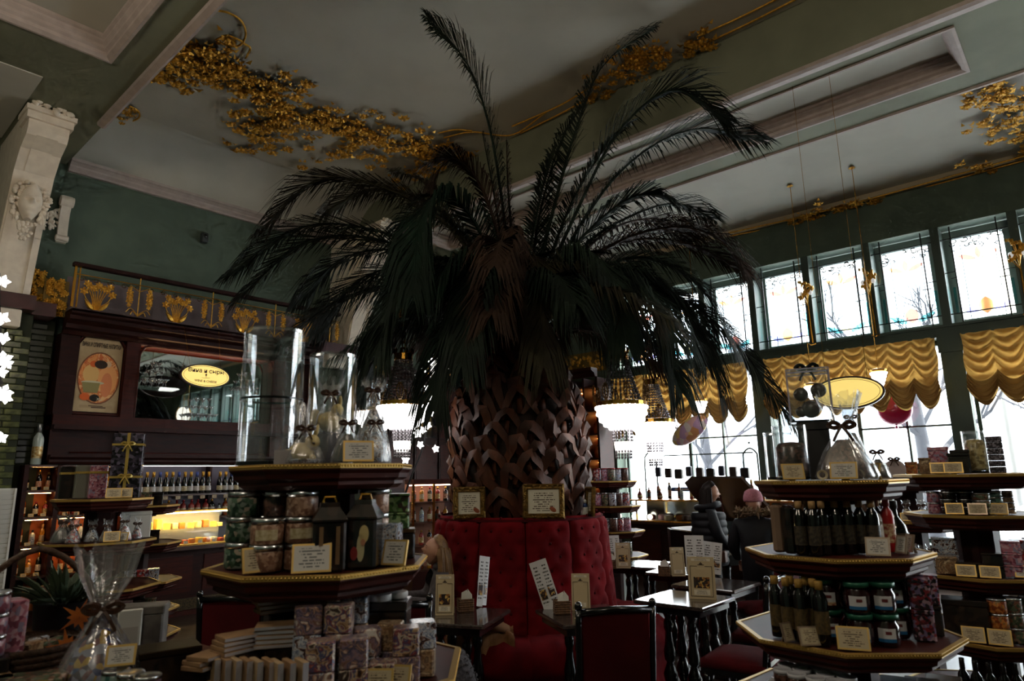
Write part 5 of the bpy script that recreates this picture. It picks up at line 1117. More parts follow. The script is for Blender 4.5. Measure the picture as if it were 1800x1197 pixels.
# ---------------------------------------------------------------- goods
JM = {}
def jar(loc, r, h, fill, lid, label, group, lidh=.012, name='sweet_jar', cat='jar', lab=None, shape='cyl'):
    k = (round(r, 3), round(h, 3), fill.name, lid.name, lab and lab.name, shape)
    if k not in JM:
        prof = [(r*.94, 0), (r, .004), (r, h-lidh-.006), (r*.95, h-lidh)] if shape == 'cyl' else [(r*.8, 0), (r*.92, .008), (r, h*.2), (r, h*.62), (r*.82, h*.76), (r*.78, h-lidh)]
        a = MB().lathe(prof, 18).mesh('jar_body', True); a.materials.append(fill)
        b = MB().lathe([(r*1.03, h-lidh), (r*1.03, h-.002), (r*.97, h), (r*.9, h-.002)], 18).mesh('lid', True); b.materials.append(lid); ll = None
        if lab: ll = MB().grid(lambda iu, iv: (r*1.01*math.cos(-PI/2-.7+1.4*iu/8), r*1.01*math.sin(-PI/2-.7+1.4*iu/8), h*.18+h*.4*iv), 8, 1).mesh('label', True); ll.materials.append(lab)
        JM[k] = (a, b, ll)
    a, b, ll = JM[k]; t = thing(name, label, cat, loc, face_cam(loc), group); reg(t, loc, r*1.03, h); obj('jar_body', a, None, t); obj('lid', b, None, t)
    if ll: obj('label', ll, None, t)
    return t
TB = {}
def tin(loc, size, m, label, group=None, rz=None, lidm=None, name='gift_tin', cat='tin', r=.006, lid=True, face=None):
    """boxed goods: body with chamfered edges, a lid or flap, and a printed front where it has one"""
    k = (tuple(round(s, 3) for s in size), m.name, lidm and lidm.name, lid, face and face.name)
    if k not in TB:
        x, y, z = size; a = MB().bbox((-x/2, -y/2, 0), (x/2, y/2, z*(.86 if lid else 1)), r).mesh('body'); a.materials.append(m); l = f = None
        if lid: l = MB().bbox((-x/2-.002, -y/2-.002, z*.86), (x/2+.002, y/2+.002, z), r*.7).mesh('lid'); l.materials.append(lidm or m)
        if face: f = MB().box((-x*.36, -y/2-.0015, z*.14), (x*.36, -y/2, z*.72)).mesh('printed_front'); f.materials.append(face)
        TB[k] = (a, l, f)
    a, l, f = TB[k]; t = thing(name, label, cat, loc, face_cam(loc) if rz is None else rz, group); obj('body', a, None, t); reg(t, loc, (size[0]+size[1])*.29, size[2])
    if l: obj('lid', l, None, t)
    if f: obj('printed_front', f, None, t)
    return t
def bow(par, z, r, m, y=-.0):
    b = MB()
    for s in (-1, 1):
        b.tube(bez([(0, y, z), (s*r*.6, y-.01, z+r*.35), (s*r*1.05, y, z+r*.1), (s*r*.6, y-.012, z-r*.15), (0, y, z)], 12), [r*.1]+[r*.2]*11+[r*.1], 5); b.tube(bez([(0, y-.01, z), (s*r*.4, y-.02, z-r*.6), (s*r*.75, y-.015, z-r*1.3)], 6), r*.13, 4)
    b.ell((0, y-.008, z), (r*.22, r*.2, r*.2), 8, 6); b.build('bow', m, par)
def cello_bag(loc, r, h, neck, label, fill, ribbon, group=None, flare=.09, name='gift_bag', seed=1, toy=None):
    """cellophane bag: pleated skirt gathered by a ribbon, fanned-out tuft above, sweets inside"""
    rr = random.Random(seed); t = thing(name, label, 'gift bag', loc, face_cam(loc), group); reg(t, loc, r*1.1, h); NS = 44; pl_ = [rr.uniform(-1, 1) for _ in range(NS)]
    prof = [(r*.95, 0), (r, h*.04), (r*.84, neck*h*.3), (r*.62, neck*h*.55), (r*.34, neck*h*.8), (.022, neck*h), (.03, neck*h*1.05), (flare*.75, neck*h+(h-neck*h)*.5), (flare, h)]
    def fn(iu, iv):
        R, z = prof[iv]; a = 2*PI*iu/NS; k = 1+(.02+.13*min(1, iv/4.))*pl_[iu] if iv not in (5,) else 1+.2*pl_[iu]; z2 = z + (rr.uniform(-.025, .01) if iv == len(prof)-1 else 0); return (R*k*math.cos(a), R*k*math.sin(a), z2)
    MB().grid(fn, NS, len(prof)-1, True).build('cellophane', M_cello, t, True)
    if toy: toy(t, r, h*neck)
    else:
        MB().lathe([(r*.85, .004), (r*.88, h*.04), (r*.74, h*neck*.3), (r*.5, h*neck*.55), (r*.2, h*neck*.75)], 16).build('contents', fill, t, True)
    bow(t, neck*h, max(.025, r*.4), ribbon, -.03); return t
def clear_tube(loc, r, h, label, fill=None, fh=0., seam=None, lidm=None, square=False, name='clear_gift_tube'):
    t = thing(name, label, 'gift tube', loc, face_cam(loc), 'clear gift tubes'); reg(t, loc, r*1.05, h)
    if square: b = MB(); b.rings([[(-r, -r*.7, z), (r, -r*.7, z), (r, r*.7, z), (-r, r*.7, z)] for z in (0.002, h)], True, False)
    else: b = MB().lathe([(r, .002), (r, h)], 36, cap=False)
    b.build('clear_wall', M_clear, t, not square)
    if not square: MB().lathe([(r*.2, h-.004), (r*.97, h-.004), (r*1.01, h-.012), (r*1.01, h), (r*.97, h+.002)], 32, cap=False).build('clear_lid', M_clear, t); MB().lathe([(r*1.005, 0), (r*1.005, .012), (r*.9, .012), (r*.9, 0)], 32).build('base_disc', M_black, t)
    else: MB().box((-r, -r*.7, 0), (r, r*.7, .008)).build('base_disc', M_black, t); MB().box((-r*1.01, -r*.71, h-.012), (r*1.01, r*.71, h)).build('clear_lid', M_clear, t); [MB().box((sx*r-.0025, sy*r*.7-.0025, 0), (sx*r+.0025, sy*r*.7+.0025, h)).build('edge_strip', mat('pale_plastic_edge', '#9a94a8', .2, coat=.5), t) for sx in (-1, 1) for sy in (-1, 1)]; [MB().box((-r, sy*r*.7-.0025, z_-.0025), (r, sy*r*.7+.0025, z_+.0025)).build('edge_strip', MATS['pale_plastic_edge'], t) for sy in (-1, 1) for z_ in (h-.014, h)]
    if seam: MB().lathe([(r*1.012, seam-.004), (r*1.012, seam+.004)], 32, cap=False).build('seam_band', M_black, t, True)
    if fill: MB().lathe([(r*.86, .014), (r*.9, .03), (r*.9, fh*.85), (r*.7, fh*.97), (r*.3, fh)], 16).build('contents', fill, t, True)
    return t
F_green = print_mat('green_white_sweets', ['#3e5a45', '#7e8a80', '#24402f', '#a89888', '#56705c', '#1c3426'], 78.2); F_brown = print_mat('brown_sweets', ['#3a2119', '#54352a', '#2b1712', '#6a4a3e'], 92.0); F_beige = print_mat('beige_pink_sweets', ['#a07c66', '#8a6450', '#b99680', '#7c5644'], 96.6)
F_lime = print_mat('lime_wrapped_sweets', ['#4f7a3a', '#2c4a22', '#86a070', '#3a2a20', '#6a8a50'], 69.0); F_foil = print_mat('silver_blue_foil', ['#8b98b0', '#b8c0cc', '#4a5878', '#cfd2d8', '#6a4a3a', '#2c2430'], 45, .2, 1., .3, 'noise'); F_art = print_mat('art_print', ['#2a1c18', '#6e4a34', '#b89a78', '#2f4a70', '#7a2e28', '#c8bba8', '#3a2a24'], 30, .3, 1., .3, 'noise')
F_art2 = print_mat('blue_art_print', ['#31507c', '#b8b0a8', '#6a4632', '#88707a', '#22304c', '#a8806a', '#d0c8c0'], 28, .3, 1., .3, 'noise'); F_tan = print_mat('tan_art_print', ['#8a6a48', '#6a4a30', '#a88a68', '#4a3020', '#c0a888'], 30, .35, 1., .3, 'noise'); F_dark = print_mat('dark_tin_print', ['#15100f', '#1f1613', '#2c1f18', '#0e0b0b'], 46.0, .25)
F_pink = print_mat('pink_sweets_print', ['#a8687c', '#c09aa6', '#7c3c50', '#8a8098', '#b0707c'], 82.8); F_red = print_mat('red_white_print', ['#8c1f24', '#c0a8a0', '#5c1418', '#7a7c90', '#b04a48'], 69.0, .3); F_or = print_mat('orange_sweets_print', ['#a85a24', '#c07c3c', '#7c3a18', '#8a6a40'], 82.8); F_mix = print_mat('mixed_sweets_print', ['#3c4a34', '#6a4434', '#8a7464', '#2c2a28', '#54604a'], 82.8)
M_rib = mat('brown_satin_ribbon', '#3a2418', .35, sheen=.4); M_ribg = mat('gold_satin_ribbon', '#b09445', .35, .3); M_kraft = mat('kraft_paper', '#8a6a48', .8, var='#7a5a3c', vs=20); M_creamw = mat('cream_white_chocolate', '#c4b07c', .6, spec=.25); M_dch = mat('dark_chocolate', '#2a1610', .35)
F_slv = mat('silver_paper_edge', '#c8c4cc', .25, .6)
# ================================================================== stand nearest on the left (clear tubes, sweet jars, printed cubes)
A = stand(571, 2.4, [(1.748, .292), (1.42, .35), (1.085, .47)], -14, 'mahogany octagonal stand left of the sofa, topped by tall clear tubes')
clear_tube(pos(A, 0, 470, .1), .104, .47, 'tallest clear plastic tube with a dark seam, on the left stand\'s top shelf', None, 0, .225)
t = clear_tube(pos(A, 0, 577, -.08), .09, .42, 'shorter clear plastic tube behind the bagged rabbits, on the left stand')
p_ = pos(A, 0, 497, .225); tag(MB().box((-.03, -.001, 0), (.03, .001, .045)).build('price_sticker', mat('grey_sticker', '#9a9494', .5)), 'small grey price sticker standing before the tallest clear tube', 'sticker').location = p_
bpy.data.objects['price_sticker'].rotation_euler = (0, 0, face_cam(p_)); bpy.data.objects['price_sticker'].location.z += .0
def bunny(t, r, h):
    b = MB(); b.ell((-.012, .0, .036), (r*.62, r*.5, .034), 14, 8); b.ell((.022, -.012, .07), (.024, .024, .026), 12, 8)
    for s in (-1, 1): b.ell((.022+s*.011, -.006, .106), (.0075, .006, .024), 8, 6, Matrix.Rotation(s*.22, 3, 'Y'))
    b.ell((-.055, .0, .03), (.02, .018, .018), 8, 6); b.ell((.024, -.03, .018), (.012, .018, .012), 8, 6); o = b.build('rabbit_figure', M_creamw, t, True)
    MB().ell((.026, -.036, .066), (.005, .004, .004), 6, 4).build('nose', M_dch, t)
    MB().lathe([(r*.8, .002), (r*.86, .012), (r*.7, .016)], 14).build('foil_nest', F_foil, t)
cello_bag(pos(A, 0, 560, .21), .068, .2, .56, 'cellophane bag with a cream chocolate rabbit, front of the left stand top', F_foil, M_rib, 'rabbit gift bags', .05, seed=3, toy=bunny)
def bunny_high(t, r, h):
    MB().bbox((-.05, -.04, 0), (.05, .04, .11), .01).build('carton', mat('dark_blue_carton', '#2c2c3c', .4), t)
    b = MB(); b.ell((.0, 0, .15), (.044, .036, .036), 14, 8); b.ell((.024, -.01, .19), (.022, .02, .024), 10, 8)
    for s in (-1, 1): b.ell((.024+s*.01, 0, .222), (.007, .006, .022), 8, 6)
    b.ell((-.05, .0, .165), (.018, .014, .03), 8, 6); b.build('rabbit_figure', M_creamw, t, True)
cello_bag(pos(A, 0, 570, .07), .072, .3, .82, 'taller cellophane bag with a cream rabbit on a dark carton and brown bow', F_foil, M_rib, 'rabbit gift bags', .05, seed=4, toy=bunny_high)
cello_bag(pos(A, 0, 655, .1), .07, .31, .85, 'blue-silver foil gift bag with brown bow, right side of the left stand top', F_foil, M_rib, None, .045, seed=5)
cello_bag(pos(A, 0, 640, .19), .055, .18, .72, 'low dark foil bag with a wide brown bow behind the gilt price card', F_dark, M_rib, None, .04, seed=6)
cello_bag(pos(A, 0, 693, .1), .045, .17, .8, 'small blue foil bag at the right rim of the left stand top', F_foil, M_rib, None, .03, seed=7)
pc = pos(A, 0, 641, .262); card(pc, face_cam(pc, .1), .098, .07, 'gilt framed price card on the top shelf of the left stand', 'gilt price cards', None, M_cardw)
for i, (px, d, fill, n, nm) in enumerate(((440, .12, F_green, 3, 'green and white'), (492, .15, F_brown, 3, 'dark brown'), (520, .04, F_brown, 3, 'rear dark brown'), (537, .21, F_beige, 2, 'pinkish beige'), (570, .14, F_beige, 3, 'taller pinkish beige'), (600, .04, F_beige, 3, 'rear pinkish beige'))):
    for k in range(n):
        p = pos(A, 1, px, d, .0805*k); jar(p, .05 if i != 1 else .042, .08, fill, M_chrome, '%s sweet jar, %s of its stack on the left stand\'s lower shelf' % (nm, ('bottom', 'middle', 'top')[k] if n == 3 else ('bottom', 'top')[k]), 'silver-lidded sweet jars on the left stand', .016, lab=L_cr if i in (1, 3, 4) and k == 1 else None)
def lantern_tin(px, d, w, h, label, art=None, rz=0.):
    p = pos(A, 1, px, d); t = thing('lantern_tin', label, 'tin', p, face_cam(p, rz), 'dark roofed gift tins'); reg(t, p, w*.6, h); MB().bbox((-w/2, -w/2, 0), (w/2, w/2, h*.72), .008).build('body', F_dark, t)
    b = MB(); b.rings([[(-s, -s, z), (s, -s, z), (s, s, z), (-s, s, z)] for s, z in ((w*.54, h*.72), (w*.54, h*.75), (w*.3, h*.93), (w*.28, h))]); b.build('roof', F_dark, t); MB().tube([(-w*.2, 0, h), (-w*.15, 0, h*1.08), (w*.15, 0, h*1.08), (w*.2, 0, h)], .004, 5).build('handle', M_brass, t)
    if art:
        def el(cx, cz, a, b_, m, nm, y): MB().add([(cx+a*math.cos(k*PI/10), y, cz+b_*math.sin(k*PI/10)) for k in range(20)]+[(cx+a*math.cos(k*PI/10), y+.002, cz+b_*math.sin(k*PI/10)) for k in range(20)], [tuple(range(20)), tuple(range(39, 19, -1))]+[(k, (k+1) % 20, 20+(k+1) % 20, 20+k) for k in range(20)]).build(nm, m, t)
        y = -w/2-.002; el(.01, h*.5, w*.16, h*.13, M_creamw, 'painted_shape', y); el(.0, h*.3, w*.13, h*.2, mat('cream_paint', '#b8ac86', .5), 'painted_shape', y); el(-.02, h*.22, w*.12, h*.1, mat('crimson_paint', '#7c1c1c', .5), 'painted_shape', y-.0022); el(.008, h*.38, w*.08, h*.05, mat('flesh_paint', '#b07a5c', .5), 'painted_shape', y-.0022)
    else:
        for s in (-1, 1): MB().box((s*w*.25-.006, -w/2-.0015, h*.1), (s*w*.25+.006, -w/2, h*.65)).build('painted_band', mat('dull_gilt_paint', '#6a5034', .45), t)
lantern_tin(612, .2, .1, .205, 'dark roofed tin with gilt bands on the left stand\'s lower shelf', None, .1); lantern_tin(650, .17, .095, .21, 'dark roofed tin painted with a white and red figure', True, -.25)
p = pos(A, 1, 695, .1); tin(p, (.075, .06, .13), F_foil, 'small blue-silver foil box at the right end of the lower shelf', None, face_cam(p, -.3), None, 'foil_box', 'box', lid=False)
p = pos(A, 1, 700, .02); tin((p.x, p.y, p.z), (.14, .1, .1), F_dark, 'dark carton at the back right of the lower shelf under the green tins', None, None, mat('gold_edge_lid', '#4a3418', .4, .4), 'dark_carton', 'box')
for k, (px, d, dz, w, h) in enumerate(((652, -.02, .101, .11, .065), (652, -.02, .167, .11, .068), (700, .02, .101, .1, .055), (700, .02, .157, .1, .065))):
    p = pos(A, 1, px, d, dz)
    if k == 0: tin((p.x, p.y, A.z[1]), (.13, .12, .1), F_dark, 'plain dark box carrying the lime green tins', None, None, None, 'dark_carton', 'box')
    tin(p, (w, w*.8, h), F_lime, 'lime green sweet tin, %s' % ('left pair, lower', 'left pair, upper', 'right pair, lower', 'right pair, upper')[k], 'lime green sweet tins', None, None, 'sweet_tin')
for i, (px, d, w, h, lb, off, fc) in enumerate(((461, .3, .085, .075, 'gilt framed brown price card at the left of the jar shelf', .35, M_card), (554, .325, .115, .085, 'large pale framed price card before the beige jars', 0, M_cardw), (711, .21, .085, .08, 'pale framed price card at the right end of the jar shelf', -.5, M_cardw))):
    p = pos(A, 1, px, d); card(p, face_cam(p, off), w, h, lb, 'gilt price cards', None, fc)
# lowest tier: chocolate bars and printed cubes
rr = random.Random(12)
def bar(p, rz, tilt, label, m=M_kraft, sz=(.16, .08, .012)):
    t = thing('chocolate_bar', label, 'chocolate bar', p, rz, 'wrapped chocolate bars'); t.rotation_euler = (tilt[0], tilt[1], rz); x, y, z = sz
    MB().bbox((-x/2, -y/2, 0), (x/2, y/2, z), .002).build('wrapper', m, t); MB().box((-x/2, -y/2-.001, .002), (x/2, -y/2, z-.002)).build('foil_edge', F_slv, t); return t
k = 0
for (px, d, n, off, z0) in ((508, .14, 3, .3, .2), (515, .27, 5, -.15, .125), (448, .3, 4, .5, .12), (400, .33, 3, .75, .09)):
    for i in range(n):
        p = pos(A, 2, px+rr.uniform(-4, 4), d, z0+.0128*i); k += 1; bar(p, face_cam(p, off+rr.uniform(-.1, .1)), (0, 0), 'brown wrapped chocolate bar lying flat, %s of the %s pile' % (('lowest', 'second', 'third', 'fourth', 'top')[i], ('rear', 'middle', 'left', 'far left')[(508, 515, 448, 400).index(px)]))
    p = pos(A, 2, px, d); LASTP[0] = None; tin((p.x, p.y, A.z[2]+.002), (.1, .07, z0-.0005), F_dark, 'dark riser box under the %s pile of chocolate bars' % ('rear', 'middle', 'left', 'far left')[(508, 515, 448, 400).index(px)], None, face_cam(p, off), None, 'riser_box', 'box', lid=False)
for i in range(9):
    p = pos(A, 2, 410+15*i, .38+.006*i, .0); o = bar(p, face_cam(p, .35), (0, .0), 'tan chocolate bar standing on edge, %s from the left in the front row' % nth(i), M_kraft if i % 2 else mat('tan_wrapper', '#9a8060', .7), (.016, .07, .12)); reg(o, p, .0165, .12)
p = pos(A, 2, 372, .44); card(p, face_cam(p, .6), .09, .06, 'gilt framed price card before the chocolate bars', 'gilt price cards')
ci = 0
for row_i, (d, zs, xs) in enumerate(((.16, 3, (590, 640)), (.2, 2, (735, 745)), (.28, 3, (575, 622)), (.29, 2, (672, 720)), (.39, 2, (610, 660)), (.4, 1, (745,)))):
    for j, px in enumerate(xs):
        for q in range(zs):
            m_ = (F_art, F_art2, F_tan, F_foil, F_art2)[(j+row_i+q) % 5]; p = pos(A, 2, px, d, .0805*q); ci += 1
            tin(p, (.08, .076, .08), m_, 'printed sweet cube, %s of the %s row, layer %s, left stand' % (nth(j), ('rear', 'right rear', 'middle', 'right middle', 'front', 'outer front')[row_i], ('one', 'two', 'three')[q]), 'printed sweet cubes', face_cam(p, rr.uniform(-.15, .15)), None, 'sweet_cube', 'box', lid=False)
p = pos(A, 2, 680, .1, .0); DT = tin((p.x, p.y, A.z[2]+.003), (.15, .11, .21), F_dark, 'dark tall tin with two white round boxes on its lid', None, face_cam(p, -.2), None, 'dark_tin')
for i, (px, d, h) in enumerate(((668, .13, .211), (697, .08, .211))):
    p = pos(A, 2, px, d, h); LASTP[0] = None; o = MB().lathe([(.036, 0), (.038, .004), (.038, .016), (.036, .02), (.01, .021)], 20).build('round_box', mat('white_round_box', '#c9c6c8', .35), None, 'auto'); o.location = p; DTB = globals().setdefault('DTB', []); DTB.append((o, p-DT.location)); tag(o, 'white round box, %s of two on the dark tall tin' % ('left', 'right')[i], 'box', 'white round boxes')
for i, (px, off) in enumerate(((700, -.2), (745, -.35))): p = pos(A, 2, px, .45-.03*i); card(p, face_cam(p, off), .085, .075, '%s gilt framed price card before the printed cubes' % ('left', 'right')[i], 'gilt price cards')
# bottle shape wrapped in blue beside the column
p = pos(A, 2, 508, -.06); tin(p, (.06, .06, .24), F_art2, 'tall blue and cream carton beside the stand column', None, None, M_creamw, 'tall_carton', 'box')
# ================================================================== near right stand (clear boxes, sauces, jam jars)
B = stand(1455, 2.95, [(1.66, .282), (1.368, .34), (1.05, .4), (.78, .45)], 22, 'mahogany octagonal stand right of the tables, with jam jars and dark bottles')
clear_tube(pos(B, 0, 1366, .1), .07, .23, 'clear tube of dark chocolates at the left of the right stand', F_brown, .16)
clear_tube(pos(B, 0, 1352, -.06), .06, .21, 'empty clear tube at the left rear of the right stand')
tin(pos(B, 0, 1424, 0), (.13, .12, .25), mat('matt_black_box', '#100d0e', .5), 'matt black box carrying the clear square gift box', None, None, None, 'black_box', 'box')
t = clear_tube(pos(B, 0, 1424, .0, .251), .088, .24, 'clear square gift box with round dark chocolates and a black bow on top', None, 0, square=True, name='clear_gift_box')
for x, z, r in ((-.035, .13, .032), (.04, .145, .034), (.0, .06, .04), (-.04, .05, .025)): MB().ell((x, 0, z), (r, r*.5, r), 14, 8).build('round_chocolate', M_dch, t, True)
bow(t, .25, .045, M_black)
cello_bag(pos(B, 0, 1462, .17), .12, .36, .6, 'large clear cellophane cone with a brown ribbon, centre of the right stand', F_brown, M_rib, None, .085, seed=9, name='cellophane_cone')
cello_bag(pos(B, 0, 1506, .0, .0), .06, .34, .78, 'blue foil bag with a dark bow behind the cellophane cone', F_foil, M_rib, None, .04, seed=10)
cello_bag(pos(B, 0, 1527, .1), .045, .15, .72, 'small dark bag at the right rim of the right stand top', F_dark, M_rib, None, .03, seed=11)
for i, (px, d) in enumerate(((1446, .285), (1511, .24))):
    p = pos(B, 0, px, d); t = thing('wafer_roll', 'cream round wafer roll, %s of the cellophane cone' % ('left', 'right')[i], 'sweet', p, face_cam(p), 'cream wafer rolls'); b = MB(); rgs = []
    for r, y in ((.02, -.02), (.02, .02), (.011, .02), (.011, -.02)): rgs.append([(r*math.cos(a*PI/9), y, .02+r*math.sin(a*PI/9)) for a in range(18)])
    b.rings(rgs+[rgs[0]], True, False); b.build('ring', mat('cream_wafer', '#b8a888', .6), t, True)
for i, (px, d, w, h, off, lb) in enumerate(((1368, .235, .088, .066, .25, 'dark'), (1484, .27, .1, .068, -.15, 'central'), (1536, .16, .05, .062, -.8, 'narrow'))):
    p = pos(B, 0, px, d); card(p, face_cam(p, off), w, h, '%s gilt framed price card on the top shelf of the right stand' % lb, 'gilt price cards', None, M_card if i == 0 else M_cardw)
for i in range(6):
    p = pos(B, 1, 1388+24*i, .18+.02*math.sin(i*1.2)); bottle('oil', p, G_blk, L_dk, K_wd, 'dark sauce bottle with cork cap, %s from the left on the right stand' % nth(i), 'dark cork-capped bottles', .74)
for i in range(5):
    p = pos(B, 1, 1400+24*i, .06); bottle('oil', p, G_blk, L_dk, K_wd, 'dark sauce bottle in the rear row, %s from the left, right stand' % nth(i), 'rear dark cork-capped bottles', .74)
for i, px in enumerate((1352, 1370)): p = pos(B, 1, px, .12+.05*i); tin(p, (.05, .05, .19), (mat('pale_brown_pouch', '#7a6250', .6), F_dark)[i], '%s upright pouch left of the sauce bottles' % ('pale brown', 'dark')[i], None, None, None, 'pouch', 'pouch', .015, False)
p = pos(B, 1, 1519, .13); bottle('square', p, mat('grey_ceramic', '#8f8a88', .4), L_wh, M_white, 'grey bottle with white cap and a hanging red tag', None, .88); p = pos(B, 1, 1541, .14); bottle('oil', p, mat('red_plastic', '#a31a1c', .35), L_rd, mat('red_plastic', '#a31a1c', .35), 'bright red bottle on the right stand', None, .74)
p = pos(B, 1, 1562, .06); bottle('round', p, G_blk, L_dk, K_bk, 'black round flask right of the red bottle', None, .9)
p = pos(B, 1, 1527, .2, .12); tg = thing('paper_tag', 'white diamond paper tag with a red emblem beside the grey bottle', 'tag', p, face_cam(p)); MB().add([(-.03, -.002, 0), (0, -.002, -.03), (.03, -.002, 0), (0, -.002, .03), (-.03, 0, 0), (0, 0, -.03), (.03, 0, 0), (0, 0, .03)], [(0, 1, 2, 3), (7, 6, 5, 4), (0, 4, 5, 1), (1, 5, 6, 2), (2, 6, 7, 3), (3, 7, 4, 0)]).build('sheet', L_wh, tg); b = MB(); b.rings([[(r*math.cos(k*PI/3), -.003, r*math.sin(k*PI/3)) for k in range(6)] for r in (.012, .016)], True, False); b.build('emblem', mat('red_emblem', '#b03a2c', .5), tg); MB().tube([(0, -.001, .03), (-.01, .03, .07), (-.02, .06, .08)], .001, 4).build('thread', M_white, tg)
for i, (px, d, w, off, lb) in enumerate(((1527, .285, .085, -.1, 'wide'), (1566, .22, .05, -.75, 'narrow'), (1579, .17, .045, -.9, 'rightmost'))): p = pos(B, 1, px, d); card(p, face_cam(p, off), w, .07, '%s silver framed card on the bottle shelf of the right stand' % lb, 'silver price cards', mat('pewter_card_frame', '#b09a86', .3, .6), M_cardw)
# jam shelf
F_jam = mat('dark_red_jam', '#260a10', .12, coat=.5); L_jam = mat('white_jam_label', '#c2c0c4', .5); K_gr = mat('green_lid', '#1f5a46', .35, .2); L_jamb = mat('blue_label_band', '#1c5c8c', .5); M_berry = mat('berry_print', '#5a1a1c', .5)
def jam(p, label, red=False):
    t = jar(p, .045, .114, F_jam, K_gr, label, 'jam jars on the right stand', .018, 'jam_jar', 'jar', L_jam, 'jam'); r = .0462
    for (z0, z1, m, nm, a0, a1) in ((.018, .03, L_rd if red else L_jamb, 'label_band', -.7, .7), (.045, .056, M_berry, 'berry_print', -.1, .35)):
        o = MB().grid(lambda iu, iv: (r*math.cos(-PI/2+a0+(a1-a0)*iu/6), r*math.sin(-PI/2+a0+(a1-a0)*iu/6), z0+(z1-z0)*iv), 6, 1).build(nm, m, t, True)
for k in range(2):
    for i, (px, d) in enumerate(((1435, .2), (1470, .22), (1505, .26), (1492, .1), (1540, .18), (1455, .1))): jam(pos(B, 2, px, d, .1145*k), 'jam jar with green lid, %s in the %s layer on the right stand' % (('leftmost', 'second', 'foremost', 'rear', 'rightmost', 'rear left')[i], ('lower', 'upper')[k]), i == 0 and k == 1)
for i in range(7):
    p = pos(B, 2, 1350+11*i+(6 if i > 3 else 0), .14+.05*(i % 2)+.01*i); bottle('oil', p, G_blk, mat('dull_gold_label', '#3a2e1a', .5, var='#5c4a28', vs=80), mat('yellow_wood_cap', '#a8823c', .6), 'dark oil bottle with yellow cap, %s from the left on the jam shelf' % nth(i), 'yellow-capped oil bottles', .82)
for k in range(2):
    for i, (px, d) in enumerate(((1572, .2), (1600, .12), (1585, .06))): p = pos(B, 2, px, d, .1145*k); tin(p, (.075, .07, .114), (print_mat('violet_red_print', ['#241a24', '#8a2a34', '#7a6a90', '#1c1418', '#5a1c28', '#a88a98'], 92.0, .3), F_dark)[(i+k) % 2 if i else 0], 'violet and red sweets box, %s, %s layer right of the jam' % (('front', 'right', 'rear')[i], ('lower', 'upper')[k]), 'violet and red sweets boxes', None, None, 'sweets_box', 'box')
for i, (px, d, w, h, off, lb, fr) in enumerate(((1353, .24, .05, .07, .8, 'small silver', MATS['pewter_card_frame']), (1388, .33, .085, .068, .45, 'wide silver', MATS['pewter_card_frame']), (1468, .37, .11, .08, .05, 'large gilt', None))): p = pos(B, 2, px, d); card(p, face_cam(p, off), w, h, '%s framed card on the jam shelf' % lb, 'cards on the jam shelf', fr)
# white-lidded jars piled on the lowest shelf
rr = random.Random(8); wl = mat('white_lid', '#c6c6ce', .3); q = 0
for lay in range(3):
    for i in range(6-lay):
        for j in range(4):
            p = pos(B, 3, 1345+20*i+9*lay+6*(j % 2), .36-.085*j, .055*lay)
            if (p-B.c).xy.length > .44: continue
            q += 1; jar(p, .034, .054, F_brown, wl, 'small white-lidded jar, layer %s row %s place %s, lowest shelf' % (('one', 'two', 'three')[lay], ('one', 'two', 'three', 'four')[j], ('one', 'two', 'three', 'four', 'five', 'six')[i]), 'white-lidded jars on the lowest shelf', .014)
for i, (px, d) in enumerate(((1535, .25), (1575, .2), (1610, .1))): p = pos(B, 3, px, d); tin(p, (.12, .1, .14-.02*i), F_dark, '%s dark box at the right of the lowest shelf' % ('left', 'middle', 'right')[i], 'dark boxes on the lowest shelf', None, None, 'dark_box', 'box')
# ================================================================== farther stands
rr = random.Random(41)
C_ = stand(185, 5.0, [(1.59, .31), (1.295, .35), (.98, .4)], 10, 'mahogany octagonal stand before the bottle niches, with gold-ribboned gift boxes', False)
for i, (px, w, h, m_, lb) in enumerate(((118, .1, .23, F_dark, 'dark olive'), (143, .1, .235, mat('silver_grey_bag', '#77776c', .35, .3), 'silver grey'), (171, .11, .235, F_pink, 'pink floral'))):
    p = pos(C_, 0, px, .12-.02*i); t = tin(p, (w, .07, h), m_, '%s gift bag with a gold band, far left stand top' % lb, 'upright gift bags on the far left stand', face_cam(p, .15), None, 'gift_carton', 'box', lid=False); MB().box((-w/2-.002, -.037, h*.75), (w/2+.002, .037, h*.82)).build('gold_band', M_ribg, t)
for k in range(2):
    p = pos(C_, 0, 222, .08, .232*k); t = tin(p, (.2, .14, .23), print_mat('black_silver_print', ['#141016', '#2a2430', '#5a5262', '#0e0c10', '#3a3440'], 50.6, .25), 'black gift box tied with gold ribbon, %s of two on the far left stand' % ('lower', 'upper')[k], 'gold-ribboned gift boxes', face_cam(p, -.1), None, 'ribboned_box', 'box', lid=False)
    MB().box((-.102, -.072, .14), (.102, .072, .155)).box((-.01, -.0725, 0), (.01, .0725, .232)).build('ribbon', M_ribg, t); bow(t, .15, .04, M_ribg, -.075)
for i, px in enumerate((205, 268)): p = pos(C_, 0, px if i == 0 else 240, .24); card(p, face_cam(p), .1, .07, '%s price card on the top shelf of the far left stand' % ('left', 'right')[i], 'price cards on the far left stand')
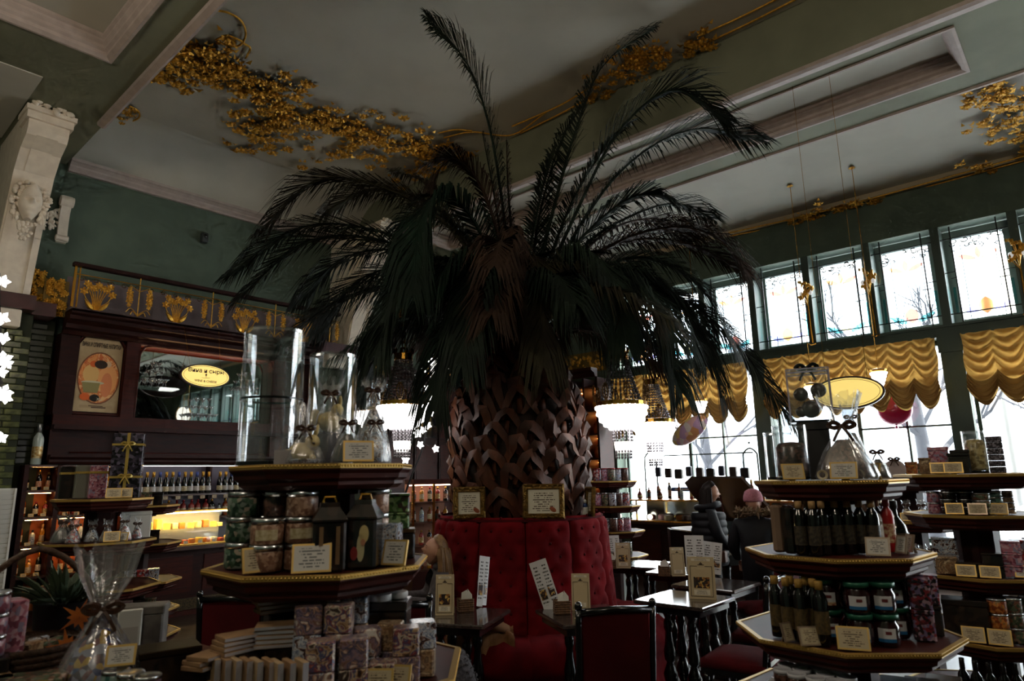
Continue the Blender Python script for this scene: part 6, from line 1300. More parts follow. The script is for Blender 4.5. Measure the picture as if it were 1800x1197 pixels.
for i, (px, d, r, h, f) in enumerate(((102, .16, .06, .2, F_or), (125, .18, .07, .19, F_dark), (150, .1, .06, .17, F_mix), (160, .2, .05, .15, F_foil), (178, .22, .05, .16, F_red), (205, .2, .05, .15, F_mix), (228, .2, .055, .18, F_red), (244, .16, .04, .15, F_red))):
    p = pos(C_, 1, px, d); cello_bag(p, r, h, .72, 'small cellophane bag of %s, %s from the left on the far left stand' % (f.name.split('_')[0]+' sweets', nth(i)), f, M_rib, 'small sweet bags on the far left stand', r*.6, seed=60+i)
p = pos(C_, 1, 190, .06); tin(p, (.2, .08, .19), M_white, 'white carton behind the small sweet bags', None, None, None, 'white_carton', 'box'); p = pos(C_, 1, 215, .32); card(p, face_cam(p), .1, .07, 'price card before the small sweet bags', 'price cards on the far left stand'); p = pos(C_, 1, 245, .26); card(p, face_cam(p, -.5), .06, .06, 'narrow white price card right of the small sweet bags', 'price cards on the far left stand', None, M_cardw)
D_ = stand(250, 6.1, [(1.5, .3), (1.18, .34), (.86, .36), (.62, .36), (.42, .38)], 18, 'mahogany octagonal stand behind the far left one, near the cheese counter', False)
for l, items in enumerate((((262, .2, F_mix), (284, .1, F_dark)), ((262, .22, F_pink), (284, .16, F_dark)), ((238, .2, F_dark), (252, .26, F_foil), (268, .25, F_red), (284, .18, F_foil)), ((232, .22, F_foil), (250, .28, F_art2), (268, .26, F_dark), (284, .2, F_mix)), ((255, .26, F_dark), (275, .24, F_tan), (288, .18, F_or)))):
    for i, (px, d, f) in enumerate(items):
        p = pos(D_, l, px, d); tin(p, (.085, .07, .11), f, '%s pack, %s on the %s shelf of the stand by the cheese counter' % (f.name.split('_')[0], nth(i), ('top', 'second', 'third', 'fourth', 'lowest')[l]), 'packs on the stand by the cheese counter', None, None, 'sweet_pack', 'box')
p = pos(D_, 0, 266, .27); card(p, face_cam(p), .09, .06, 'price card on the top shelf of the stand by the cheese counter', 'price cards by the cheese counter', None, M_cardw)
E_ = stand(1700, 3.9, [(1.668, .345), (1.45, .315), (1.137, .37), (.825, .43), (.5, .45)], 24, 'mahogany octagonal stand at the right picture edge, with pale biscuit tube', False)
clear_tube(pos(E_, 0, 1722, .08), .058, .235, 'clear tube of pale round biscuits on the right edge stand', print_mat('pale_biscuits', ['#b09a60', '#c8b47c', '#8c7848'], 69.0), .19)
for k in range(6): p = pos(E_, 0, 1755, .08, .034*k); tin(p, (.085, .07, .033), print_mat('striped_bar_print', ['#2a2228', '#8a8490', '#1c161a', '#5c5460'], 138.0, .3), 'striped sweets bar, layer %s of the pile at the right edge' % ('one', 'two', 'three', 'four', 'five', 'six')[k], 'striped bars pile', None, None, 'sweets_bar', 'box', lid=False)
for i, (px, d, sz, f) in enumerate(((1640, .2, (.09, .07, .06), F_mix), (1662, .16, (.1, .08, .11), F_dark), (1685, .14, (.09, .08, .13), F_dark), (1655, .02, (.1, .08, .15), F_pink))): p = pos(E_, 0, px, d); tin(p, sz, f, '%s carton, %s from the left on the top of the right edge stand' % (f.name.split('_')[0], nth(i)), 'cartons on the right edge stand', None, None, 'sweets_carton', 'box')
for i, px in enumerate((1633, 1675)): p = pos(E_, 0, px, .27); card(p, face_cam(p), .09, .06, '%s price card on the top of the right edge stand' % ('left', 'right')[i], 'price cards on the right edge stand')
p = pos(E_, 0, 1618, .15); o = tin(p, (.06, .06, .09), F_tan, 'narrow tan carton at the left of the right edge stand top', None, None, None, 'narrow_carton', 'box')
for i, (px, d, n, r, h, f) in enumerate(((1628, .16, 2, .035, .06, F_pink), (1655, .2, 3, .04, .04, F_dark), (1690, .2, 3, .042, .038, F_mix), (1730, .2, 4, .042, .03, print_mat('teal_tin_print', ['#3c6a64', '#8aa09a', '#22423e', '#5a8078'], 69.0)), (1760, .17, 4, .04, .03, F_tan), (1700, .08, 3, .042, .04, F_dark))):
    for k in range(n): p = pos(E_, 1, px, d, (h+.0006)*k); jar(p, r, h, f, M_chrome, '%s round tin, %s in its pile, %s pile, right edge stand' % (f.name.split('_')[0], nth(k), nth(i)), 'round tins on the right edge stand', .008)
for i, px in enumerate((1655, 1710, 1745)): p = pos(E_, 1, px, .285); card(p, face_cam(p, .1-.1*i), .085, .06, '%s price card before the round tins' % ('left', 'middle', 'right')[i], 'price cards before the round tins', MATS['pewter_card_frame'] if i == 1 else None)
for i, (px, d, n, w, h, f) in enumerate(((1640, .2, 1, .1, .09, F_tan), (1672, .22, 1, .11, .07, F_dark), (1712, .24, 2, .09, .06, F_dark), (1742, .26, 3, .085, .06, F_pink), (1772, .22, 3, .085, .06, F_red), (1795, .14, 3, .085, .06, F_pink), (1650, .06, 2, .12, .09, F_foil))):
    for k in range(n): p = pos(E_, 2, px, d, (h+.0006)*k); tin(p, (w, .08, h), f, '%s sweets tin, %s in the %s pile, middle shelf at the right edge' % (f.name.split('_')[0], nth(k), nth(i)), 'sweets tins at the right edge', None, None, 'sweets_tin', 'tin')
for i, px in enumerate((1665, 1715, 1775)): p = pos(E_, 2, px, .33); card(p, face_cam(p), .09, .06, '%s price card on the middle shelf at the right edge' % ('left', 'middle', 'right')[i], 'price cards at the right edge', None, M_cardw if i == 2 else None)
p = pos(E_, 3, 1668, .22); tin(p, (.2, .14, .2), F_dark, 'large dark box on the lower shelf at the right edge', None, None, None, 'dark_box', 'box')
for i, (px, d, f) in enumerate(((1712, .3, F_or), (1742, .3, F_mix), (1772, .28, F_mix), (1800, .24, F_tan))):
    for k in range(3): p = pos(E_, 3, px, d, .0725*k); jar(p, .042, .072, f, M_chrome, '%s sweet jar, %s from bottom, %s column, right edge stand' % (f.name.split('_')[0], ('first', 'second', 'third')[k], nth(i)), 'sweet jars at the right edge', .01)
for i, px in enumerate((1660, 1715)): p = pos(E_, 3, px, .39); card(p, face_cam(p), .1, .075, '%s price card on the lower shelf at the right edge' % ('left', 'right')[i], 'price cards at the right edge')
for i in range(9): p = pos(E_, 4, 1640+22*i, .34-.012*abs(i-4)); bottle('wine', p, G_blk, L_cr, K_bk, 'dark wine bottle with pale neck tag, %s from the left, bottom right' % nth(i), 'wine bottles at the bottom right', .75)
F_ = stand(1590, 5.3, [(1.62, .34), (1.32, .35), (1.0, .38)], 12, 'mahogany octagonal stand behind the right stand, with round box and cartons', False)
p = pos(F_, 0, 1575, .2); t = thing('round_gift_box', 'pale round gift box standing on edge behind the right stand', 'box', p, face_cam(p)); rgs = [[(r*math.cos(k*PI/14), y, .075+r*math.sin(k*PI/14)) for k in range(28)] for r, y in ((.06, -.032), (.073, -.03), (.073, .03), (.06, .032))]; MB().rings(rgs).build('box', mat('pale_lilac_lid', '#a89a9c', .5), t, True); bow(t, .15, .035, M_rib, -.03)
for i, (px, d, sz, f) in enumerate(((1558, .05, (.1, .08, .13), F_tan), (1604, .2, (.08, .07, .13), F_or), (1622, .1, (.1, .08, .12), F_mix), (1640, .0, (.1, .08, .15), F_dark))): p = pos(F_, 0, px, d); tin(p, sz, f, '%s carton, %s beside the round gift box' % (f.name.split('_')[0], nth(i)), 'cartons beside the round gift box', None, None, 'sweets_carton', 'box')
for l in (1, 2):
    for i in range(6): p = pos(F_, l, 1552+15*i, .24-.02*abs(i-2)); f = (F_mix, F_dark, F_pink, F_foil, F_brown, F_tan)[(i+l*2) % 6]; cello_bag(p, .05, .15, .75, '%s sweet bag, %s on the %s shelf behind the right stand' % (f.name.split('_')[0], nth(i), ('upper', 'lower')[l-1]), f, M_rib, 'sweet bags behind the right stand', .03, seed=80+i+10*l)
    p = pos(F_, l, 1585, .32); card(p, face_cam(p), .09, .06, 'price card on the %s shelf behind the right stand' % ('upper', 'lower')[l-1], 'price cards behind the right stand')
G_ = stand(1072, 8.3, [(1.62, .3), (1.33, .33), (1.04, .36), (.76, .38)], 20, 'small dark stand of spice jars right of the pineapple', False)
for l in range(4):
    for i in range(5): p = pos(G_, l, 1052+11*i, .2-.025*abs(i-2)); f = (F_red, F_pink, F_mix, F_foil, F_brown)[(i+l) % 5]; jar(p, .045, .15, f, M_chrome if l else K_rd, '%s jar, %s on the %s shelf of the spice jar stand' % (f.name.split('_')[0], nth(i), ('top', 'second', 'third', 'lowest')[l]), 'jars on the spice jar stand', .015)
# glazed cabinet with pinkish light left of the pineapple
pq = atD(762, 838, 7.6); gc = thing('glazed_display_cabinet', 'gilt-edged glazed cabinet with pinkish lit shelves left of the pineapple', 'cabinet', (pq.x, pq.y, 0), face_cam(pq, .35)); w = .24
MB().box((-w, .28, 0), (w, .3, 1.66)).build('back_panel', mat('pinkish_panel', '#b07a60', .6), gc); MB().box((-w, -.02, 0), (w, .3, .7)).build('base', M_mah, gc); MB().box((-w, -.02, 1.63), (w, .3, 1.68)).build('top', M_mahr, gc)
for x in (-w, -.0, w): MB().box((x-.012, -.025, .7), (x+.012, .0, 1.63)).build('gilt_post', M_brass, gc)
for z in (.7, .95, 1.2, 1.42): MB().box((-w, 0, z), (w, .28, z+.012)).build('shelf', M_wood, gc)
MB().box((-w, .1, 1.61), (w, .13, 1.62)).build('lamp_strip', emis('pink_cabinet_led', (1, .7, .55), 9), gc)
ML = Matrix.Rotation(face_cam(pq, .35), 3, 'Z')
for l, z in enumerate((.712, .962, 1.212, 1.432)):
    for i in range(5): q = Vector((pq.x, pq.y, 0)) + ML @ Vector((-.19+.095*i, .12, 0)); bottle('square', (q.x, q.y, z), *sets[(i*3+l) % 8], 'small bottle, %s on the %s shelf of the glazed cabinet' % (nth(i), ('lowest', 'second', 'third', 'top')[l]), 'bottles in the glazed cabinet', .7)
# ================================================================== low table heaped with gifts, bottom left
T0c = atD(140, 838, 2.35); T0z = 1.07
tt = thing('gift_table', 'low dark round table heaped with gifts at the bottom left', 'table', (T0c.x, T0c.y, 0)); MB().lathe([(.05, 0), (.3, .0), (.3, .03), (.06, .08), (.05, T0z-.06)], 20).build('pedestal', M_mah, tt, 'auto'); MB().lathe([(.3, T0z-.05), (.5, T0z-.04), (.52, T0z-.02), (.52, T0z), (.0, T0z)], 40).build('table_top', M_mahr, tt, 'auto')
def tp(px, D, dz=0.): p = atD(px, 838, D); p.z = T0z+dz+.002; return p
cello_bag(tp(205, 2.12, .022), .12, .42, .56, 'large cellophane cone with brown bow and blue boxes, bottom left', print_mat('blue_gold_boxes', ['#24386c', '#8a8ca0', '#b08a2c', '#3c2a3c', '#6a3038'], 50.6, .25), M_rib, None, .09, seed=21, name='cellophane_cone')
p = tp(205, 2.12); tin(p, (.24, .2, .019), F_dark, 'flat dark tray under the large cellophane cone', None, None, None, 'flat_tray', 'tray', lid=False)
for s, px in enumerate((180, 226)): 
    p = tp(px, 1.96); o = MB().ell((0, 0, .03), (.026, .012, .03), 14, 10).build('gold_coin', mat('gold_foil_coin', '#b88a2c', .35, .5), None, True); o.location = p; tag(o, 'gold foil sweet at the %s foot of the cellophane cone' % ('left', 'right')[s], 'sweet', 'gold foil sweets')
for i, (px, f, lb) in enumerate(((236, print_mat('teal_tin_print', []), 'teal'), (262, F_mix, 'olive'), (290, print_mat('mauve_tin_print', ['#5c4450', '#7a5c68', '#43303c'], 69.0), 'mauve'))):
    for k in range(3): p = tp(px, 1.98-.03*i, .0405*k); jar(p, .034, .04, f, M_chrome, '%s round tin with silver rim, %s of its pile, bottom left' % (lb, ('bottom', 'middle', 'top')[k]), 'round tins at the bottom left', .01)
p = tp(242, 1.99, .1225); card(p, face_cam(p, -.15), .075, .055, 'pale framed price card on the round tins', 'price cards at the bottom left', None, M_cardw)
for i, (px, D, sz, f, lb) in enumerate(((320, 2.2, (.17, .13, .13), F_dark, 'black box with a shiny lid edge'), (268, 2.5, (.17, .1, .2), mat('grey_printed_bag', '#5a5450', .6, var='#7a746e', vs=14), 'grey printed gift bag'), (60, 1.95, (.16, .1, .05), F_dark, 'flat dark box with a gold strip'), (95, 2.0, (.18, .12, .1), F_mix, 'dark green box with a gold strip'), (20, 2.0, (.12, .1, .1), F_tan, 'tan box at the left edge'), (140, 1.9, (.1, .08, .06), F_dark, 'small dark box before the cellophane cone'))):
    p = tp(px, D); t = tin(p, sz, f, lb+', bottom left table', None, face_cam(p, -.2 if i % 2 else .15), mat('bronze_lid', '#2e2214', .35, .6) if i == 0 else None, 'gift_box', 'box')
    if i in (2, 3): MB().box((-sz[0]*.3, -sz[1]/2-.004, sz[2]*.84), (sz[0]*.3, -sz[1]/2-.001, sz[2])).build('gold_strip', M_ribg, t)
p = tp(252, 2.42, .2); tin((p.x, p.y, T0z), (.075, .02, .2), M_white, 'white printed sheet stand behind the grey gift bag', None, face_cam(p), None, 'sheet_stand', 'stand', .004, False, M_cardw)
# wicker basket with packets
bp_ = tp(85, 2.25); bk = thing('gift_basket', 'brown wicker basket with handle full of packets, bottom left', 'basket', bp_, face_cam(bp_)); M_wick = mat('brown_wicker', '#4a3020', .7, var='#32200f', vs=70, bump=.5, bs=90)
for k in range(7): MB().lathe([(.13+.006*k-.008, .02*k), (.13+.006*k, .01+.02*k), (.13+.006*k-.008, .02+.02*k)], 28, cap=False).build('wicker_ring', M_wick, bk, True)
MB().lathe([(.02, 0), (.13, 0), (.13, .006)], 24).build('bottom', M_wick, bk); MB().tube(bez([(-.165, 0, .13), (-.15, 0, .3), (0, 0, .42), (.15, 0, .3), (.165, 0, .13)], 20), .01, 6).build('handle', M_wick, bk, True)
for i in range(5):
    b = MB().bbox((-.03, -.04, 0), (.03, .04, .12), .01).build('packet', (F_foil, F_mix, F_tan, F_foil, F_mix)[i]); b.location = (bp_.x-.06+.035*i, bp_.y+(.03 if i % 2 else -.03), bp_.z+.02); b.rotation_euler = (.15*(i-2), .1, i); tag(b, '%s packet, %s in the wicker basket' % (('silver', 'green', 'tan', 'blue', 'olive')[i], nth(i)), 'packet', 'packets in the wicker basket')
for k in range(3): p = tp(15, 2.05, .0605*k+.14); jar(p, .045, .06, F_pink, M_chrome, 'pink jar with silver lid, %s of the pile at the left picture edge' % ('bottom', 'middle', 'top')[k], 'pink jars at the left edge', .012)
p = tp(15, 2.05); tin(p, (.12, .1, .139), F_dark, 'dark riser box under the pink jars', None, None, None, 'riser_box', 'box', lid=False)
p = tp(42, 2.15); t = tin(p, (.09, .09, .28), F_pink, 'tall pink wrapped gift beside the pink jars', None, face_cam(p, .3), None, 'wrapped_gift', 'box', lid=False)
p = tp(10, 1.92); card(p, face_cam(p, .2), .12, .08, 'gilt card at the left picture edge', 'price cards at the bottom left')
# potted plant and orange maple leaves
pp = tp(140, 2.6, .0); pt = thing('potted_plant', 'green leafy plant in a dark metal tub, bottom left', 'plant', pp); MB().lathe([(.07, 0), (.085, .02), (.1, .2), (.105, .205), (.095, .21), (.08, .19)], 22, cap=False).build('tub', mat('dark_zinc_tub', '#2c2f33', .4, .6), pt, True); MB().lathe([(.005, .18), (.088, .18)], 18, cap=False).build('soil', mat('black_soil', '#120d0a', .9), pt)
b = MB()
for i in range(120):
    a, el, L = rr.uniform(0, 6.28), rr.uniform(.3, 1.3), rr.uniform(.08, .2); d = Vector((math.cos(a)*math.cos(el), math.sin(a)*math.cos(el), math.sin(el))); q = d.cross(UPV).normalized()*.012; p0 = Vector((d.x*.05, d.y*.05, .19)); e = p0+d*L; m2 = p0+d*L*.6
    b.add([p0, m2+q, e-UPV*.02, m2-q], [(0, 1, 2, 3)])
b.build('leaves', mat('dusky_green_leaf', '#33422e', .6, var='#4a5640', vs=12), pt)
for i, (px, D, dz) in enumerate(((166, 2.3, .2), (150, 2.25, .12))):
    p = tp(px, D, dz); ml = thing('maple_leaf', 'orange paper maple leaf, %s, beside the cellophane cone' % ('upper', 'lower')[i], 'leaf', p, face_cam(p)); pts = []
    for k in range(20): r = (.06 if k % 4 == 0 else .035 if k % 2 == 0 else .022); a = 2*PI*k/20+.5*i; pts.append((r*math.cos(a), r*math.sin(a)))
    MB().rings([[(x, -.001, z) for x, z in pts], [(x, .001, z) for x, z in pts]]).build('blade', mat('orange_maple_paper', '#b8641a', .6, var='#9a4e12', vs=20), ml); MB().tube([(0, 0, 0), (.02, .02, -dz)], .002, 4).build('stalk', M_wick, ml)
settle()
for o_, d_ in DTB: o_.location = DT.location + Vector((d_.x, d_.y, .212))
# ================================================================== café tables and chairs
M_gran = mat('polished_dark_granite', '#2c2523', .12, var='#3f3633', vs=40, coat=.5)
def table_meshes():
    P = {}; s = .29
    P['table_top'] = (MB().bbox((-s, -s, .71), (s, s, .74), .012), M_gran); P['apron'] = (MB().box((-s*.86, -s*.86, .66), (s*.86, s*.86, .71)), M_black)
    prof = [(.02, .04), (.035, .07), (.03, .1), (.05, .16), (.055, .2), (.035, .25), (.025, .28), (.04, .3), (.045, .36), (.032, .42), (.024, .5), (.035, .53), (.035, .57), (.022, .6), (.04, .64), (.045, .67)]
    P['base'] = (MB().bbox((-.2, -.2, .0), (.2, .2, .045), .02), M_black)
    return P, MB().lathe(prof, 12).mesh('turned_column', True)
TP, TCOL = table_meshes(); TCOL.materials.append(M_black); TP = {k: (b.mesh(k), m) for k, (b, m) in TP.items()}
def cafe_table(x, y, rz, label):
    t = thing('cafe_table', label, 'table', (x, y, 0), rz, 'dark granite café tables')
    for k, (me, m) in TP.items(): obj(k, me, m, t)
    for sx in (-1, 1):
        for sy in (-1, 1): obj('turned_column', TCOL, None, t, (sx*.1, sy*.1, 0))
    return t
def chair_parts():
    P = []
    sb_ = MB(); sb_.grid(lambda iu, iv: (lambda u, v, z: (u*.225, v*.215, z))((iu-8)/8, (iv-8)/8, .47+.045*max(0, (1-((iu-8)/8)**4))*max(0, (1-((iv-8)/8)**4))), 16, 16); sb_.box((-.225, -.215, .42), (.225, .215, .475)); P.append(('seat', sb_, M_velvetd, True))
    bk_ = MB(); bk_.grid(lambda iu, iv: ((iu-6)/6*.185, -.215-.03*iv/10+.02*(1-((iu-6)/6)**2)*math.sin(PI*iv/10)+.02, .5+.46*iv/10), 12, 10); bk_.grid(lambda iu, iv: ((iu-6)/6*.185, -.235-.03*iv/10, .5+.46*iv/10), 12, 10); P.append(('backrest', bk_, M_velvetd, True))
    P.append(('seat_rail', MB().box((-.22, -.21, .38), (.22, .21, .425)), M_black, False))
    tr = MB(); tr.tube([(-.2, -.262, .975), (0, -.266, .985), (.2, -.262, .975)], .019, 8); P.append(('top_rail', tr, M_black, True))
    lr = MB().box((-.2, -.24, .475), (.2, -.21, .505)); P.append(('lower_rail', lr, M_black, False))
    for s in (-1, 1):
        po = MB(); po.tube(bez([(s*.205, -.21, 0), (s*.205, -.2, .4), (s*.207, -.235, .7), (s*.21, -.262, .99)], 12), .018, 8); P.append(('back_post', po, M_black, True))
        fi = MB().ell((s*.21, -.263, 1.01), (.022, .022, .024), 10, 8); P.append(('finial', fi, M_black, True))
        lg = MB().lathe([(.014, 0), (.02, .02), (.014, .05), (.018, .12), (.024, .2), (.02, .27), (.026, .3), (.018, .34), (.026, .39)], 10, (s*.195, .19, 0)); P.append(('leg', lg, M_black, True))
    P.append(('stretcher', MB().tube([(-.2, -.2, .2), (.2, -.2, .2)], .01, 6).tube([(-.195, .19, .15), (-.2, -.2, .15)], .01, 6).tube([(.195, .19, .15), (.2, -.2, .15)], .01, 6), M_black, False))
    return [(n, b.mesh(n, sm), m) for n, b, m, sm in P]
CHP = chair_parts()
def chair(x, y, rz, label):
    """chair faces local +Y"""
    t = thing('dining_chair', label, 'chair', (x, y, 0), rz, 'red upholstered chairs with black frames')
    for n, me, m in CHP: obj(n, me, m, t)
    return t
def rz_to(x, y, tx, ty): return math.atan2(ty-y, tx-x) - PI/2
TA = Vector((3.45, 3.62)); TBt = Vector((4.02, 2.92))
cafe_table(TA.x, TA.y, math.atan2(PC.y-TA.y, PC.x-TA.x), 'granite café table left of the front chair, before the sofa, with menu and basket')
cafe_table(TBt.x, TBt.y, math.atan2(PC.y-TBt.y, PC.x-TBt.x), 'granite café table mostly hidden behind the front chair')
cafe_table(4.96, 2.66, 0, 'granite café table with one menu holder, right of the sofa')
cafe_table(5.78, 2.78, .0, 'granite café table with a bright glossy top behind the menu holder')
cafe_table(6.32, 3.38, .1, 'granite café table with basket and leaflets right of the sofa')
cafe_table(6.55, 4.02, .2, 'granite café table farthest back, beside the spice jar stand')
p = atD(1047, 838, 4.05); chair(p.x, p.y, rz_to(p.x, p.y, PC.x, PC.y), 'red chair with black frame seen from behind, bottom centre')
p = atD(1280, 838, 4.85); chair(p.x, p.y, rz_to(p.x, p.y, *(atD(1180, 838, 5.1).xy)), 'red chair seen from the side, left of the jam stand')
p = atD(1322, 838, 6.5); chair(p.x, p.y, rz_to(p.x, p.y, 5.78, 3.2), 'red chair behind the glossy table, rounded back showing')
p = atD(1322, 838, 5.55); chair(p.x, p.y, rz_to(p.x, p.y, 5.2, 3.4), 'red chair between the two right tables, seat showing')
p = atD(455, 838, 4.6); chair(p.x, p.y, rz_to(p.x, p.y, *(atD(520, 838, 5.2).xy)), 'red chair half hidden under the left stand shelf')
p6 = atD(690, 838, 4.3); chair(p6.x, p6.y, rz_to(p6.x, p6.y, p6.x-.25*rt0.x+fw0.x, p6.y-.25*rt0.y+fw0.y), 'red chair seen from behind, beyond the printed cubes')
# ---------------------------------------------------------------- menus, leaflets, napkin baskets
M_men = mat('beige_menu_card', '#b8a583', .6); M_mpic = print_mat('menu_photo_print', ['#1c1210', '#3a2014', '#8a5a24', '#241814', '#c09a50'], 60, .4); M_inkb = mat('menu_ink', '#3a2a1c', .6); M_flp = text_mat('leaflet_print', '#c6c4c6', '#3a3634', 14)
def menu(p, rz, label, w=.1, h=.2, pic=True):
    """folded menu card standing like a tent, with crest, border and photo printed on the front"""
    t = thing('menu_card', label, 'menu', p, rz, 'folded menu cards'); a = .035
    for s in (-1, 1): MB().add([(-w/2, s*a, 0), (w/2, s*a, 0), (w/2, s*.003, h), (-w/2, s*.003, h), (-w/2, s*a+.003, 0), (w/2, s*a+.003, 0), (w/2, s*.003+.003, h), (-w/2, s*.003+.003, h)], [(0, 1, 2, 3), (7, 6, 5, 4), (0, 4, 5, 1), (1, 5, 6, 2), (2, 6, 7, 3), (3, 7, 4, 0)]).build('leaf', M_men, t)
    def fr(u, v): return (u*w, -a-.002+(a-.003)*v, v*h)
    def patch(u0, v0, u1, v1, m, nm): quad_uv(nm, [fr(u0, v0), fr(u1, v0), fr(u1, v1), fr(u0, v1)], m, t, .0008)
    for e in ((-.42, .06, -.4, .78), (.4, .06, .42, .78), (-.42, .06, .42, .072), (-.42, .77, -.14, .782), (.14, .77, .42, .782)): patch(*e, M_inkb, 'border_line')
    for e in ((-.12, .8, .12, .82), (-.06, .82, .06, .85), (-.015, .85, .015, .88)): patch(*e, M_inkb, 'crest')
    if pic: patch(-.3, .26, .3, .52, M_mpic, 'photo')
    patch(-.3, .1, .3, .22, M_menu, 'text_block'); patch(-.36, .9, .36, .96, M_menu, 'heading'); return t
def leaflet(p, rz, label, w=.09, h=.22, lean=.12, roll=0.):
    t = thing('leaflet', label, 'leaflet', p, rz, 'tall printed leaflets'); R = Matrix.Rotation(roll, 3, 'Y')
    for i, s in enumerate((-1, 1)):
        pts = [R @ Vector(v) for v in ((-w/2 if s < 0 else 0, .0 if s < 0 else -.01, 0 if s < 0 else .01), (0 if s < 0 else w/2, -.01 if s < 0 else .0, 0 if s < 0 else .01), (0 if s < 0 else w/2, lean*h-.01, h), (-w/2 if s < 0 else 0, lean*h, h))]
        quad_uv('sheet', pts, M_flp, t, .0015); c = (pts[0]+pts[1]+pts[2]+pts[3])/4; e1 = (pts[1]-pts[0])*.36; e2 = (pts[3]-pts[0])
        quad_uv('photo', [c-e1-e2*.28-Vector((0, .002, 0)), c+e1-e2*.28-Vector((0, .002, 0)), c+e1-e2*.08-Vector((0, .002, 0)), c-e1-e2*.08-Vector((0, .002, 0))], M_mpic, t, .0005)
    b = MB(); b.tube([(0, .02, 0), (0, .02+lean*h*.5, h*.5)], .002, 4); b.build('holder_wire', M_chrome, t); MB().lathe([(.02, 0), (.02, .004), (.003, .006)], 12, (0, .015, 0)).build('holder_foot', M_chrome, t); return t
def napkins(p, rz, label):
    t = thing('napkin_basket', label, 'basket', p, rz, 'woven napkin baskets'); b = MB()
    for k in range(6): b.rings([[(x*s, y*s, .015*k+dz) for x, y in ((-.05, -.045), (.05, -.045), (.055, -.04), (.055, .04), (.05, .045), (-.05, .045), (-.055, .04), (-.055, -.04))] for s, dz in ((1.0, 0), (1.05, .0075), (1.0, .0148))], True, False)
    b.build('woven_side', mat('tan_wicker', '#6a4a2c', .7, var='#4a301a', vs=60), t); MB().box((-.05, -.045, 0), (.05, .045, .006)).build('bottom', MATS['tan_wicker'], t)
    for i in range(4): MB().add([(-.04+.02*i, -.03, .02), (.0+.015*i, -.035, .02), (.01+.012*i, -.02, .15-.012*i), (-.03+.015*i, -.01, .13+.008*i), (-.03+.02*i, .02, .02)], [(0, 1, 2, 3), (0, 3, 4), (1, 4, 3, 2)]).build('napkin', M_white, t)
    return t
def onT(px, py, z=.742): return atZ(px, py, z)
q = onT(782, 1080); menu(q, face_cam(q, -.12), 'menu card with photo on the left café table', .13, .27); q = onT(818, 1074); napkins(q, face_cam(q, .2), 'woven napkin basket on the left café table'); q = onT(846, 1066); leaflet(q, face_cam(q, .75), 'tall leaflet turned sideways on the left café table', .1, .36, .1, .2)
q = onT(972, 1070); leaflet(q, face_cam(q, .15), 'tilted pair of leaflets left of the front chair back', .13, .35, .12, -.3); q = onT(1022, 1072); menu(q, face_cam(q, -.1), 'menu card just above the front chair back', .13, .25, False); q = onT(988, 1078); napkins(q, face_cam(q, .2), 'napkin basket behind the front chair back')
q = onT(1236, 1052); menu(q, face_cam(q, -.1), 'menu card with dark photo alone on the right café table', .2, .31)
q = onT(1168, 1012); napkins(q, face_cam(q), 'napkin basket on the table with leaflets'); q = onT(1192, 1012); menu(q, face_cam(q, .2), 'plain menu card beside the napkin basket on the leaflet table', .13, .26, False); q = onT(1224, 1010); leaflet(q, face_cam(q), 'tall white leaflet, left of two on the right', .18, .36, .1); q = onT(1250, 1010); leaflet(q, face_cam(q, -.1), 'tall white leaflet, right of two on the right', .18, .3, .1, .12)
q = onT(1096, 998); menu(q, face_cam(q), 'pale menu card on the farthest café table', .15, .25); q = onT(1074, 999); napkins(q, face_cam(q), 'napkin basket on the farthest café table'); q = onT(1082, 992); leaflet(q, face_cam(q, .3), 'tall leaflet behind the pale menu card', .12, .3)
# tan coat lying over the sofa seat
q = Vector((PC.x, PC.y, 0)) + Vector((-.98, -.42, 0)); ctn = thing('tan_coat', 'tan coat thrown over the sofa seat beside the left café table', 'coat', (q.x, q.y, .5), face_cam(q))
MB().grid(lambda iu, iv: ((iu-10)/10*.26, (iv-8)/8*.2-.02*math.sin(iu*.7), max(-.04, .16*math.exp(-((iu-11)/7)**2-((iv-9)/6)**2)+.025*math.sin(iu*1.3+iv*.6)+.015*math.cos(iv*1.7)) - (.12*max(0, (3-iv)/3)**1.5)), 20, 16).build('cloth_folds', mat('tan_wool', '#8a5f38', .85, var='#744c2a', vs=6), ctn, True)
MB().tube(bez([(-.2, -.12, .06), (-.05, -.16, .12), (.12, -.12, .1), (.2, 0, .05)], 12), [.04]*13, 8).build('sleeve', MATS['tan_wool'], ctn, True)
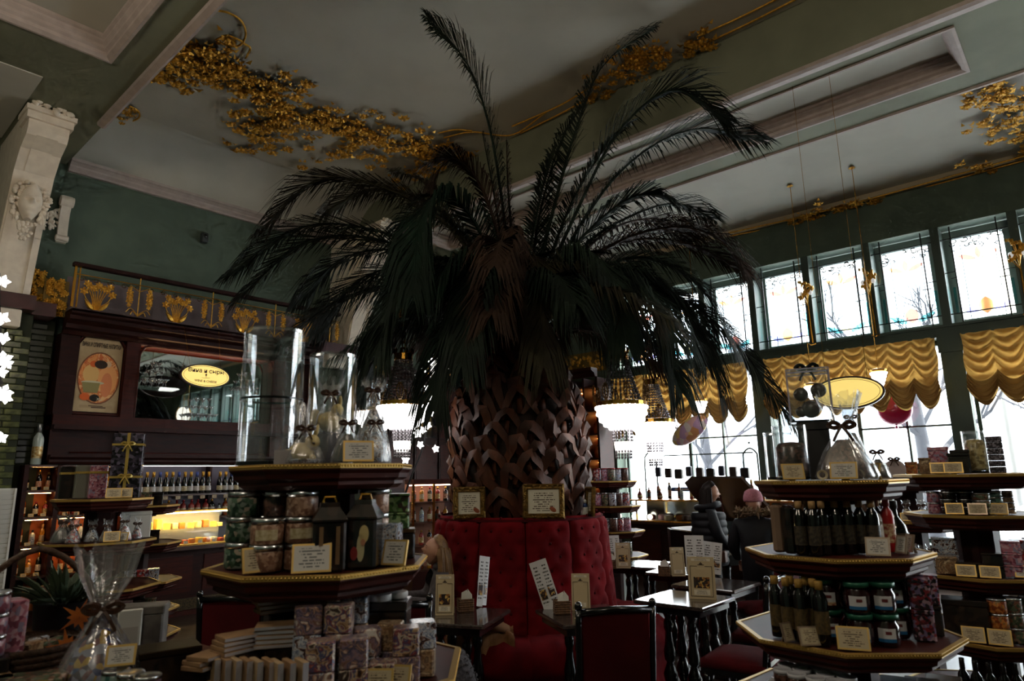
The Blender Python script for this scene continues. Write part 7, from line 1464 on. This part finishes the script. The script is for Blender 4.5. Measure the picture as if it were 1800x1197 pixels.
# ---------------------------------------------------------------- gilt framed notices on the sofa's top ledge
def notice(ang_px, w, h, label, yaw=0., pic=True):
    d = ray(ang_px, 900); d = Vector((d.x, d.y, 0)).normalized(); best = None
    for k in range(400):                           # where the sight line meets the ledge circle
        P = d*(4.5+k*.005)
        if (P - Vector((PC.x, PC.y, 0))).length < .752: best = P; break
    p = best or d*5.7; t = thing('framed_notice', label, 'notice', (p.x, p.y, 1.345), face_cam(p, yaw), 'gilt framed notices on the sofa'); bw = .045; R = Matrix.Rotation(-.08, 3, 'X')
    b = MB(); prof = [(0, 0), (0, .02), (.012, .03), (.024, .022), (.036, .026), (bw, .012), (bw, 0)]
    path = [(-w/2, 0), (w/2, 0), (w/2, h), (-w/2, h)]; rs = []
    for i, (x, z) in enumerate(path):
        sx, sz = (1 if x < 0 else -1), (1 if z == 0 else -1); rs.append([tuple(R @ Vector((x+sx*o, -u, z+sz*o))) for o, u in prof])
    b.rings(rs+[rs[0]], True, False); b.build('gilt_frame', mat('antique_gilt_frame', '#8a6a30', .4, .7, var='#5c441c', vs=26, bump=.6, bs=60), t)
    orn = MB(); rn = random.Random(int(ang_px))
    for i in range(40):
        e = rn.randrange(4); u = rn.uniform(-.45, .45); pt_ = ((u*w, .02) if e == 0 else (u*w, h-.02) if e == 1 else (-w/2+.02, h*(.5+u)) if e == 2 else (w/2-.02, h*(.5+u))); orn.ell(R @ Vector((pt_[0], -.026, pt_[1])), (.014, .008, .009), 6, 4, Matrix.Rotation(rn.random()*3, 3, 'Y'))
    orn.build('carved_ornament', MATS['antique_gilt_frame'], t)
    quad_uv('sheet', [R @ Vector(v) for v in ((-w/2+bw, -.008, bw), (w/2-bw, -.008, bw), (w/2-bw, -.008, h-bw), (-w/2+bw, -.008, h-bw))], text_mat('notice_print', '#c9c2b0', '#54453a', 11), t, .004)
    if pic: MB().ell(R @ Vector((w*.22, -.011, h*.27)), (.03, .002, .018), 10, 6, Matrix.Rotation(.6, 3, 'Y')).build('printed_cocoa_pod', mat('rust_print', '#8a4424', .6), t)
notice(825, .275, .27, 'nearly square gilt framed notice, left on the sofa ledge', .12); notice(956, .35, .285, 'wide gilt framed notice in the middle of the sofa ledge', -.1); notice(1038, .2, .25, 'gilt framed notice seen edge-on at the right of the sofa ledge', -1.2, False)
q = Vector((PC.x, PC.y, 0)) + (atD(1024, 838, 6.0) - Vector((PC.x, PC.y, CZ))).normalized()*.7; cp_ = thing('porcelain_figure', 'small blue and white porcelain figure beside the edge-on notice', 'figurine', (q.x, q.y, 1.345)); MB().lathe([(.03, 0), (.035, .02), (.022, .06), (.025, .075)], 12).build('skirt', M_white, cp_, True); MB().lathe([(.022, .075), (.02, .1), (.008, .11)], 12).build('bodice', mat('cobalt_blue', '#24407a', .3), cp_, True); MB().ell((0, 0, .125), (.014, .014, .017), 10, 8).build('head', M_white, cp_, True)
# ================================================================== grand piano behind the tables
pn_ = atD(1318, 838, 8.6); pn = thing('grand_piano', 'dark grand piano with its brown lid propped open, behind the standing woman', 'piano', (pn_.x, pn_.y, 0), math.atan2(rt0.y, rt0.x)+.3)
out = [(-.5, 0), (.5, 0), (.5, 1.0), (.42, 1.3), (.2, 1.5), (-.1, 1.55), (-.4, 1.45), (-.5, 1.2)]
MB().prism(out, .62, .93).build('case', M_black, pn); MB().box((-.5, -.16, .6), (.5, 0, .72)).build('key_bed', M_black, pn); MB().box((-.44, -.14, .72), (.44, -.02, .735)).build('white_keys', mat('ivory_keys', '#c9c6bc', .3), pn)
for k in range(20): MB().box((-.42+.043*k, -.09, .735), (-.405+.043*k, -.02, .745)).build('black_key', M_black, pn)
for x, y in ((-.4, .08), (.4, .08), (0, 1.3)): MB().lathe([(.03, 0), (.05, .06), (.035, .1), (.06, .5), (.07, .62)], 10, (x, y, 0)).build('leg', M_black, pn, True)
lid = MB(); a = .8; lo = [((x-.5)*math.cos(a)*.94+.52, y, .95-(x-.5)*math.sin(a)*.94) for x, y in out]; n = len(lo); nrm = Vector((math.sin(a), 0, math.cos(a)))*.035
lid.add(lo + [tuple(Vector(p)+nrm) for p in lo], [tuple(range(n-1, -1, -1)), tuple(range(n, 2*n))] + [(i, (i+1) % n, n+(i+1) % n, n+i) for i in range(n)]); lid.build('lid', mat('walnut_lid', '#4a2a1a', .25, var='#38200f', vs=4, stretch=(1, 6, 1), coat=.5), pn)
MB().tube([(-.2, .3, .93), (-.25, .3, 1.4)], .012, 6).build('prop_stick', M_mahr, pn); MB().prism([(x*.94, .06+y*.92) for x, y in out], .93, .94).build('soundboard', mat('golden_soundboard', '#9a6a34', .4), pn); MB().box((-.36, .05, .94), (.36, .07, 1.1)).build('music_desk', M_black, pn)
# ================================================================== glowing blossom garlands and tulip lamp
def blossom_mesh(r):
    b = MB()
    for k in range(5):
        a = 2*PI*k/5; d = Vector((math.cos(a), 0, math.sin(a))); q = Vector((-d.z, 0, d.x)); b.add([(0, 0, 0), tuple(d*r*.6+q*r*.34-Vector((0, r*.25, 0))), tuple(d*r*1.05-Vector((0, r*.4, 0))), tuple(d*r*.6-q*r*.34-Vector((0, r*.25, 0))), tuple(d*r*.55-Vector((0, r*.05, 0)))], [(0, 1, 4), (1, 2, 4), (2, 3, 4), (3, 0, 4)])
    b.ell((0, -r*.25, 0), (r*.3, r*.3, r*.3), 8, 6); return b.mesh('glowing_blossom')
BL1 = blossom_mesh(1.0); BL1.materials.append(emis('white_led_blossom', (1, .97, .94), 5.))
def blossom_tree(label, pts, D, trunk, r):
    c = atD(*trunk[0], D); t = thing('blossom_garland', label, 'light garland', (c.x, c.y, c.z)); rn = random.Random(6)
    P = [atD(x, y, D)-c for x, y in trunk]; MB().tube(bez(P, 24), .012, 6).build('twig', mat('dark_twig', '#1c1614', .8), t, True)
    for i, (x, y, s) in enumerate(pts):
        p = atD(x, y, D-.12)-c; o = obj('glowing_blossom', BL1, None, t, p, face_cam(c, rn.uniform(-.5, .5))); o.scale = (r*s,)*3; o.rotation_euler[1] = rn.random()*6
        n_ = min(P, key=lambda v: (v-p).length); MB().tube([p, n_], .003, 4).build('stalk', MATS['dark_twig'], t)
blossom_tree('string of glowing white blossoms beside the nearer left chandelier', [(757, 637, 1), (744, 652, .7), (752, 684, 1), (760, 702, .9), (750, 712, 1), (757, 726, .9), (748, 733, 1), (752, 748, .9), (735, 762, 1.1), (743, 756, .9), (738, 782, .9), (765, 789, .9), (714, 808, 1), (732, 746, .8)], 7.4, [(700, 905), (722, 840), (745, 780), (752, 720), (756, 630)], .048)
blossom_tree('string of large glowing white blossoms at the left picture edge', [(4, 495, 1), (3, 560, 1.1), (8, 595, 1), (6, 632, 1.2), (12, 640, .9), (3, 655, .9), (5, 690, 1.2), (10, 700, .9), (3, 770, .9)], 7.0, [(-8, 900), (-4, 780), (0, 650), (-2, 480)], .072)
q = atD(772, 655, 8.6); tl = thing('tulip_lamp', 'glowing white tulip-shaped lamp in a gilt cage behind the blossom string', 'lamp', q); MB().lathe([(.02, -.16), (.09, -.12), (.13, -.02), (.13, .08), (.1, .16), (.06, .19)], 16, cap=False).build('glass_tulip', mat('lit_tulip_glass', '#d8d4cc', .3, emit=(1, .95, .88), es=1.1), tl, True)
for k in range(6): a = k*PI/3; MB().tube(bez([(.02*math.cos(a), .02*math.sin(a), -.18), (.14*math.cos(a), .14*math.sin(a), -.05), (.15*math.cos(a), .15*math.sin(a), .08), (.1*math.cos(a), .1*math.sin(a), .2)], 8), .006, 5).build('cage_rib', M_brass, tl, True)
e = Vector((7.6, 10.36, q.z+.4)) - q; MB().tube(bez([(0, 0, -.18), (.1, .2, -.3), (e.x*.6, e.y*.6, -.1), (e.x, e.y, e.z)], 14), .015, 6).build('bracket', M_brass, tl, True)
# ================================================================== people
def skin_mesh(name, joints, edges, root=0, sub=2):
    """continuous surface grown along a skeleton: joints = {key: (point, (rx, ry))}"""
    keys = list(joints); me = bpy.data.meshes.new(name); me.from_pydata([tuple(joints[k][0]) for k in keys], [(keys.index(a), keys.index(b)) for a, b in edges], []); o = bpy.data.objects.new(name, me); COL.objects.link(o)
    md = o.modifiers.new('skin', 'SKIN'); md.use_smooth_shade = True; md.branch_smoothing = .4; o.modifiers.new('sub', 'SUBSURF').levels = sub
    for k, sv in zip(keys, me.skin_vertices[0].data): r = joints[k][1]; sv.radius = r if hasattr(r, '__len__') else (r, r); sv.use_root = (k == keys[root])
    dg = bpy.context.evaluated_depsgraph_get(); nm = bpy.data.meshes.new_from_object(o.evaluated_get(dg)); bpy.data.objects.remove(o); return nm
M_skin = mat('skin', '#b98a74', .5, var='#b08068', vs=14); M_lip = mat('lips', '#8a4a48', .5); M_eye = mat('eye_dark', '#20140f', .3)
def head_bm(b, c, s, yaw, pitch=0.):
    """head shell with brow, nose, lips, chin and ears, looking along local -Y turned by yaw / pitch"""
    R = Matrix.Rotation(yaw, 3, 'Z') @ Matrix.Rotation(-pitch, 3, 'X'); c = Vector(c); NU, NV = 28, 24; rows = []
    for iv in range(NV+1):
        v = iv/NV; z = (v-.5)*.225; k = math.sin(PI*min(.985, max(.015, v)))**.55; row_ = []
        for iu in range(NU):
            a = 2*PI*iu/NU - PI/2; fr = max(0, -math.sin(a)); w = .073*k*(1 if v > .4 else .76+.24*v/.4); dp = .092*k*(1 if v > .35 else .72+.28*v/.35); x = w*math.cos(a); y = dp*math.sin(a)
            if fr > 0:
                f3 = fr**3; y -= .020*math.exp(-(x/.011)**2)*max(0, 1-abs(v-.45)/.085)*f3*(1.35-(v-.38)*4) + .007*math.exp(-(x/.02)**2)*math.exp(-((v-.3)/.022)**2)*f3 + .006*math.exp(-(x/.022)**2)*math.exp(-((v-.1)/.06)**2)*f3
                y += .011*math.exp(-((abs(x)-.03)/.014)**2)*math.exp(-((v-.52)/.03)**2)*f3; y -= .005*math.exp(-((abs(x)-.03)/.022)**2)*math.exp(-((v-.59)/.022)**2)*f3
            row_.append(tuple(c + (R @ Vector((x, y, z)))*s))
        rows.append(row_)
    b.rings(rows, True)
    for sx in (-1, 1): b.ell(c + (R @ Vector((sx*.074, .012, -.005)))*s, (.008*s, .018*s, .03*s), 8, 6, R)
    return R
def finger_set(b, wrist, d, side, s=1.):
    """palm with four fingers and a thumb, relaxed and slightly curled"""
    w = Vector(wrist); d = Vector(d).normalized(); q = Vector(side).normalized(); n = d.cross(q)
    b.ell(w + d*.045*s, (.026*s, .014*s, .05*s), 10, 8, Matrix((q, n, d)).transposed())
    for i, L in enumerate((.058, .068, .064, .05)):
        p = w + d*.085*s + q*(.02-.0135*i)*s; b.tube([p-d*.012*s, p + d*L*.45*s, p + d*L*.8*s + n*.012*s, p + d*L*.92*s + n*.03*s], [.0085*s, .0085*s, .0078*s, .006*s], 6)
    p = w + d*.03*s + q*.024*s; b.tube([p, p + q*.022*s + d*.02*s, p + q*.026*s + d*.05*s + n*.012*s], [.011*s, .0095*s, .007*s], 6)
def add_mesh(b, me):
    b.add([v.co[:] for v in me.vertices], [tuple(p.vertices) for p in me.polygons])
def hair_shell(parent, c, s, R, m, length, back=.0, name='hair', spread=1., op=1.55):
    """strand bundles from the crown falling to the shoulders, leaving the face free"""
    b = MB(); c = Vector(c); rn = random.Random(2)
    rows = []
    for iv in range(13):
        v = .36 + .66*iv/12; z = (v-.5)*.235; k = math.sin(PI*min(.99, v))**.5; row_ = []
        for iu in range(24):
            o_ = op if v < .7 else op*max(.12, (1.02-v)/.32); a = -PI/2 + o_ + (2*PI-2*o_)*iu/23
            row_.append(tuple(c + (R @ Vector((.086*k*math.cos(a), .104*k*math.sin(a)+.006, z+.008)))*s))
        rows.append(row_)
    b.rings(rows, False, False)
    for i in range(90):
        a = -PI/2 + op + (2*PI-2*op)*rn.random(); rr_ = .08; p0 = c + (R @ Vector((rr_*math.cos(a), .1*math.sin(a)+.006, rn.uniform(.0, .05))))*s; L = length*rn.uniform(.75, 1.05)
        o = (R @ Vector((math.cos(a)*.3, math.sin(a)*.3+back, 0)))
        P = bez([p0, p0+Vector((o.x*.06, o.y*.06, -L*.4))*spread, p0+Vector((o.x*.1+rn.uniform(-.015, .015), o.y*.1+rn.uniform(-.015, .015), -L))*spread], 7); b.tube(P, [.009*s, .012*s, .012*s, .011*s, .01*s, .009*s, .007*s, .003*s], 5)
    return b.build(name, m, parent, True)
def face_marks(par, c, s, R, lips=True):
    c = Vector(c)
    for sx in (-1, 1):
        MB().ell(c + (R @ Vector((sx*.029, -.074, .006)))*s, (.0095*s, .006*s, .0055*s), 8, 6, R).build('eye', M_eye, par); MB().tube([c + (R @ Vector((sx*.015, -.088, .024)))*s, c + (R @ Vector((sx*.03, -.087, .029)))*s, c + (R @ Vector((sx*.047, -.075, .023)))*s], .0025*s, 4).build('eyebrow', MATS['brow'], par)
    MB().ell(c + (R @ Vector((0, -.087, -.047)))*s, (.018*s, .006*s, .006*s), 10, 6, R).build('lips', M_lip, par)
mat('brow', '#3a281c', .8)
def frame_of(d):                                    # body frame: facing direction d (horizontal), its left-hand side
    d = Vector((d[0], d[1], 0)).normalized(); return d, Vector((-d.y, d.x, 0))
# ---- standing woman in a black puffer coat
wp = atD(1240, 838, 7.7); d, l = frame_of(rt0*.95 + fw0*-.15)
w1 = thing('person', 'woman with long dark hair in a black puffer coat standing by the piano', 'person', (wp.x, wp.y, 0)); J = {}
def V(f, s_, z): return d*f + l*s_ + UPV*z
J = {'pelvis': (V(0, 0, .86), (.165, .15)), 'waist': (V(.01, 0, 1.02), (.165, .145)), 'chest': (V(.0, 0, 1.2), (.175, .15)), 'neck': (V(0, 0, 1.34), (.07, .07)), 'neck2': (V(.02, 0, 1.4), (.055, .055)),
     'shL': (V(0, .17, 1.27), .075), 'elL': (V(.06, .22, 1.02), .066), 'wrL': (V(.2, .13, .87), .05), 'shR': (V(0, -.17, 1.27), .075), 'elR': (V(.06, -.22, 1.02), .066), 'wrR': (V(.2, -.13, .87), .05),
     'hipL': (V(0, .09, .72), (.1, .1)), 'knL': (V(.02, .1, .45), .065), 'anL': (V(-.01, .1, .09), .042), 'toL': (V(.12, .11, .035), (.04, .03)), 'hipR': (V(0, -.09, .72), (.1, .1)), 'knR': (V(.03, -.1, .45), .065), 'anR': (V(.02, -.1, .09), .042), 'toR': (V(.15, -.11, .035), (.04, .03))}
E_ED = [('pelvis', 'waist'), ('waist', 'chest'), ('chest', 'neck'), ('neck', 'neck2'), ('chest', 'shL'), ('shL', 'elL'), ('elL', 'wrL'), ('chest', 'shR'), ('shR', 'elR'), ('elR', 'wrR'), ('pelvis', 'hipL'), ('hipL', 'knL'), ('knL', 'anL'), ('anL', 'toL'), ('pelvis', 'hipR'), ('hipR', 'knR'), ('knR', 'anR'), ('anR', 'toR')]
M_puff = mat('black_puffer_cloth', '#101015', .6, spec=.25); M_trou = mat('dark_trousers', '#121216', .8)
def person_body(par, J, head, s, yaw, pitch, hands, mats, zsplit):
    b = MB(); add_mesh(b, skin_mesh('body', J, E_ED)); b.mi = [1 if sum(b.v[i][2] for i in f)/len(f) < zsplit else 0 for f in b.f]; b.cur = 2; R = head_bm(b, head, s, yaw, pitch)
    for wv, dv, sv in hands: finger_set(b, wv, dv, sv)
    b.build('body', mats, par, True); return R
yaw = math.atan2(d.y, d.x) + PI/2; hd = V(.045, 0, 1.475)
R = person_body(w1, J, hd, .98, yaw, -.05, [(V(.22, .12, .855), (d*.8 - UPV*.6), -l), (V(.22, -.12, .855), (d*.8 - UPV*.6), l)], [M_puff, M_trou, M_skin], .66)
M_hair = mat('dark_brown_hair', '#120b09', .6, spec=.2, var='#1b110d', vs=40); hair_shell(w1, hd, 1.02, R, M_hair, .3, .03, op=1.6); face_marks(w1, hd, .98, R)
b = MB(); rows = []
for k in range(57):
    z = .7+.01*k; rx = .175+.012*abs(math.sin(PI*k/8))+.015*math.sin(PI*k/56); rows.append([V(rx*math.cos(a), rx*1.06*math.sin(a), z) for a in [i*PI/14 for i in range(28)]])
b.rings(rows)
b.build('quilted_coat', M_puff, w1, True)
MB().tube([V(.12*math.cos(a), .13*math.sin(a), 1.33+.02*math.cos(a)) for a in [i*PI/8 for i in range(17)]], .035, 8).build('hood_collar', M_puff, w1, True)
MB().bbox((-.05, -.05, 0), (.05, .05, .12), .02).build('shoulder_bag', mat('brown_leather', '#4a2c1c', .4), w1).location = V(.08, -.26, .75)
# ---- person in a dark coat with fur hood and pink hat
wp = atD(1320, 838, 7.05); d, l = frame_of(fw0*.9 + rt0*.35)
w2 = thing('person', 'person in a pink hat and dark coat with a fur-trimmed hood, seen from behind', 'person', (wp.x, wp.y, 0)); w2.scale = (.95, .95, .95)
J = {'pelvis': (V(0, 0, .84), (.17, .15)), 'waist': (V(0, 0, 1.0), (.17, .15)), 'chest': (V(0, 0, 1.18), (.18, .155)), 'neck': (V(0, 0, 1.32), (.08, .08)), 'neck2': (V(.02, 0, 1.38), (.055, .055)), 'shL': (V(0, .18, 1.25), .08), 'elL': (V(.03, .25, 1.0), .07), 'wrL': (V(.16, .2, .84), .05), 'shR': (V(0, -.18, 1.25), .08), 'elR': (V(.03, -.25, 1.0), .07), 'wrR': (V(.16, -.2, .84), .05),
     'hipL': (V(0, .09, .7), (.1, .1)), 'knL': (V(.02, .1, .43), .068), 'anL': (V(-.01, .1, .09), .045), 'toL': (V(.12, .11, .035), (.04, .03)), 'hipR': (V(0, -.09, .7), (.1, .1)), 'knR': (V(.02, -.1, .43), .068), 'anR': (V(-.01, -.1, .09), .045), 'toR': (V(.12, -.11, .035), (.04, .03))}
yaw = math.atan2(d.y, d.x) + PI/2; hd = V(.03, 0, 1.46); R = person_body(w2, J, hd, .98, yaw, 0, [(V(.18, .19, .83), (d*.7 - UPV*.7), -l), (V(.18, -.19, .83), (d*.7 - UPV*.7), l)], [M_puff, M_trou, M_skin], .6); face_marks(w2, hd, .98, R)
MB().lathe([(.098, .0), (.104, .02), (.1, .06), (.082, .11), (.04, .135), (.01, .14)], 20, tuple(hd+UPV*.01)).build('knitted_hat', mat('dusty_pink_knit', '#b0727c', .85, var='#9c606c', vs=50), w2, True)
b = MB(); rn = random.Random(4)
for i in range(150):
    a = rn.uniform(0, 2*PI); c = V(-.02+.15*math.cos(a), .17*math.sin(a), 1.34+.04*rn.random()); dv = Vector((rn.gauss(0, 1), rn.gauss(0, 1), rn.gauss(.4, 1))).normalized()*.06; b.tube([c, c+dv], [.02, .004], 4)
b.build('fur_trim', mat('tan_fur', '#7a6248', .9, var='#5c4834', vs=30), w2)
# ---- seated blonde woman, face turned up to the left
wp = atD(776, 838, 5.62); d, l = frame_of(-rt0*.97 - fw0*.22)
w3 = thing('person', 'seated blonde woman in a grey jumper looking up to the left, beside the sofa', 'person', (wp.x, wp.y, 0))
J = {'pelvis': (V(0, 0, .63), (.16, .13)), 'waist': (V(.0, 0, .73), (.135, .12)), 'chest': (V(.01, 0, .87), (.15, .125)), 'neck': (V(.02, 0, .97), (.06, .06)), 'neck2': (V(.035, 0, 1.03), (.048, .048)), 'shL': (V(.01, .16, .92), .062), 'elL': (V(.1, .2, .74), .052), 'wrL': (V(.3, .12, .76), .036), 'shR': (V(.01, -.16, .92), .062), 'elR': (V(.1, -.2, .74), .052), 'wrR': (V(.3, -.12, .76), .036),
     'hipL': (V(.08, .09, .6), (.095, .09)), 'knL': (V(.42, .1, .52), .07), 'anL': (V(.42, .1, .09), .042), 'toL': (V(.54, .11, .035), (.04, .03)), 'hipR': (V(.08, -.09, .6), (.095, .09)), 'knR': (V(.42, -.1, .52), .07), 'anR': (V(.4, -.1, .09), .042), 'toR': (V(.52, -.11, .035), (.04, .03))}
yaw = math.atan2(d.y, d.x) + PI/2; hd = V(.055, 0, 1.115); R = person_body(w3, J, hd, .98, yaw, .3, [(V(.32, .115, .76), d, -l), (V(.32, -.115, .76), d, l)], [mat('grey_knit', '#4c464a', .85, var='#3c373b', vs=40), M_trou, M_skin], .6); face_marks(w3, hd, .98, R)
hair_shell(w3, hd, 1.03, R, mat('blonde_hair', '#8a6a44', .45, var='#6a4c2e', vs=50, stretch=(1, 1, .2)), .3, .06, op=1.7)
# grey fur coat over the back of her chair
fc = thing('fur_coat', 'dark grey curly coat heaped under the left café table', 'coat', (atD(798, 838, 4.2).x, atD(798, 838, 4.2).y, 0)); q = Vector((0, 0, 0)); b = MB()
b.ell((q.x, q.y, .36), (.15, .15, .355), 22, 16); rn = random.Random(9)
for i in range(700):
    a, e2 = rn.uniform(0, 2*PI), math.asin(rn.uniform(-.9, 1)); nn = Vector((math.cos(a)*math.cos(e2), math.sin(a)*math.cos(e2), math.sin(e2))); c = Vector((q.x+.15*nn.x, q.y+.15*nn.y, .36+.34*nn.z)); t2 = nn.cross(UPV); t2 = t2.normalized() if t2.length > .01 else Vector((1, 0, 0)); b.tube([c, c+nn*.014+t2*.01, c+nn*.006+t2*.02], .0035, 3)
b.build('curly_fur', mat('charcoal_fur', '#2b282c', .9, var='#4a464a', vs=60), fc)
